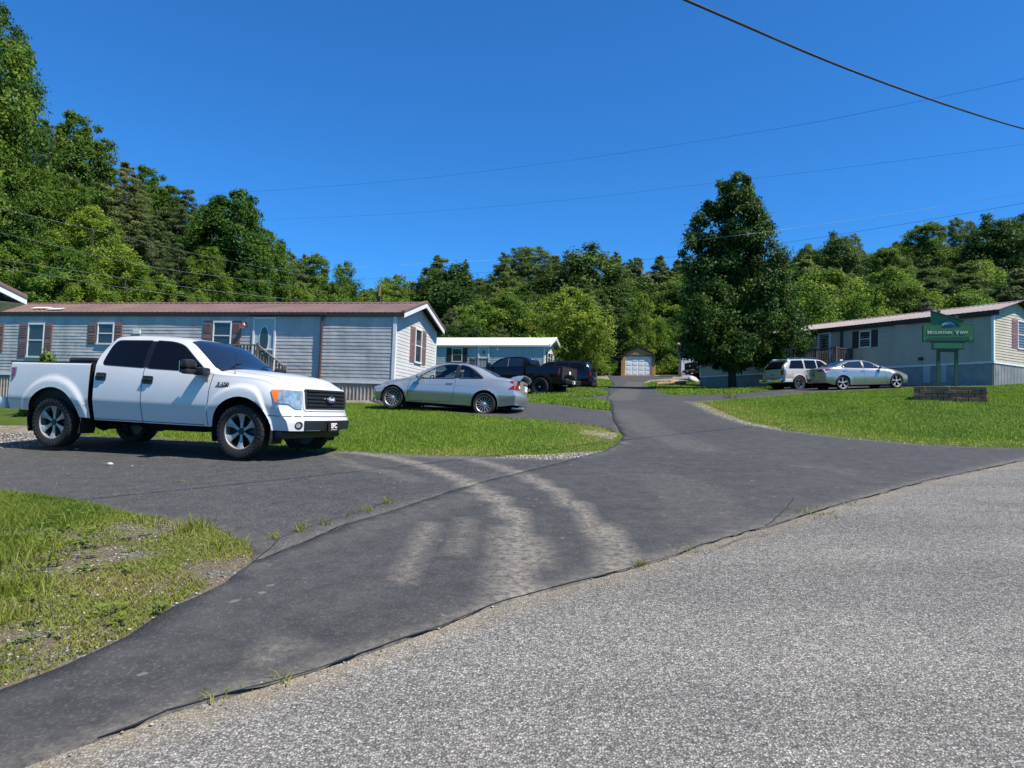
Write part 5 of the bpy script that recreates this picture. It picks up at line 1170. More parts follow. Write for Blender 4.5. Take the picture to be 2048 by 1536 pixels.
    xe = bb.hit((0, 1.2), 'B')[0].x - .012; em = MB(); em.prism([(.10 * math.cos(t), 1.20 + .085 * math.sin(t)) for t in np.linspace(0, 2 * np.pi, 25)[:-1]], xe - .012, xe, 'yz'); em.build('round_emblem', M['white_plain'], root)
    rb = MB(); rb.rbox((-3.20, -.93, .66), (-2.98, .93, .86), .04); rb.build('rear_bumper', M['black_plastic'], root, smooth=40); r2 = MB(); r2.rbox((-3.215, -.86, .81), (-3.10, .86, .875), .012); r2.build('bumper_step', M['chrome'], root, smooth=40)
    plate(root, -3.205, .0, .74, .30, .15, M['white_plain'], [], -1); q = MB(); q.box((-3.216, -.02, .69), (-3.212, .13, .79)); q.build('plate_cover', M['black_plastic'], root)
    ex = MB()
    for sg in (1, -1): MB().tube([(-2.6, sg * .5, .56), (-3.12, sg * .62, .56)], .05, 10).build('exhaust_tip', M['chrome'], root, smooth=40)
    ln = MB()
    ln.rbox((-2.95, -.9, 1.44), (-2.9, .9, 1.475), .01); ln.build('tailgate_lip', M['black_plastic'], root)
    liner(root, ar, .98, .36); underbody(root, -2.9, 2.6, (1.845, -1.845), .92, .62, .46)
    for xx in (1.845, -1.845):
        for sg in (1, -1): wheel(root, xx, sg * .93, .445, .32, .225, dict(n=8, wh=.03, wr=.06, pw=1, dish=.03, depth=.03, hub=.06), sg, (M['dark_alloy'], M['chassis'], M['machined']), tread=30)
    return root
def build_cars():
    build_white_pickup(); build_coupe(); build_sedan(); build_beige_wagon(); build_dark_wagon(); k = build_black_pickup()
    # a second dark pickup half hidden at the far home
    c = copy_tree(k); c['label'] = 'dark pickup tail half hidden behind the left end of the beige home'
    P = at(1398, 760, 58); g = float(gz(P[0] + 2.2, P[1])); h = np.array([.97, .24, .03]); h /= np.linalg.norm(h); ey = np.cross([0, 0, 1], h); ey /= np.linalg.norm(ey)
    tail = at(1377, 757, 58); O = tail + h * 3.1; O[2] = float(gz(tail[0] + 1.2, tail[1]))
    c.matrix_world = frame(O, h, ey, np.cross(h, ey))
# ------------------------------------------------------------------ mobile homes, garage
def hm():
    M['vinyl_grey'] = mat_siding('grey_vinyl_siding', (.47, .46, .44), (.32, .31, .29)); M['vinyl_beige'] = mat_siding('beige_vinyl_siding', (.45, .40, .30), (.36, .315, .235))
    M['vinyl_white'] = mat_siding('white_vinyl_siding', (.56, .56, .54), (.47, .465, .44)); M['vinyl_blue'] = mat_siding('blue_grey_siding', (.36, .43, .47), (.29, .34, .37))
    M['skirt_tan'] = pbr('tan_skirting', (.40, .345, .28), .6, var=.5, vscale=2.2); M['skirt_grey'] = pbr('grey_skirting', (.30, .31, .31), .6, var=.35, vscale=2)
    M['roof_red'] = pbr('brown_red_metal_roof', (.115, .066, .058), .6, var=.28, vscale=.9, alt=(.165, .10, .082)); M['roof_tan'] = pbr('taupe_metal_roof', (.27, .22, .20), .55, var=.2, vscale=.9)
    M['roof_white'] = pbr('white_coated_roof', (.82, .83, .83), .6, var=.12, vscale=2); M['dark_trim'] = pbr('dark_fascia', (.022, .016, .015), .6)
    M['shutter_red'] = pbr('faded_maroon_shutter', (.235, .135, .125), .6, var=.25, vscale=5); M['shutter_black'] = pbr('black_shutter', (.03, .022, .024), .6); M['shutter_rust'] = pbr('rust_shutter', (.30, .11, .05), .6, var=.4, vscale=4, alt=(.12, .12, .2))
    M['trim_white'] = pbr('white_trim', (.68, .69, .69), .5, var=.15, vscale=4); M['pane'] = pbr('window_pane', (.030, .042, .046), .04, spec=.7); M['blind'] = pbr('pale_blind', (.35, .38, .38), .5)
    M['deck_wood'] = pbr('weathered_deck_wood', (.19, .165, .14), .85, var=.45, vscale=7); M['deck_dark'] = pbr('dark_deck_wood', (.075, .062, .055), .85, var=.4, vscale=7)
    M['downspout'] = pbr('brown_downspout', (.085, .038, .034), .45); M['door_teal'] = pbr('pale_teal_door', (.38, .46, .46), .5); M['shed_wood'] = pbr('golden_shed_siding', (.56, .33, .11), .7, var=.35, vscale=9)
    M['white_metal'] = pbr('white_steel', (.70, .71, .72), .45); M['copper'] = pbr('red_lamp', (.30, .03, .03), .4)
def mat_siding(name, a, b):
    m, nt, out = new_mat(name); p = N(nt, 'BsdfPrincipled'); tc = N(nt, 'TexCoord').outputs['Object']
    mp = N(nt, 'Mapping'); mp.inputs['Scale'].default_value = (1, 1, .22); L(nt, tc, mp.inputs['Vector'])
    f = ramp(nt, noise(nt, 1.7, 6, mp.outputs[0], .68), [(.36, (0, 0, 0)), (.70, (1, 1, 1))]); L(nt, mix(nt, f, a, b), p.inputs['Base Color'])
    p.inputs['Roughness'].default_value = .45; p.inputs['Specular IOR Level'].default_value = .4; L(nt, p.outputs[0], out.inputs[0]); return m
class Home:
    """local frame: x along the long wall away from the near corner, y into the home, z up from the bottom of the siding"""
    def __init__(s, corner, ex, Wd, Ln, name, label, cat='mobile home', flip=False):
        s.O = np.array(corner, float); s.ex = np.array([ex[0], ex[1], 0]) / math.hypot(*ex[:2]); s.ez = np.array([0, 0, 1.0])
        e = np.array([-s.ex[1], s.ex[0], 0]); s.ey = e if (e[1] > 0) != flip else -e; s.W, s.L = Wd, Ln
        s.rh = np.dot(np.cross(s.ex, s.ey), s.ez)
        s.root = thing(name, label, cat, frame(s.O, s.ex, s.ey, s.ez))
    def px(s, u, v, face='side', off=0.0):
        n = s.ey if face == 'side' else s.ex
        p = on_plane(u, v, s.O + n * off, n) - s.O
        return np.array([p @ s.ex, p @ s.ey, p[2]])
    def gap(s, x, y): # ground height below a local point
        p = s.O + s.ex * x + s.ey * y; return float(gz(p[0], p[1])) - s.O[2]
def lap_wall(x0, x1, z0, ztop, pitch=.121, lip=.010, wave=.006, seed=0, axis='x', at_=0.0, sgn=-1, dx=.22, top=None):
    """lapped siding as real geometry; axis 'x' wall lies along x at y = at_, facing sgn"""
    n = max(2, int((x1 - x0) / dx)); X = np.linspace(x0, x1, n + 1); mb = MB(); rows = []
    k = int(math.ceil((ztop - z0) / pitch))
    for j in range(k):
        a, b = z0 + j * pitch, min(z0 + (j + 1) * pitch, ztop); rows += [(a, lip), (b, 0.0)]
    vs = []
    for z, d in rows:
        for x in X:
            w = wave * (mnoise.noise(Vector((x * .7, round(z / pitch) * .31, seed))) + .6 * mnoise.noise(Vector((x * 2.1, round(z / pitch) * 1.7, seed + 5))))
            zz = z if top is None else min(z, top(x)); y = at_ + sgn * (d + w)
            vs.append((x, y, zz) if axis == 'x' else (y, x, zz))
    m = n + 1; fs = []
    for r in range(len(rows) - 1):
        for i in range(n):
            q = [r * m + i, r * m + i + 1, (r + 1) * m + i + 1, (r + 1) * m + i]
            if top is not None and abs(vs[q[0]][2] - vs[q[3]][2]) < 1e-5 and abs(vs[q[1]][2] - vs[q[2]][2]) < 1e-5 and vs[q[0]][2] < rows[r][0] - 1e-5: continue
            fs.append(tuple(q))
    mb.add(vs, fs); return mb
def rib_skirt(x0, x1, zt, zb, axis='x', at_=0.0, sgn=-1, pitch=.135, d=.022, n=None):
    mb = MB(); k = int((x1 - x0) / pitch); vs = []; xs = []
    for i in range(k + 1):
        a = x0 + i * pitch
        for f, dd in ((0, 0), (.62, 0), (.72, d), (.9, d)): xs.append((min(a + f * pitch, x1), dd))
    for x, dd in xs:
        for z in (zb(x), zt): vs.append((x, at_ + sgn * dd, z) if axis == 'x' else (at_ + sgn * dd, x, z))
    mb.add(vs, [(2 * i, 2 * i + 2, 2 * i + 3, 2 * i + 1) for i in range(len(xs) - 1)]); return mb
def window_at(h, x0, x1, z0, z1, face='side', sh=None, shm='shutter_red', frame_='trim_white', pane='pane', mid=True, name='window', prot=.045, shw=None, blind=0):
    """frame, sash bar, pane; shutters are parts of their own. face side: x along the wall, faces -y; gable: along y, faces -x"""
    P = (lambda a, d, z: (a, -d, z)) if face == 'side' else (lambda a, d, z: (-d, a, z))
    def bx(mb, a0, a1, d0, d1, zz0, zz1):
        p, q = P(a0, d0, zz0), P(a1, d1, zz1); mb.rbox(tuple(min(i, j) for i, j in zip(p, q)), tuple(max(i, j) for i, j in zip(p, q)), .004)
    t = .05; f = MB(); bx(f, x0, x0 + t, .0, prot, z0, z1); bx(f, x1 - t, x1, .0, prot, z0, z1); bx(f, x0, x1, .0, prot + .004, z1 - t, z1 + .015); bx(f, x0 - .02, x1 + .02, .0, prot + .015, z0 - .03, z0 + t * .6)
    if mid: bx(f, x0 + t, x1 - t, .012, prot - .008, (z0 + z1) / 2 - .02, (z0 + z1) / 2 + .02)
    w = f.build(name, M[frame_], h.root)
    g = MB(); p = [P(x0 + t, .018, z0 + .02), P(x1 - t, .018, z0 + .02), P(x1 - t, .018, z1 - t), P(x0 + t, .018, z1 - t)]; g.add(p, [(0, 1, 2, 3)]); g.build('pane', M[pane], w)
    if sh:
        for a0, a1 in sh:
            m2 = MB(); bx(m2, a0, a1, .0, .03, z0 - .02, z1 + .02); k = int((z1 - z0) / .075)
            for i in range(k):
                zc = z0 + .05 + i * (z1 - z0 - .1) / k
                if abs(i - k / 2) < .8: continue
                bx(m2, a0 + .045, a1 - .045, .03, .042, zc, zc + .035)
            m2.build('shutter', M[shm], h.root)
    return w
def ridge_roof(h, x0, x1, ze, rise, over, mat, fascia, ribs=.235, ribh=.018, pan=None, eave_drop=.12, gable_trim=None, board=.16):
    """pitched metal roof with standing ribs, ridge along x"""
    W = h.W; ym = W / 2; sl = rise / ym; mb = MB(); n = int((x1 - x0) / ribs)
    for sg in (0, 1):
        e0 = -over if sg == 0 else W + over; ze0 = ze - over * sl; vs = []
        prof = []
        for i in range(n):
            a = x0 + i * ribs; prof += [(a, 0), (a + ribs * .80, 0), (a + ribs * .85, ribh), (a + ribs * .95, ribh)]
        prof.append((x1, 0))
        for x, d in prof: vs += [(x, e0, ze0 + d + .02), (x, ym, ze + rise + d + .02)]
        mb.add(vs, [(2 * i, 2 * i + 2, 2 * i + 3, 2 * i + 1) for i in range(len(prof) - 1)])
    r = mb.build('roof', mat, h.root, recalc=False)
    b = MB(); t = .03   # deck, soffit, fascia
    for sg in (0, 1):
        e0 = -over if sg == 0 else W + over; ze0 = ze - over * sl
        b.add([(x0 + .01, e0, ze0 + .01), (x1 - .01, e0, ze0 + .01), (x1 - .01, ym, ze + rise + .01), (x0 + .01, ym, ze + rise + .01), (x0 + .01, e0, ze0 - eave_drop), (x1 - .01, e0, ze0 - eave_drop), (x1 - .01, (0 if sg == 0 else W), ze0 - eave_drop), (x0 + .01, (0 if sg == 0 else W), ze0 - eave_drop)],
              [(0, 1, 2, 3), (0, 1, 5, 4), (4, 5, 6, 7)])
    b.build('eave', fascia, r, recalc=False)
    rc = MB(); rc.add([(x0, ym - .16, ze + rise - .16 * sl + .045), (x1, ym - .16, ze + rise - .16 * sl + .045), (x1, ym, ze + rise + .055), (x0, ym, ze + rise + .055), (x1, ym + .16, ze + rise - .16 * sl + .045), (x0, ym + .16, ze + rise - .16 * sl + .045)], [(0, 1, 2, 3), (3, 2, 4, 5)]); rc.build('ridge_cap', mat, r, recalc=False)
    if gable_trim:
        for xx in (x0, x1):
            g = MB(); s_ = 1 if xx == x0 else -1
            for a, bb in (((-over, ze - over * sl), (ym, ze + rise)), ((W + over, ze - over * sl), (ym, ze + rise))):
                g.add([(xx, a[0], a[1] - board), (xx, a[0], a[1] + .018), (xx, bb[0], bb[1] + .018), (xx, bb[0], bb[1] - board), (xx + s_ * .04, a[0], a[1] - board), (xx + s_ * .04, a[0], a[1] + .018), (xx + s_ * .04, bb[0], bb[1] + .018), (xx + s_ * .04, bb[0], bb[1] - board)], [(0, 1, 2, 3), (0, 3, 7, 4), (4, 5, 6, 7), (1, 2, 6, 5)])
            g.build('barge_board', gable_trim, r)
            q = MB()
            for a, bb in (((-over, ze - over * sl), (ym, ze + rise)), ((W + over, ze - over * sl), (ym, ze + rise))):
                xa, xb = (xx - .02, xx + .12) if s_ > 0 else (xx - .12, xx + .02); za, zb_ = a[1] + .019, bb[1] + .019
                q.add([(xa, a[0], za), (xa, bb[0], zb_), (xa, bb[0], zb_ + .07), (xa, a[0], za + .07), (xb, a[0], za), (xb, bb[0], zb_), (xb, bb[0], zb_ + .07), (xb, a[0], za + .07)], [(0, 1, 2, 3), (3, 2, 6, 7), (4, 7, 6, 5), (0, 4, 5, 1), (0, 3, 7, 4)])
            q.build('rake_cap', mat, r)
    return r
def shell(h, wall, zeave, rise, skirt, zlip=.010, wave=.006, seed=1, corner='trim_white', gable_mat=None, pitch=.121, back=True):
    top = lambda y: zeave + rise * (1 - abs(y - h.W / 2) / (h.W / 2))
    lap_wall(0, h.L, 0, zeave, pitch, zlip, wave, seed).build('side_wall', wall, h.root, recalc=False)
    lap_wall(0, h.W, 0, zeave + rise, pitch, zlip, wave * .5, seed + 3, 'y', 0.0, -1, .2, top).build('gable_wall', gable_mat or wall, h.root, recalc=False)
    lap_wall(0, h.W, 0, zeave + rise, pitch, zlip, wave * .5, seed + 4, 'y', h.L, 1, .3, top).build('gable_wall', gable_mat or wall, h.root, recalc=False)
    lap_wall(0, h.L, 0, zeave, pitch, zlip, wave, seed + 6, at_=h.W, sgn=1, dx=.6).build('side_wall', wall, h.root, recalc=False)
    for x, y in ((0, 0), (h.L, 0), (0, h.W)):
        c = MB(); c.rbox((x - .03 if x == 0 else x - .09, y - .03 if y == 0 else y - .09, -.01), (x + .09 if x == 0 else x + .03, y + .09 if y == 0 else y + .03, zeave - .02), .006); c.build('corner_trim', M[corner], h.root)
    g = lambda x: h.gap(x, 0) - .12; rib_skirt(0, h.L, -.005, g, at_=.03).build('skirting', skirt, h.root, recalc=False)
    rib_skirt(.0, h.W, -.005, lambda y: h.gap(0, y) - .12, 'y', .03).build('skirting', skirt, h.root, recalc=False)
    rib_skirt(.0, h.W, -.005, lambda y: h.gap(h.L, y) - .12, 'y', h.L - .03, 1).build('skirting', skirt, h.root, recalc=False)
    b = MB(); b.box((.0, -.016, -.09), (h.L, .01, -.002)); b.box((-.016, .0, -.09), (.01, h.W, -.002)); b.build('base_board', M['trim_white'] if corner != 'none' else wall, h.root)
def railing(h, pts, mat, hgt=.95, name='railing', z0=None, post=.09, bal=.13, prefix=None):
    """pts: local (x, y, floor z). One part per run: posts, rails and balusters"""
    for a, b in zip(pts[:-1], pts[1:]):
        a, b = Vector(a), Vector(b); mb = MB(); d = b - a; n = max(2, int(d.length / bal)); u = d.normalized(); side = Vector((-u.y, u.x, 0)).normalized()
        for zz, t in ((hgt, .045), (.12, .04)):
            vs = []
            for p in (a, b):
                for s1 in (-1, 1):
                    for s2 in (-1, 1): vs.append(p + side * .045 * s1 + Vector((0, 0, zz + t * .5 * s2)))
            mb.add(vs, [(0, 1, 3, 2), (4, 6, 7, 5), (0, 2, 6, 4), (1, 5, 7, 3), (0, 4, 5, 1), (2, 3, 7, 6)])
        for i in range(1, n):
            p = a + d * (i / n); mb.box((p.x - .018, p.y - .018, p.z + .12), (p.x + .018, p.y + .018, p.z + hgt))
        mb.build(name, mat, h.root)
    for p in pts:
        c = MB(); zb = h.gap(p[0], p[1]) - .1; c.box((p[0] - post / 2, p[1] - post / 2, zb), (p[0] + post / 2, p[1] + post / 2, p[2] + hgt + .07)); c.build('railing_post', mat, h.root)
def deck(h, x0, x1, y0, y1, z, mat):
    mb = MB(); n = int((y1 - y0) / .145)
    for i in range(n): mb.box((x0, y0 + i * .145, z - .035), (x1, y0 + i * .145 + .138, z))
    mb.box((x0, y0, z - .2), (x1, y0 + .04, z - .036)); mb.build('deck', mat, h.root)
def steps(h, x0, y0, y1, z, dirx, mat, n=5):
    zg = h.gap(x0 + dirx * 1.4, y0); dz = (z - zg) / (n + 1)
    mb = MB()
    for i in range(n):
        a = x0 + dirx * i * .27; b = a + dirx * .28; zz = z - (i + 1) * dz; mb.box((min(a, b), y0, zz - .04), (max(a, b), y1, zz)); mb.box((min(a, a + dirx * .02), y0 + .002, zz - dz), (max(a, a + dirx * .02), y1 - .002, zz - .041))
    mb.build('steps', mat, h.root); return x0 + dirx * n * .27, zg
def build_left_home():
    c = at(787, 763, 24.0); far = at(0, 748, 27.5); ex = far - c
    h = Home((c[0], c[1], c[2]), ex, 4.27, 20.7, 'mobile_home', 'long grey mobile home with brown red metal roof behind the white pickup'); h.root.name = 'mobile_home'
    ze = h.px(787, 629)[2]; rise = .68
    shell(h, M['vinyl_grey'], ze, rise, M['skirt_tan'], .010, .010, 1, gable_mat=M['vinyl_white'])
    r = ridge_roof(h, -.32, h.L + .3, ze + .07, rise, .08, M['roof_red'], M['dark_trim'], gable_trim=M['trim_white'])
    pt = MB()
    for u0, u1, v in ((40, 75, 617), (84, 112, 620)):
        a, b = h.px(u0, v), h.px(u1, v); yy = .62 if u0 < 60 else .35; zr = ze + .07 + rise * yy / (h.W / 2) + .05; pt.add([(a[0], yy - .18, zr - .02), (b[0], yy - .18, zr - .02), (b[0], yy + .1, zr + .07), (a[0], yy + .1, zr + .07)], [(0, 1, 2, 3)])
    pt.build('roof_patch', M['white_plain'], r)
    def X(u): return h.px(u, 690)[0]
    def Z(v, u): return h.px(u, v)[2]
    for wu, sh, (v0, v1), bl in (((55, 88), ((38, 55), (88, 104)), (647, 714), 0), ((194, 227), ((175, 192), (228, 244)), (646, 688), 0), ((425, 462), ((405.5, 424), (463, 480.5)), (643, 700), 0), ((-80, -20), ((-98, -80), (-20, 7)), (648, 700), 0)):
        um = (wu[0] + wu[1]) / 2; window_at(h, X(wu[1]), X(wu[0]), Z(v1, um), Z(v0, um), sh=[(X(b), X(a)) for a, b in sh], pane='pane' if um != 443 else 'blind')
    # front door behind a glazed storm door
    x0, x1 = X(551), X(505); z1 = Z(635, 528); d = MB(); 
    d.rbox((x0, -.05, .0), (x0 + .07, 0, z1), .004); d.rbox((x1 - .07, -.05, .0), (x1, 0, z1), .004); d.rbox((x0, -.055, z1 - .07), (x1, 0, z1 + .012), .004); d.rbox((x0 + .07, -.045, 1.0), (x1 - .07, -.01, 1.05), .004); d.rbox((x0 + .07, -.045, .02), (x1 - .07, -.01, .14), .004)
    dr = d.build('front_door', M['trim_white'], h.root); p = MB(); p.box((x0 + .07, -.014, .0), (x1 - .07, -.008, z1 - .07)); p.build('door_panel', M['door_teal'], dr)
    xm = (x0 + x1) / 2; el = [(xm + .165 * math.cos(t), 1.37 + .46 * math.sin(t)) for t in np.linspace(0, 2 * np.pi, 33)[:-1]]
    o1 = MB(); o1.prism(offset_poly(el, .04), -.022, -.0145); o1.build('oval_surround', M['trim_white'], dr); o2 = MB(); o2.prism(el, -.026, -.0225); o2.build('oval_pane', M['pane'], dr); lo = MB(); lo.box((xm - .22, -.020, .2), (xm + .22, -.0146, .95)); lo.build('lower_pane', M['pane'], dr)
    # gutter over the door and its downspout
    g = MB(); a, b = X(652), X(498); g.rbox((a, -.16, ze - .06), (b, -.055, ze + .03), .01); g.build('gutter', M['dark_trim'], h.root)
    ds = MB(); xa = X(644); ds.tube([(xa, -.11, ze - .05), (xa, -.08, ze - .18), (xa, -.075, .3), (xa + .03, -.075, -.12)], .045, 8); ds.build('downspout', M['downspout'], h.root, smooth=40)
    v = MB(); xa, xb = X(280), X(265); v.rbox((xa, -.05, Z(668, 272)), (xb, .0, Z(660, 272)), .006); v.build('wall_vent', M['trim_white'], h.root)
    q = h.px(490, 653); la = MB(); la.T = Matrix.Translation((q[0], -.09, q[2])); la.lathe([(.02, .13), (.05, .12), (.10, .03), (.105, 0), (.09, 0)], 14, 'z'); la.T = None; la.box((q[0] - .05, -.03, q[2] + .03), (q[0] + .05, 0, q[2] + .15)); lp = la.build('porch_lamp', M['copper'], h.root); gl = MB(); gl.T = Matrix.Translation((q[0], -.09, q[2] - .03)); gl.lathe([(.0005, -.07), (.055, -.04), (.07, .0), (.05, .03)], 12, 'z'); gl.build('lamp_glass', M['trim_white'], lp, smooth=60)
    # gable window
    y = lambda u: h.px(u, 690, 'gable')[1]; z = lambda v, u: h.px(u, v, 'gable')[2]
    window_at(h, y(829), y(842), z(726, 836), z(658, 836), 'gable', sh=[(y(819.5), y(828.5)), (y(842.5), y(851))])
    # porch
    zf = -.06; xr = h.px(516, 690, 'side', -1.25)[0]; deck(h, xr - .05, xr + 1.75, -1.3, -.08, zf, M['deck_wood'])
    zr = h.px(516, 690, 'side', -1.25)[2] - zf; ex_, zg = steps(h, xr - .05, -1.25, -.15, zf, -1, M['deck_wood'], 4)
    xe = h.px(571, 735, 'side', -1.25)
    railing(h, [(xr + 1.7, -.15, zf), (xr + 1.7, -1.25, zf), (xr, -1.25, zf), (xe[0], -1.25, xe[2] - zr)], M['deck_wood'], zr)
    return h
def build_right_home():
    c = at(1987, 722, 33.1); zt = c[2]; far = at(1400, 751.5, 49.4); ex = np.array([far[0] - c[0], far[1] - c[1], 0])
    h = Home((c[0], c[1], zt), ex, 4.27, float(np.hypot(ex[0], ex[1])), 'mobile_home', 'beige mobile home with taupe metal roof behind the green sign')
    ze = h.px(1987, 622)[2]; rise = .62
    shell(h, M['vinyl_beige'], ze, rise, M['skirt_grey'], .020, .003, 11, pitch=.13, corner='trim_white')
    r = ridge_roof(h, -.35, h.L + .3, ze + .06, rise, .18, M['roof_tan'], M['dark_trim'], eave_drop=.22)
    def X(u, v=690): return h.px(u, v)[0]
    Z = lambda v, u: h.px(u, v)[2]
    window_at(h, X(1742), X(1719), Z(694.5, 1730), Z(662, 1730), sh=[(X(1756), X(1743)), (X(1717.5), X(1705))], shm='shutter_black', frame_='trim_white')
    window_at(h, X(1600), X(1590), Z(700, 1595), Z(672, 1595), sh=[(X(1614), X(1604))], shm='shutter_black'); window_at(h, X(1508), X(1498), Z(730, 1503), Z(716, 1503), sh=[(X(1516), X(1509))], shm='shutter_black')
    x0, x1 = X(1662), X(1635.6); z1 = Z(665, 1649); d = MB(); d.rbox((x0, -.05, .0), (x0 + .12, 0, z1), .004); d.rbox((x1 - .12, -.05, 0), (x1, 0, z1), .004); d.rbox((x0, -.055, z1 - .12), (x1, 0, z1 + .01), .004); d.rbox((x0 + .12, -.045, 1.0), (x1 - .12, -.01, 1.1), .004); d.rbox((x0 + .12, -.045, .02), (x1 - .12, -.01, .16), .004)
    dr = d.build('front_door', M['trim_white'], h.root); p = MB(); p.box((x0 + .12, -.014, .0), (x1 - .12, -.008, z1 - .12)); p.build('door_panel', M['pane'], dr)
    xm = (x0 + x1) / 2; p = MB(); p.box((xm - .08, -.02, 1.2), (xm + .12, -.0145, z1 - .35)); p.build('door_light', M['dark_trim'], dr)
    xa = X(1685); ds = MB(); ds.tube([(xa, -.12, ze), (xa, -.10, ze - .2), (xa, -.10, -.1)], .07, 8); ds.build('downspout', M['dark_trim'], h.root, smooth=40)
    q = MB(); q.rbox((X(1809), -.04, Z(652, 1800)), (X(1790), 0, Z(646, 1800)), .005); q.build('wall_vent', M['trim_white'], h.root); q = MB(); q.rbox((X(1779), -.06, Z(671.5, 1772)), (X(1766), 0, Z(667.5, 1772)), .005); q.build('meter_box', M['blind'], h.root)
    q = h.px(1843, 718); fb = MB(); fb.rbox((q[0] - .10, -.16, q[2] - .07), (q[0] + .10, 0, q[2] + .07), .02); fb.build('tap_cover', M['black_plastic'], h.root)
    y = lambda u: h.px(u, 660, 'gable')[1]; z = lambda v, u: h.px(u, v, 'gable')[2]
    window_at(h, y(2034), y(2060), z(697, 2036), z(641, 2036), 'gable', sh=[(y(2023), y(2033.3))], shm='shutter_rust')
    # plain grey replacement panels in the skirting
    for u0, u1 in ((1846, 1861), (1882, 1893)): q = MB(); q.box((X(u1, 740), -.012, -.95), (X(u0, 740), -.004, -.10)); q.build('skirt_panel', M['blind'], h.root)
    zf = -.10; o = -1.5; xl, xr = h.px(1672, 700, 'side', o), h.px(1588, 700, 'side', o); hh = h.px(1650, 697, 'side', o)[2] - zf
    deck(h, xl[0], xr[0], o - .05, -.08, zf, M['deck_dark']); railing(h, [(xl[0], -.15, zf), (xl[0], o, zf), (xl[0] + (xr[0] - xl[0]) * .46, o, zf), (xr[0], o, zf)], M['deck_dark'], hh)
    ch = MB(); cx = h.px(1848, 620, 'side', 2.1)[0]; zc = ze + rise; ch.tube([(cx, 2.4, zc - .2), (cx, 2.4, zc + .28)], .22, 12); ch.lathe([(.001, .36), (.3, .30), (.3, .26), (.22, .25)], 14, 'z', (cx, 2.4, zc)); ch.build('roof_vent', M['downspout'], h.root, smooth=40)
    bk = thing('hanging_basket', 'dark hanging plant under the beige home eave left of its door', 'plant', None); p = h.px(1627, 671, 'side', -.35); w = h.O + h.ex * p[0] + h.ey * -.35; bk.location = (w[0], w[1], h.O[2] + p[2])
    b = MB(); b.lathe([(.001, -.12), (.12, -.10), (.16, .02), (.14, .02)], 12, 'z'); b.tube([(0, 0, 0), (0, 0, .55)], .006, 5); b.build('pot', M['black_plastic'], bk, smooth=40)
    me, _ = crown_mesh('foliage', 77, .35, [(0, .2), (.5, .26), (1, .08)], -.12, 18, 40, .09, LEAF['dark']); link('foliage', me, bk)
    return h
def build_white_home():
    c = at(1088, 744, 60.0); far = at(877, 744, 62.8); ex = far - c; ex[2] = 0
    h = Home(c, ex, 4.27, 15.0, 'mobile_home', 'pale blue mobile home with bright white roof beyond the coupe')
    ze = h.px(1088, 690)[2]; rise = .80
    shell(h, M['vinyl_blue'], ze, rise, M['skirt_grey'], .012, .004, 21, pitch=.16, gable_mat=M['vinyl_white'])
    ridge_roof(h, -.5, h.L + .3, ze + .04, rise, .16, M['roof_white'], M['trim_white'], ribs=.6, ribh=.006, gable_trim=M['trim_white'])
    X = lambda u: h.px(u, 710)[0]; Z = lambda v, u: h.px(u, v)[2]
    window_at(h, X(924.6), X(904), Z(723, 914), Z(696.5, 914), sh=[(X(935), X(925.3)), (X(903.4), X(893))], shm='shutter_black')
    x0, x1 = X(978.6), X(956); z1 = Z(693, 967); d = MB(); d.rbox((x0, -.06, 0), (x0 + .12, 0, z1), .004); d.rbox((x1 - .12, -.06, 0), (x1, 0, z1), .004); d.rbox((x0, -.065, z1 - .12), (x1, 0, z1 + .01), .004); d.rbox((x0 + .12, -.05, z1 - 1.05), (x1 - .12, -.01, z1 - .95), .004)
    dr = d.build('front_door', M['trim_white'], h.root); p = MB(); p.box((x0 + .12, -.02, 0), (x1 - .12, -.01, z1 - .12)); p.build('door_panel', M['door_teal'], dr)
    q = h.px(967.8, 704.3); p = MB(); p.prism([(q[0] - .17, q[2]), (q[0], q[2] - .19), (q[0] + .17, q[2]), (q[0], q[2] + .19)], -.03, -.0205); p.build('diamond_pane', M['pane'], dr)
    la = MB(); q = h.px(995.7, 697); la.rbox((q[0] - .07, -.12, q[2] - .16), (q[0] + .07, 0, q[2] + .14), .02); la.build('porch_lamp', M['trim_white'], h.root)
    zf = -.05; a, b = h.px(940, 720, 'side', -1.3), h.px(976, 720, 'side', -1.3); deck(h, b[0], a[0], -1.35, -.08, zf, M['deck_dark']); railing(h, [(b[0], -1.3, zf), (a[0], -1.3, zf), (a[0], -.15, zf)], M['deck_dark'], 1.0)
    y = lambda u: h.px(u, 715, 'gable')[1]; z = lambda v, u: h.px(u, v, 'gable')[2]
    window_at(h, y(1095), y(1101), z(726, 1098), z(706, 1098), 'gable', sh=[(y(1091.5), y(1094.5)), (y(1101.5), y(1104.5))], shm='shutter_black')
    return h
def build_far_home():
    c = at(1363, 745, 66.0); h = Home((c[0], c[1], c[2]), (.985, -.17), 4.27, 14.0, 'mobile_home', 'white mobile home end glimpsed past the pear tree beside the garage')
    shell(h, M['vinyl_white'], 2.35, .6, M['trim_white'], .01, .003, 31, pitch=.16)
    ridge_roof(h, -.3, h.L, 2.42, .6, .2, M['roof_tan'], M['trim_white'], ribs=.6); return h
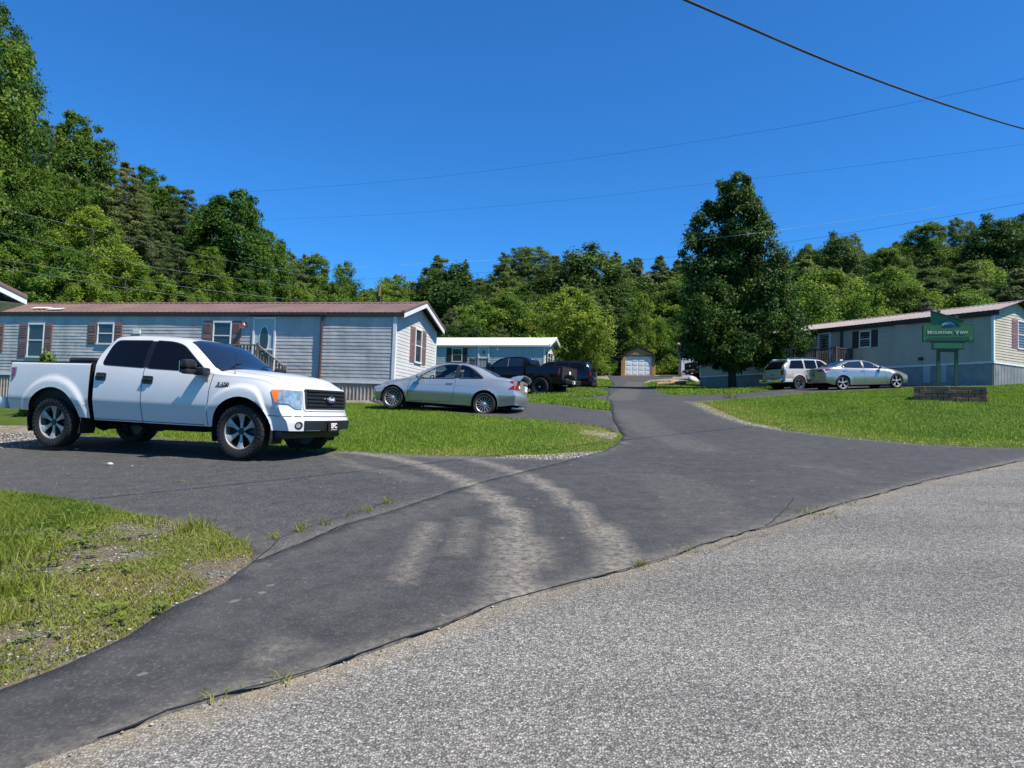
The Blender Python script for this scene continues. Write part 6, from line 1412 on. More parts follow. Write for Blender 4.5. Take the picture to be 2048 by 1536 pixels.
def build_left_corner_home():
    # only its eave corner reaches into the picture
    p = at(54, 598, 14.0); exd = np.array([-.74, .67]); eyd = np.array([-.67, -.74]); O = p[:2] + exd * .35 + eyd * .62; z0 = float(gz(O[0], O[1])) + .75
    h = Home((O[0], O[1], z0), exd, 4.27, 9.0, 'mobile_home', 'neighbouring home whose white eave corner pokes in at far left', flip=True)
    ze = p[2] - z0 + .15; shell(h, M['vinyl_white'], ze, .9, M['skirt_grey'], .01, .003, 41)
    ridge_roof(h, -.35, h.L, ze + .10, .9, .62, M['roof_red'], M['trim_white'], gable_trim=M['trim_white'], eave_drop=.09, board=.10); return h
def build_garage():
    c = at(1241.5, 751.5, 69.0); w = 3.3; q = on_plane(1307, 752, c, np.array([.16, .987, 0])); ex = q - c; ex[2] = 0
    Mx = frame(c, ex / np.linalg.norm(ex), np.cross([0, 0, 1], ex / np.linalg.norm(ex)), np.array([0, 0, 1.0]))
    root = thing('garage', 'golden wooden garage with gambrel roof and white roller door', 'garage', Mx); k = w / 66.0
    P = [(0, 0), (0, 1.33), (.30, 2.18), (w / 2, 2.75), (w - .30, 2.18), (w, 1.33), (w, 0)]
    door = [(.42, .12), (.42, 1.72), (.60, 1.92), (w - .60, 1.92), (w - .42, 1.72), (w - .42, .12)]
    f = MB(); V, F = cdt(P, .3, holes=[door]); f.add([(a, 0, b) for a, b in V], [tuple(t) for t in F]); f.add([(a, d, b) for d in (0, .12) for a, b in door], [(i, (i + 1) % 6, 6 + (i + 1) % 6, 6 + i) for i in range(6)])
    n = 24
    for i in range(n):
        x = .05 + (w - .1) * i / n; zt = np.interp(x, [a for a, _ in P[1:6]], [b for _, b in P[1:6]]) - .05
        if .42 < x < w - .42: z0 = 1.97
        else: z0 = .05
        f.box((x, -.022, z0), (x + .085, -.002, zt))
    fr = f.build('front_wall', M['shed_wood'], root)
    b = MB(); b.box((.25, -.045, 1.98), (w - .25, -.023, 2.10)); b.build('lintel', M['downspout'], fr)
    s = MB(); Ld = 5.5
    for i in (0, 5): s.add([(P[i][0], 0, P[i][1]), (P[i + 1][0], 0, P[i + 1][1]), (P[i + 1][0], Ld, P[i + 1][1]), (P[i][0], Ld, P[i][1])], [(0, 1, 2, 3)])
    s.add([(a, Ld, c_) for a, c_ in P], [tuple(range(7))]); s.build('side_wall', M['shed_wood'], root)
    r = MB(); Q = [(-.07, 1.30), (.27, 2.22), (w / 2, 2.80), (w - .27, 2.22), (w + .07, 1.30)]
    vs = [(a, y, z + d) for d in (0, .07) for y in (-.14, Ld + .1) for a, z in Q]
    fs = [(i, i + 1, i + 6, i + 5) for i in range(4)] + [(10 + i, 10 + i + 1, 10 + i + 6, 10 + i + 5) for i in range(4)] + [(i, i + 1, 11 + i, 10 + i) for i in range(4)]
    r.add(vs, fs); r.build('roof', M['dark_trim'], root)
    d = MB(); d.prism(door, .07, .10, mi=0)
    for r_ in range(4):
        for c_ in range(4):
            x = .52 + c_ * .60; z = .2 + r_ * .42
            if r_ == 3 and c_ in (0, 3): continue
            d.rbox((x, .052, z), (x + .46, .075, z + .30), .01)
    d.build('roller_door', M['white_metal'], root)
    t = MB(); t.box((.0, -.3, -.25), (w, .0, .02)); t.build('threshold', M['skirt_tan'], root)
def build_homes():
    hm(); build_left_home(); build_right_home(); build_white_home(); build_far_home(); build_left_corner_home(); build_garage()
# ------------------------------------------------------------------ trees
def mat_leaf(name, stops, trans=.42, rough=.6):
    m, nt, out = new_mat(name); t = N(nt, 'Attribute', attribute_name='tint').outputs['Fac']
    oi = N(nt, 'ObjectInfo').outputs['Random']
    c = ramp(nt, t, stops); hs = N(nt, 'HueSaturation'); L(nt, c, hs.inputs['Color'])
    a = N(nt, 'MapRange'); L(nt, oi, a.inputs[0]); a.inputs[3].default_value = .478; a.inputs[4].default_value = .512; L(nt, a.outputs[0], hs.inputs['Hue'])
    b = N(nt, 'MapRange'); L(nt, oi, b.inputs[0]); b.inputs[3].default_value = 1.2; b.inputs[4].default_value = .75; L(nt, b.outputs[0], hs.inputs['Value'])
    p = N(nt, 'BsdfPrincipled'); L(nt, hs.outputs[0], p.inputs['Base Color']); p.inputs['Roughness'].default_value = rough; p.inputs['Specular IOR Level'].default_value = .22
    tl = N(nt, 'BsdfTranslucent'); g = N(nt, 'HueSaturation'); g.inputs['Value'].default_value = 1.25; g.inputs['Hue'].default_value = .485; L(nt, hs.outputs[0], g.inputs['Color']); L(nt, g.outputs[0], tl.inputs[0])
    s = N(nt, 'MixShader'); s.inputs[0].default_value = trans; L(nt, p.outputs[0], s.inputs[1]); L(nt, tl.outputs[0], s.inputs[2]); L(nt, s.outputs[0], out.inputs[0]); return m
LEAF = {}
def setup_leaf():
    LEAF['broad'] = mat_leaf('broad_leaves', [(0, (.032, .082, .012)), (.5, (.074, .158, .021)), (1, (.155, .245, .03))])
    LEAF['bright'] = mat_leaf('bright_leaves', [(0, (.042, .11, .013)), (.5, (.11, .205, .022)), (1, (.23, .31, .04))], .45)
    LEAF['dark'] = mat_leaf('dark_leaves', [(0, (.018, .050, .009)), (.5, (.044, .098, .015)), (1, (.098, .165, .023))], .3, .55)
    LEAF['pine'] = mat_leaf('pine_needles', [(0, (.046, .088, .024)), (.5, (.098, .155, .038)), (1, (.17, .225, .055))], .3, .6)
    LEAF['dull'] = mat_leaf('dull_needles', [(0, (.05, .084, .03)), (.5, (.10, .145, .046)), (1, (.175, .21, .078))], .3, .6)
    M['bark'] = pbr('bark', (.07, .055, .042), .9, var=.5, vscale=3, bmp=.8, bscale=12)
    M['grey_bark'] = pbr('grey_bark', (.13, .115, .10), .9, var=.5, vscale=3, bmp=.8, bscale=12)
def unit(a): return a / (np.linalg.norm(a, axis=-1, keepdims=True) + 1e-9)
def crown_mesh(name, seed, H, prof, base, ncl, nleaf, size, mat, cr=.24, flat=.75, up=.45, aspect=.62, inner=.35, lean=(0, 0), tw=None, lumpy=1.0, lead=5):
    """prof: list of (height fraction within crown, radius). Leaves sit in clumps spread through the crown's volume."""
    r = np.random.default_rng(seed); R = pchip(prof); hs = np.linspace(0, 1, 200); area = R(hs) ** 1.5 + .05
    h = np.interp(r.random(ncl), np.cumsum(area) / area.sum(), hs); rad = R(h); ang = r.random(ncl) * 2 * np.pi
    q = inner + (1 - inner) * np.sqrt(r.random(ncl)); lump = 1 + lumpy * (.22 * np.sin(ang * 3 + seed + 5 * h) + .14 * np.sin(ang * 5 - 9 * h + seed * 2))
    h[:lead] = np.linspace(.75, .97, lead); rad = R(h); q[:lead] *= .6
    cx = np.cos(ang) * rad * q * lump; cy = np.sin(ang) * rad * q * lump; cz = base + (H - base) * h
    ctr = np.column_stack([cx + lean[0] * h, cy + lean[1] * h, cz]); rc = cr * (.45 + .55 * rad / max(R(hs))) * max(R(hs)) * (.6 + .8 * r.random(ncl))
    n = ncl * nleaf; ci = np.repeat(np.arange(ncl), nleaf)
    d = unit(r.normal(size=(n, 3))); rr = r.random(n) ** .45
    off = d * rr[:, None] * rc[ci][:, None] * (1 + .5 * (r.random((n, 1)) - .5)); off[:, 2] *= flat
    p = ctr[ci] + off
    outw = unit(ctr - np.array([lean[0] * .5, lean[1] * .5, base + (H - base) * .4]))[ci]
    nrm = unit(d * .55 + outw * .35 + np.array([0, 0, up]) + .55 * r.normal(size=(n, 3)))
    t1 = unit(np.cross(nrm, r.normal(size=(n, 3)))); t2 = np.cross(nrm, t1); s = size * (.55 + .9 * r.random((n, 1)))
    v = np.stack([p + t1 * s * .5, p + t2 * s * .5 * aspect - nrm * s * .06, p - t1 * s * .5, p - t2 * s * .5 * aspect - nrm * s * .06], 1).reshape(-1, 3)
    f = np.arange(n)[:, None] * 4 + np.arange(4)[None]
    tint = np.clip(.45 + .22 * r.normal(size=ncl)[ci] + .18 * r.normal(size=n) + .12 * (rr - .6), 0, 1)
    return np_mesh(name, v, f, mat, {'tint': np.repeat(tint, 4)}), ctr
def trunk_mesh(name, seed, H, base, ctr, r0, mat, nl=14, top=.85, fork=None):
    r = np.random.default_rng(seed); mb = MB(); k = 7
    pts = [(.25 * r0 * math.sin(i * 1.3 + seed), .25 * r0 * math.cos(i * 1.7 + seed), H * top * i / k) for i in range(k + 1)]
    mb.tube(pts, [r0 * 1.25] + [r0 * (1 - .85 * i / k) for i in range(1, k + 1)], 8)
    for c in ctr[r.permutation(len(ctr))[:nl]]:
        zb = max(base * .55, c[2] - .55 * math.hypot(c[0], c[1]) - .1 * H) if fork is None else fork * (.7 + .6 * r.random()); zb = min(zb, H * top * .92)
        rr = r0 * (1 - .85 * zb / (H * top)) * .55; m = Vector((c[0] * .45, c[1] * .45, zb + (c[2] - zb) * .38))
        mb.tube([(0, 0, zb), m, Vector(c)], [rr, rr * .6, rr * .15], 6, caps=False)
    return mb
class Proto:
    def __init__(s, name, crown, trunk, H): s.name, s.crown, s.trunk, s.H = name, crown, trunk, H
PROTO = {}
def make_proto(key, seed, H, prof, base, ncl, nleaf, size, leaf, bark='bark', r0=.2, nl=14, **kw):
    fork = kw.pop('fork', None); top = kw.pop('top', .85)
    me, ctr = crown_mesh('crown', seed, H, prof, base, ncl, nleaf, size, LEAF[leaf], **kw)
    mb = trunk_mesh('trunk', seed, H, base, ctr, r0, None, nl, top, fork)
    tm = bpy.data.meshes.new('trunk'); tm.from_pydata(mb.v, [], mb.f); tm.materials.append(M[bark]); tm.polygons.foreach_set('use_smooth', [True] * len(tm.polygons)); tm.update()
    PROTO[key] = Proto(key, me, tm, H)
def place_tree(key, x, y, H, label, name='tree', group=None, wide=1.0, rot=None, sink=.15, z=None, cat='tree'):
    P = PROTO[key]; s = H / P.H; zz = float(gz(x, y)) - sink if z is None else z
    o = thing(name, label, cat, group=group); o.location = (x, y, zz); o.rotation_euler = (0, 0, random.random() * 6.28 if rot is None else rot); o.scale = (s * wide, s * wide, s)
    c = link('crown', P.crown, o); t = link('trunk', P.trunk, o); return o
def tree_px(key, u, vtop, Y, label, width=None, **kw):
    """a tree standing Y metres away whose top shows at (u, vtop)"""
    top = at(u, vtop, Y); base = float(gz(top[0], top[1])); H = max(2.0, top[2] - base)
    return place_tree(key, top[0], top[1], H, label, **kw)
def build_protos():
    B = [(0, 1.2), (.15, 2.6), (.45, 3.3), (.75, 2.7), (.92, 1.7), (1, .8)]
    make_proto('broad_a', 1, 12, B, 1.6, 230, 150, .225, 'broad', cr=.28)
    make_proto('broad_b', 2, 14, [(0, 1.0), (.2, 2.4), (.5, 2.9), (.8, 2.2), (.93, 1.3), (1, .6)], 2, 230, 150, .225, 'broad', 'grey_bark', cr=.28)
    make_proto('dark_a', 3, 12, [(0, 1.6), (.3, 3.1), (.6, 3.2), (.85, 2.3), (.95, 1.4), (1, .7)], 1.6, 240, 150, .22, 'dark', cr=.28)
    make_proto('bright_a', 4, 9, [(0, 1.5), (.3, 2.8), (.6, 2.6), (.85, 1.6), (1, .3)], 1.2, 140, 100, .22, 'bright', cr=.28)
    make_proto('pine_a', 5, 15, [(0, 2.2), (.25, 2.6), (.6, 2.1), (.85, 1.2), (1, .2)], 2.6, 330, 95, .34, 'pine', 'grey_bark', r0=.17, cr=.25, flat=.6, up=.25, aspect=.22, inner=.15, lead=16)
    make_proto('pine_b', 6, 13, [(0, 2.0), (.3, 2.4), (.7, 1.7), (1, .25)], 1.6, 320, 95, .34, 'dull', 'grey_bark', r0=.17, cr=.25, flat=.6, up=.25, aspect=.22, inner=.15, lead=16)
    make_proto('pine_c', 7, 16, [(0, 1.2), (.4, 2.2), (.7, 2.5), (.9, 1.6), (1, .5)], 8, 150, 90, .34, 'pine', 'grey_bark', r0=.2, cr=.32, flat=.5, up=.3, aspect=.22, inner=.2)
    make_proto('shrub', 8, 3, [(0, 1.2), (.4, 1.6), (.8, 1.0), (1, .3)], .05, 60, 60, .22, 'bright', cr=.34, r0=.06, nl=8)
    # finer ones for the near left wood and the landmark trees
    make_proto('near_a', 11, 16, [(0, 1.6), (.2, 3.2), (.5, 3.9), (.8, 3.0), (.93, 1.9), (1, .8)], 1.5, 330, 185, .205, 'broad', cr=.25)
    make_proto('near_b', 12, 14, [(0, 1.6), (.25, 3.0), (.55, 3.2), (.8, 2.4), (.93, 1.5), (1, .6)], 1.2, 320, 180, .205, 'broad', 'grey_bark', cr=.25)
    make_proto('near_bright', 13, 9, [(0, 2.0), (.25, 3.0), (.6, 2.6), (.85, 1.6), (1, .3)], .6, 200, 150, .18, 'bright', cr=.25)
    make_proto('near_pine', 14, 15, [(0, 2.2), (.25, 2.7), (.6, 2.3), (.85, 1.3), (1, .2)], 1.6, 420, 90, .34, 'dull', 'grey_bark', r0=.2, cr=.20, flat=.5, up=.25, aspect=.16, inner=.15, nl=40, lead=14)
    make_proto('near_gum', 15, 13, [(0, 1.4), (.25, 2.6), (.55, 2.9), (.8, 2.3), (1, .9)], 1.0, 320, 170, .195, 'broad', cr=.24)
    make_proto('pear', 16, 12, [(0, 1.2), (.06, 2.65), (.14, 3.0), (.26, 3.0), (.45, 2.55), (.65, 2.15), (.84, 1.55), (.94, .95), (1, .3)], 1.3, 780, 185, .14, 'dark', 'bark', r0=.21, nl=34, cr=.17, lumpy=1.15, lead=18, flat=.95, up=.3, fork=1.5, top=.9)
    make_proto('maple', 17, 9, [(0, 2.0), (.2, 3.5), (.5, 3.9), (.78, 2.9), (1, .5)], 1.2, 330, 105, .20, 'bright', cr=.19, r0=.2, nl=26)
    make_proto('maple_b', 18, 8, [(0, 1.8), (.25, 3.2), (.55, 3.4), (.8, 2.4), (1, .5)], 1.0, 300, 105, .19, 'bright', cr=.2, r0=.2, nl=26)
def build_trees():
    build_protos()
    # landmark trees near the homes
    p = at(1464, 781, 40.5); ztop = at(1473, 345, 40.5)[2]; zb = float(gz(p[0], p[1]))
    place_tree('pear', p[0], p[1], ztop - zb, 'tall dark pear tree with tapering crown in front of the beige home', 'pear_tree', rot=.6, wide=.94)
    tree_px('maple', 1140, 570, 66, 'round yellow green maple beside the white roofed trailer', name='maple_tree', wide=1.0, rot=1.0)
    tree_px('maple_b', 1655, 538, 62, 'round bright maple rising behind the beige home roof', name='maple_tree', wide=1.02, rot=2.0)
    tree_px('dark_a', 1178, 494, 95, 'dark rounded broadleaf standing out on the far skyline', name='oak_tree', wide=1.35, rot=.3)
    tree_px('near_bright', 1287, 585, 76, 'bright slender broadleaf directly behind the wooden garage', name='tree', wide=.75)
    # wood on the left bank: (proto, u, vtop, distance, width, label)
    W = [('near_a', -75, -30, 38, .72, 'tree', 'tallest dark broadleaf at the left picture edge'),
         ('near_a', -2, 20, 44, .74, 'tree', 'tall narrow broadleaf second from the left edge'),
         ('near_pine', 95, 235, 50, .9, 'pine_tree', 'thin dark pine between the two tallest left trees'),
         ('near_b', 160, 226, 52, .85, 'tree', 'pointed broadleaf crown rising right of the tallest left trees'),
         ('near_pine', 205, 285, 54, 1.2, 'pine_tree', 'greyish half bare pine below the pointed broadleaf'),
         ('near_pine', 255, 320, 56, 1.25, 'pine_tree', 'grey brown needled pine in the middle of the left wood'),
         ('near_b', 300, 332, 60, .8, 'tree', 'green crown at the shoulder of the left wood skyline'),
         ('near_b', 335, 365, 62, .8, 'tree', 'small rounded crown left of the grey topped tree'),
         ('near_pine', 375, 372, 60, 1.15, 'pine_tree', 'dull grey topped pine beside the large sweetgum'),
         ('near_gum', 425, 395, 56, .75, 'tree', 'left lobe of crown joining the large sweetgum'),
         ('near_gum', 468, 378, 50, 1.12, 'sweetgum_tree', 'large dense sweetgum at the right end of the left wood'),
         ('near_gum', 535, 455, 56, .95, 'tree', 'dark lower crown just right of the large sweetgum'),
         ('near_pine', 585, 500, 66, .9, 'pine_tree', 'dark slope of pine right of the large sweetgum'),
         ('broad_b', 628, 502, 74, .95, 'tree', 'light green tree with open top left of the sky gap'),
         ('broad_a', 690, 523, 84, .55, 'tree', 'small round crowned tree standing alone in the sky gap'),
         ('broad_a', 655, 560, 70, .9, 'tree', 'mid green tree filling under the open topped tree'),
         ('near_a', 20, 300, 40, .7, 'tree', 'dense broadleaf face low on the left picture edge'),
         ('near_b', 75, 330, 42, .95, 'tree', 'sunlit broadleaf in front of the tallest left trees'),
         ('near_b', 140, 345, 45, .9, 'tree', 'yellow green broadleaf below the pointed crown'),
         ('near_bright', 190, 405, 42, 1.0, 'tree', 'bright yellow green tree reaching up before the grey pines'),
         ('near_bright', 255, 490, 40, 1.0, 'tree', 'bright spreading tree low in front of the left wood'),
         ('near_bright', 120, 470, 38, 1.0, 'tree', 'bright leafy tree above the brown roof at the left'),
         ('near_bright', 30, 480, 38, 1.0, 'tree', 'bright leafy tree above the neighbouring eave corner'),
         ('near_bright', 330, 545, 39, .9, 'tree', 'bright low tree over the middle of the long brown roof'),
         ('near_bright', 185, 545, 37, .9, 'tree', 'low light green tree just over the patched roof'),
         ('near_pine', 310, 425, 48, 1.2, 'pine_tree', 'dark brownish pine filling the middle of the left wood'),
         ('near_pine', 360, 480, 46, 1.1, 'pine_tree', 'dark pine left of the sweetgum trunk'),
         ('near_gum', 420, 490, 46, .9, 'tree', 'glossy green tree in front of the large sweetgum'),
         ('near_gum', 500, 525, 48, .9, 'tree', 'green tree low to the right under the sweetgum'),
         ('near_bright', 395, 575, 42, .8, 'tree', 'small bright tree over the brown roof left of the door'),
         ('near_bright', 600, 562, 56, .9, 'tree', 'yellow flowering bushy tree over the brown roof'),
         ('near_bright', 540, 588, 52, .8, 'tree', 'low bright tree over the brown roof above the door'),
         ('near_bright', 672, 585, 58, .8, 'tree', 'low bright tree left of the utility pole top')]
    for k, u, v, Y, w, nm, lb in W: tree_px(k, u, v, Y, lb, name=nm, wide=w)
    W2 = [('broad_b', 740, 572, 96, .8, 'tree', 'dark pointed tree just left of the utility pole'),
          ('broad_a', 790, 550, 92, .9, 'tree', 'rounded green tree right of the utility pole'),
          ('broad_a', 830, 565, 88, .9, 'tree', 'mid green tree left of the tall open pine'),
          ('pine_a', 876, 506, 88, 1.35, 'pine_tree', 'tall open pine with broad top right of the sky gap'),
          ('pine_a', 930, 516, 94, .75, 'pine_tree', 'narrow spire topped pine beside the broad open pine'),
          ('pine_a', 1010, 502, 112, 1.1, 'pine_tree', 'pine on the skyline left of the twin topped pines'),
          ('pine_c', 1048, 492, 116, 1.1, 'pine_tree', 'left one of the twin topped skyline pines'),
          ('pine_c', 1072, 492, 118, 1.1, 'pine_tree', 'right one of the twin topped skyline pines'),
          ('pine_b', 1110, 506, 118, 1.2, 'pine_tree', 'brown green pine left of the dark rounded broadleaf'),
          ('pine_a', 1235, 502, 120, 1.1, 'pine_tree', 'pine right of the dark rounded broadleaf'),
          ('pine_b', 1275, 510, 122, 1.1, 'pine_tree', 'feathery pine midway to the tall pear tree'),
          ('pine_b', 1320, 507, 124, 1.1, 'pine_tree', 'feathery pine on the skyline left of the pear tree'),
          ('pine_b', 1355, 515, 124, 1.0, 'pine_tree', 'skyline pine touching the left of the pear crown'),
          ('broad_a', 1615, 490, 140, .8, 'tree', 'small flat topped skyline tree right of the pear tree'),
          ('dark_a', 1675, 466, 135, .9, 'tree', 'dark lump crowned tree below the lower wire'),
          ('pine_c', 1706, 466, 150, .7, 'pine_tree', 'small umbrella topped skyline pine below the wire'),
          ('broad_b', 1855, 442, 140, 1.2, 'tree', 'large pale skyline tree on the right ridge'),
          ('pine_c', 1911, 434, 150, .75, 'pine_tree', 'tuft topped pine standing above the right ridge'),
          ('pine_c', 1940, 440, 155, .6, 'pine_tree', 'second tuft topped pine above the right ridge'),
          ('dark_a', 1985, 432, 135, 1.1, 'tree', 'dark bulging crown high on the right ridge'),
          ('dark_a', 2035, 430, 138, 1.1, 'tree', 'dark crown at the right picture edge on the ridge'),
          ('bright_a', 1805, 545, 100, .9, 'tree', 'yellow green tree alone among dark pines on the right hill'),
          ('bright_a', 1765, 612, 80, .8, 'tree', 'bright small tree just behind the beige home roof'),
          ('bright_a', 1980, 520, 100, 1.0, 'tree', 'light green rounded tree on the right hill side'),
          ('broad_b', 1775, 492, 120, 1.0, 'tree', 'broad green tree on the middle of the right ridge')]
    for k, u, v, Y, w, nm, lb in W2: tree_px(k, u, v, Y, lb, name=nm, wide=w)
    # wooded hill behind, tree by tree
    r = np.random.default_rng(21); pts = []
    for Y in np.arange(84, 182, 6.2):
        x = -.30 * Y + r.random() * 5
        while x < .82 * Y:
            pts.append((x + r.normal() * 1.2, Y + r.normal() * 1.6)); x += 5.2 + .02 * Y + r.random() * 2
    n = 0
    for x, y in pts:
        if n >= 285: break
        if -34 < x < -14 and y > 118: continue
        right = sm((x - 20) / 40); k = r.random()
        if k < .45 - .15 * right: key, nm, H = ('pine_b' if r.random() < .6 else 'pine_a'), 'pine_tree', r.uniform(11, 14.5)
        elif k < .86: key, nm, H = ('broad_a' if r.random() < .5 else 'dark_a'), 'tree', r.uniform(9.5, 13)
        else: key, nm, H = ('bright_a' if r.random() < .5 else 'broad_b'), 'tree', r.uniform(8, 11)
        if y > 150: H *= .85
        if x < -10: H *= .8
        lb = 'feathery dull green pine within the wooded hill behind the homes' if nm == 'pine_tree' else 'leafy green tree within the wooded hill behind the homes'
        place_tree(key, x, y, H, lb, nm, group=('pines' if nm == 'pine_tree' else 'leafy trees') + ' on the wooded hill', wide=r.uniform(1.25, 1.7)); n += 1
    # lower woodland edge
    E = [(905, 612, 74), (960, 600, 78), (1015, 590, 80), (1065, 600, 82), (1210, 590, 84), (1245, 610, 80), (1330, 600, 84), (1370, 620, 80), (940, 640, 72), (1000, 640, 74), (1240, 655, 76), (1335, 655, 77), (1380, 690, 74), (1555, 620, 78), (1730, 600, 84), (1850, 590, 80), (1930, 575, 82), (2010, 570, 84), (1800, 640, 74)]
    for i, (u, v, Y) in enumerate(E):
        key = ['pine_b', 'broad_a', 'pine_a', 'bright_a', 'dark_a'][(i * 3) % 5]
        nm = 'pine_tree' if 'pine' in key else 'tree'
        tree_px(key, u, v, Y, 'young %s at the lower edge of the wooded hill' % ('pine' if nm == 'pine_tree' else 'leafy tree'), name=nm, group='young %s along the foot of the hill' % ('pines' if nm == 'pine_tree' else 'trees'), wide=1.25)
    S = [(1212, 715, 74, 'dark shrub left of the wooden garage'), (1320, 722, 76, 'bright shrub right of the wooden garage'), (1345, 728, 74, 'shrub between the garage and the white home'), (1150, 690, 70, 'shrub under the round maple'), (1190, 716, 70, 'low shrub beside the gravel turn'), (1305, 690, 82, 'leafy shrub peeping over the garage roof')]
    for u, v, Y, lb in S: tree_px('shrub', u, v, Y, lb, name='shrub', cat='shrub', wide=1.3)
    p = at(95, 697, 19.0); place_tree('shrub', p[0], p[1], p[2] - float(gz(p[0], p[1])), 'yellow green bush seen over the pickup bed', 'shrub', wide=.55, cat='shrub')
# ------------------------------------------------------------------ sign, planter, wires, pole, logs
def build_sign():
    gm = pbr('sign_green', (.03, .15, .05), .45, var=.25, vscale=6); gd = pbr('sign_green_dark', (.014, .06, .026), .5); gl = pbr('sign_lettering', (.44, .46, .38), .5); sky = pbr('sign_sky', (.18, .30, .62), .5); mt = pbr('sign_mountain', (.01, .02, .035), .5)
    Y = 21.9; O = at(1896, 690, Y); ex = np.array([.955, -.295, 0.0]); ez = np.array([0, 0, 1.0]); ey = np.cross(ez, ex)
    root = thing('park_sign', 'green wooden sign reading Mountain View on two posts', 'sign', frame(O, ex, ey, ez))
    def P(u, v): p = on_plane(u, v, O, ey) - O; return (p @ ex, p[2])
    def zx(x, y): return P(1810 + x * .14318, 600 + y * .14318)
    bd = [zx(240, 365), zx(962, 325), zx(962, 575), zx(243, 603)]
    x0, x1 = (bd[0][0] + bd[3][0]) / 2, (bd[1][0] + bd[2][0]) / 2; zt, zb = (bd[0][1] + bd[1][1]) / 2, (bd[2][1] + bd[3][1]) / 2; w = x1 - x0; xm = (x0 + x1) / 2
    b = MB(); arch = [(x0, zb), (x1, zb), (x1, zt), (xm + .26, zt)] + [(xm + .22 * math.cos(t), zt - .03 + .165 * math.sin(t)) for t in np.linspace(.15, math.pi - .15, 12)] + [(xm - .26, zt), (x0, zt)]
    b.prism(arch, -.03, .03); bo = b.build('board', gd, root); f = MB(); inn = offset_poly(arch, -.022); f.prism(inn, -.036, -.0305); f.build('board_face', gm, bo)
    c = (xm, zt - .03); s1 = MB(); s1.prism([(c[0] + .17 * math.cos(t), c[1] + .115 * math.sin(t)) for t in np.linspace(0, math.pi, 15)] + [(c[0] - .15, c[1] - .02), (c[0] + .15, c[1] - .02)], -.040, -.0365); s1.build('painted_sky', sky, bo)
    s2 = MB(); s2.prism([(c[0] - .17, c[1] - .03), (c[0] + .17, c[1] - .03), (c[0] + .13, c[1] + .02), (c[0] + .04, c[1] + .05), (c[0] - .02, c[1] + .03), (c[0] - .09, c[1] + .04)], -.044, -.0405); s2.build('painted_mountain', mt, bo)
    A = Matrix(((1, 0, 0, 0), (0, 0, -1, 0), (0, 1, 0, 0), (0, 0, 0, 1))); zc = zt - (zt - zb) * .47
    def tx(s, size, x, sx=1.0): return text_mesh(s, size, gl, 'sign_lettering', bo, Matrix.Translation((x, -.042, zc)) @ A, .004, sx=sx, bold=.0035, align='LEFT')
    xx = x0 + .09 * w
    for s, size in (('M', .165), ('OUNTAIN', .115), (' ', .05), ('V', .165), ('IEW', .115)):
        if s != ' ': o = tx(s, size, xx, 1.02); vs = [v.co.x for v in o.data.vertices]; xx = max(vs) + .022
        else: xx += .065
    ba = MB(); zz = zb + .11; ba.prism([(x0 + .08, zz - .02), (x0 + .2, zz - .055), (x1 - .12, zz - .05), (x1 - .06, zz + .02), (x1 - .16, zz + .055), (x0 + .2, zz + .03)], -.042, -.0365); ba.build('banner_strip', gd, bo)
    le = MB(); le.prism([(x1 - .14, zz + .0), (x1 - .1, zz + .035), (x1 - .07, zz + .01), (x1 - .1, zz - .01)], -.046, -.0425); le.build('painted_leaf', pbr('sign_leaf', (.25, .3, .03), .5), bo)
    lo = [zx(370, 602), zx(825, 582), zx(828, 686), zx(375, 702)]; a0, a1 = lo[0][0], lo[1][0]; l0, l1 = lo[3][1] * .5 + lo[2][1] * .5, zb
    b = MB(); b.box((a0, -.028, l0), (a1, .028, l1 - .002)); lb = b.build('lower_board', gd, root); b = MB(); b.box((a0 + .05, -.034, l0 + .04), (a1 - .05, -.0285, l1 - .03)); b.build('lower_face', gm, lb)
    tp = [zx(358, 350), zx(358, 165), zx(815, 300), zx(815, 318), zx(700, 340)]; b = MB(); b.prism(tp, -.02, .02); t = b.build('roof_board', gm, root); p0, p1 = zx(355, 160), zx(820, 297)
    b = MB(); d = np.array(p1) - np.array(p0); d /= np.linalg.norm(d); nn = np.array([-d[1], d[0]]) * .025; b.prism([tuple(p0), tuple(p1), tuple(np.array(p1) + nn), tuple(np.array(p0) + nn)], -.07, .05); b.build('roof_edge', gd, t)
    for (xa, xb, za) in ((457, 497, 140), (708, 748, 213)):
        p = zx(xa, za)[0]; q = zx(xb, za)[0]; xc = (p + q) / 2 ; zt_ = zx(xa, za)[1]; g = O + ex * xc + ey * .07; m = MB(); zg = float(gz(g[0], g[1])) - O[2] - .2
        m.box((xc - .045, .031, zg), (xc + .045, .121, zt_)); m.build('post', gd, root)
    c0, c1 = zx(500, 700), zx(706, 724); m = MB(); m.box((c0[0], .04, c1[1]), (c1[0], .10, l0 - .002)); m.build('cross_bar', gd, root)
    return root
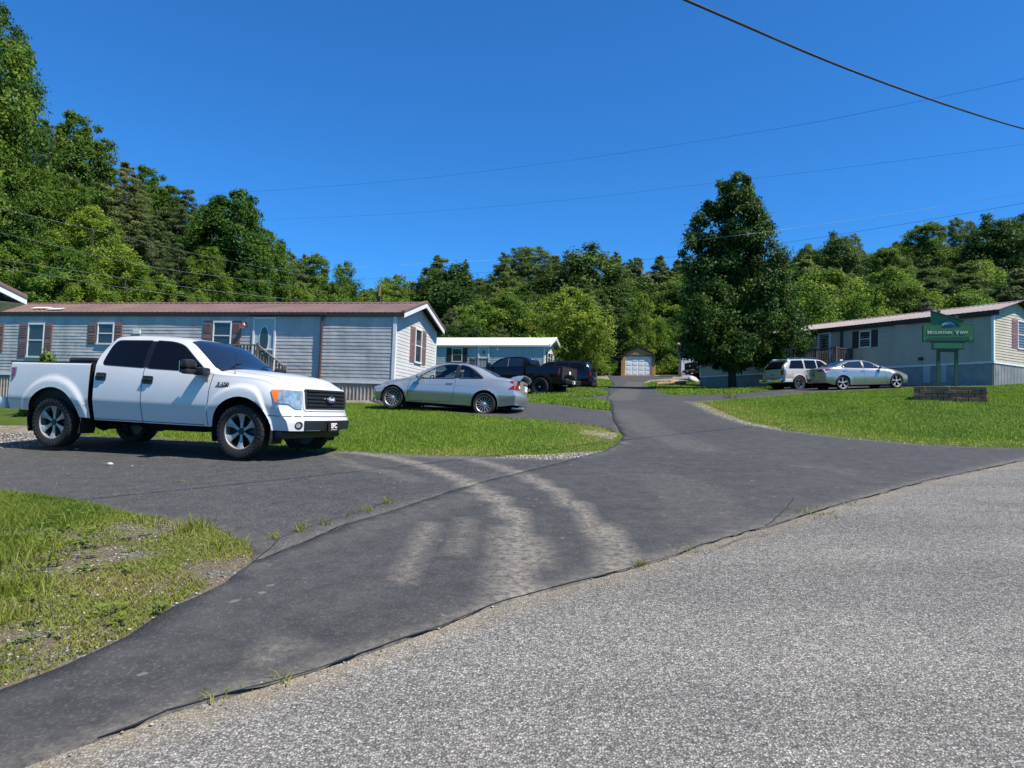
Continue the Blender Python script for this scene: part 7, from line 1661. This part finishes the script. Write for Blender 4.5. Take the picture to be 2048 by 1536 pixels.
def build_planter():
    br = pbr('brown_wall_block', (.38, .18, .095), .9, var=.5, vscale=5, bmp=.6, bscale=18, alt=(.20, .10, .058)); cap = pbr('pale_cap_block', (.25, .185, .125), .9, var=.4, vscale=5)
    A, B = at(1828, 801, 20.8), at(1976.5, 803, 19.9); ex = B - A; w = float(np.linalg.norm(ex[:2])); ex[2] = 0; ex /= np.linalg.norm(ex); ez = np.array([0, 0, 1.0]); ey = np.cross(ez, ex); O = A.copy(); O[2] = min(A[2], B[2]) - .10
    root = thing('brick_planter', 'low planter of brown stacked blocks beneath the green sign', 'planter', frame(O, ex, ey, ez)); H = at(1828, 772, 20.8)[2] - O[2]; n, dp = 4, 1.3; hc = (H - .10) / n + .0; r = np.random.default_rng(5); mb, mc = MB(), MB()
    for k in range(n + 1):
        z0 = k * H / (n + 1); z1 = z0 + H / (n + 1) - .006; tgt = mc if k == n else mb
        def run(ax, length, fixed, out):
            x = -.15 * (k % 2)
            while x < length:
                a, b = max(x, 0), min(x + .29, length); x += .30
                if b - a < .04: continue
                j = (r.random() - .5) * .016 - .02 * (k == n) * 0
                if ax == 'x': tgt.rbox((a, fixed + j, z0), (b - .006, fixed + .2 + j, z1 - r.random() * .006), .008)
                else: tgt.rbox((fixed + j, a + .2, z0), (fixed + .2 + j, b + .194, z1 - r.random() * .006), .008)
        run('x', w, 0, -1); run('x', w, dp, 1); run('y', dp - .2, 0, -1); run('y', dp - .2, w - .2, 1)
    mb.build('block_wall', br, root); mc.build('cap_course', cap, root); s = MB(); s.box((.18, .18, 0), (w - .18, dp + .02, H - .14)); s.build('soil', pbr('planter_soil', (.06, .045, .03), .95, bmp=.6), root)
def wire(pts, r, label, mat, sag=0.0, n=40):
    P = [np.array(p, float) for p in pts]
    if len(P) == 2:
        P = [P[0] + (P[1] - P[0]) * t - np.array([0, 0, sag * 4 * t * (1 - t)]) for t in np.linspace(0, 1, n)]
    else:
        T = np.linspace(0, 1, len(P)); fs = [pchip(list(zip(T, [p[i] for p in P]))) for i in range(3)]; P = [np.array([float(f(t)) for f in fs]) for t in np.linspace(0, 1, n)]
    o = MB().tube(P, r, 6).build('overhead_wire', mat, None, smooth=60); return tag(o, label, 'wire')
def build_misc():
    build_sign(); build_planter()
    wk = pbr('black_cable', (.012, .012, .013), .5); wg = pbr('grey_cable', (.22, .23, .24), .5, metal=.3)
    # near cable whose shadow falls across the lane
    A, B, Cc = np.array([1.93, 8.37, 6.70]), np.array([5.15, 10.90, 7.22]), np.array([11.15, 15.40, 8.38])
    a0 = A + (A - B) * 2.6 + np.array([0, 0, -.0]); c1 = Cc + (Cc - B) * 2.2 + np.array([0, 0, .9])
    P = [a0, A, B, Cc, c1]; tx = [p[0] for p in P]; fy, fz = pchip(list(zip(tx, [p[1] for p in P]))), pchip(list(zip(tx, [p[2] for p in P])))
    wire([(x, float(fy(x)), float(fz(x))) for x in np.linspace(a0[0], c1[0], 30)], .017, 'thick black cable crossing the upper right of the sky', wk, n=90)
    def W(pix_, r, lb, m): wire([at(u, v, Y) for u, v, Y in pix_], r, lb, m)
    W([(400, 389, 70), (600, 377, 64), (850, 356, 58), (1100, 326, 52), (1350, 290, 46), (1700, 231, 38), (2048, 157, 30), (2300, 95, 25)], .0065, 'highest thin far wire across the whole sky', wk)
    W([(530, 440, 90), (850, 424, 76), (1150, 398, 66), (1350, 375, 60), (1700, 334, 50), (2048, 288, 42), (2300, 250, 36)], .0065, 'second thin far wire, just below the highest one', wk)
    W([(300, 540, 66), (560, 540, 60), (800, 530, 54), (1050, 515, 48), (1240, 497, 44), (1560, 460, 36), (2048, 386, 27), (2300, 340, 23)], .0065, 'pale grey wire passing before the pear tree', pbr('pale_wire', (.7, .72, .75), .4))
    W([(560, 560, 66), (760, 557, 60), (950, 546, 54), (1240, 524, 46), (1560, 487, 37), (2048, 406, 28), (2300, 358, 24)], .0065, 'dark wire just below the pale one before the pear tree', wk)
    W([(-60, 402, 22), (17, 421, 23), (221, 467, 26), (375, 504, 29), (500, 530, 32), (640, 556, 36)], .0045, 'uppermost service wire before the left wood', wg)
    W([(-60, 452, 22), (8, 467, 23), (283, 530, 28), (458, 555, 31), (600, 573, 34)], .0045, 'second service wire down before the left wood', wg)
    W([(-60, 511, 22), (0, 519, 23), (200, 549, 26), (400, 578, 29), (600, 601, 32)], .0045, 'third service wire down before the left wood', wg)
    W([(-60, 526, 22), (0, 535, 23), (200, 568, 26), (400, 597, 29)], .0045, 'lowest service wire before the left wood', wg)
    # pole behind the grey home
    p = at(759, 572, 40); g = float(gz(p[0], p[1])); t = thing('utility_pole', 'brown wooden utility pole top above the grey home roof', 'pole', None); t.location = (p[0], p[1], g)
    MB().tube([(0, 0, -.2), (0, 0, p[2] - g)], [.13, .09], 10).build('shaft', pbr('pole_wood', (.20, .12, .07), .9, var=.4, vscale=4), t, smooth=40); MB().box((-.1, -.14, p[2] - g - .9), (.1, -.08, p[2] - g - .6)).build('bracket', M['dark_alloy'], t)
    # split logs and rocks on the far lawn
    lg = pbr('cut_log', (.34, .22, .12), .85, var=.45, vscale=6); rk = pbr('white_rock', (.50, .47, .43), .9, var=.4, vscale=5, bmp=.6, bscale=8)
    for i, (u, v, ln, rr, a, lb) in enumerate(((1322, 770.5, .7, .14, .3, 'leftmost pale log lying on the far lawn'), (1336, 771.5, .9, .17, -.2, 'brown log in the middle of the far lawn log pile'), (1347, 768.5, .8, .2, .6, 'tallest log of the far lawn log pile'), (1359, 770.5, .9, .19, -.5, 'rightmost log of the far lawn log pile'))):
        p = G(u, v); d = Vector((math.cos(a), math.sin(a), .12)) * ln * .5; o = MB().tube([Vector((0, 0, rr * .8)) - d, Vector((0, 0, rr * .8)), Vector((0, 0, rr * .85)) + d], [rr * .75, rr * .8, rr * .66], 9).build('log', lg, None, smooth=40); o.location = p; tag(o, lb, 'log', 'logs on the far lawn')
    bm = bmesh.new(); bmesh.ops.create_icosphere(bm, subdivisions=3, radius=.42)
    for v in bm.verts: v.co *= 1 + .35 * mnoise.noise(v.co * 2.2); v.co.z *= .75
    me = bpy.data.meshes.new('boulder'); bm.to_mesh(me); bm.free(); me.materials.append(rk); o = link('boulder', me); p = G(1385, 765); o.location = (p[0], p[1], p[2] + .2); tag(o, 'white boulder on grass left of the beige home end', 'rock')
# ------------------------------------------------------------------ world, sun, camera
def setup_light():
    sc = bpy.context.scene
    az, el = RAD(-31), RAD(57)
    w = bpy.data.worlds.new('World'); sc.world = w; w.use_nodes = True; nt = w.node_tree; nt.nodes.clear()
    out = nt.nodes.new('ShaderNodeOutputWorld'); bg = nt.nodes.new('ShaderNodeBackground'); sk = nt.nodes.new('ShaderNodeTexSky')
    sk.sky_type = 'NISHITA'; sk.sun_disc = False; sk.sun_elevation = el; sk.sun_rotation = math.pi / 2 - az
    sk.altitude = 300; sk.air_density = 1.0; sk.dust_density = .15; sk.ozone_density = 4.0
    hs = nt.nodes.new('ShaderNodeMix'); hs.data_type = 'RGBA'; hs.blend_type = 'MULTIPLY'; hs.inputs[0].default_value = 1; hs.inputs[7].default_value = (.275, .86, 1.42, 1)
    L(nt, sk.outputs[0], hs.inputs[6]); L(nt, hs.outputs[2], bg.inputs[0]); bg.inputs[1].default_value = .076; L(nt, bg.outputs[0], out.inputs[0])
    sl = bpy.data.lights.new('sun', 'SUN'); sl.energy = 5.0; sl.angle = RAD(.53); sl.color = (1, .935, .82)
    so = bpy.data.objects.new('sun', sl); C.objects.link(so)
    d = Vector((math.cos(az) * math.cos(el), math.sin(az) * math.cos(el), math.sin(el)))
    so.rotation_euler = d.to_track_quat('Z', 'Y').to_euler(); so.location = (30, -20, 50)
    cam = bpy.data.cameras.new('camera'); co = bpy.data.objects.new('camera', cam); C.objects.link(co)
    cam.sensor_fit = 'HORIZONTAL'; cam.sensor_width = 36; cam.lens = 36 * FPX / 2048; cam.clip_end = 3000; cam.clip_start = .05
    Mx = Matrix([[*CAMR[i], EYE[i]] for i in range(3)] + [[0, 0, 0, 1]]); co.matrix_world = Mx
    sc.camera = co
    sc.view_settings.view_transform = 'Standard'; sc.view_settings.look = 'None'; sc.view_settings.gamma = 1; sc.view_settings.exposure = EXPO
    cy = sc.cycles; cy.max_bounces = 7; cy.diffuse_bounces = 3; cy.glossy_bounces = 3; cy.transmission_bounces = 4; cy.transparent_max_bounces = 12
    cy.use_denoising = True; cy.caustics_reflective = False; cy.caustics_refractive = False
EXPO = 0.76
setup_mats(); setup_leaf()
build_ground(); build_grass()
build_homes()
build_cars()
build_trees()
build_misc()
setup_light()
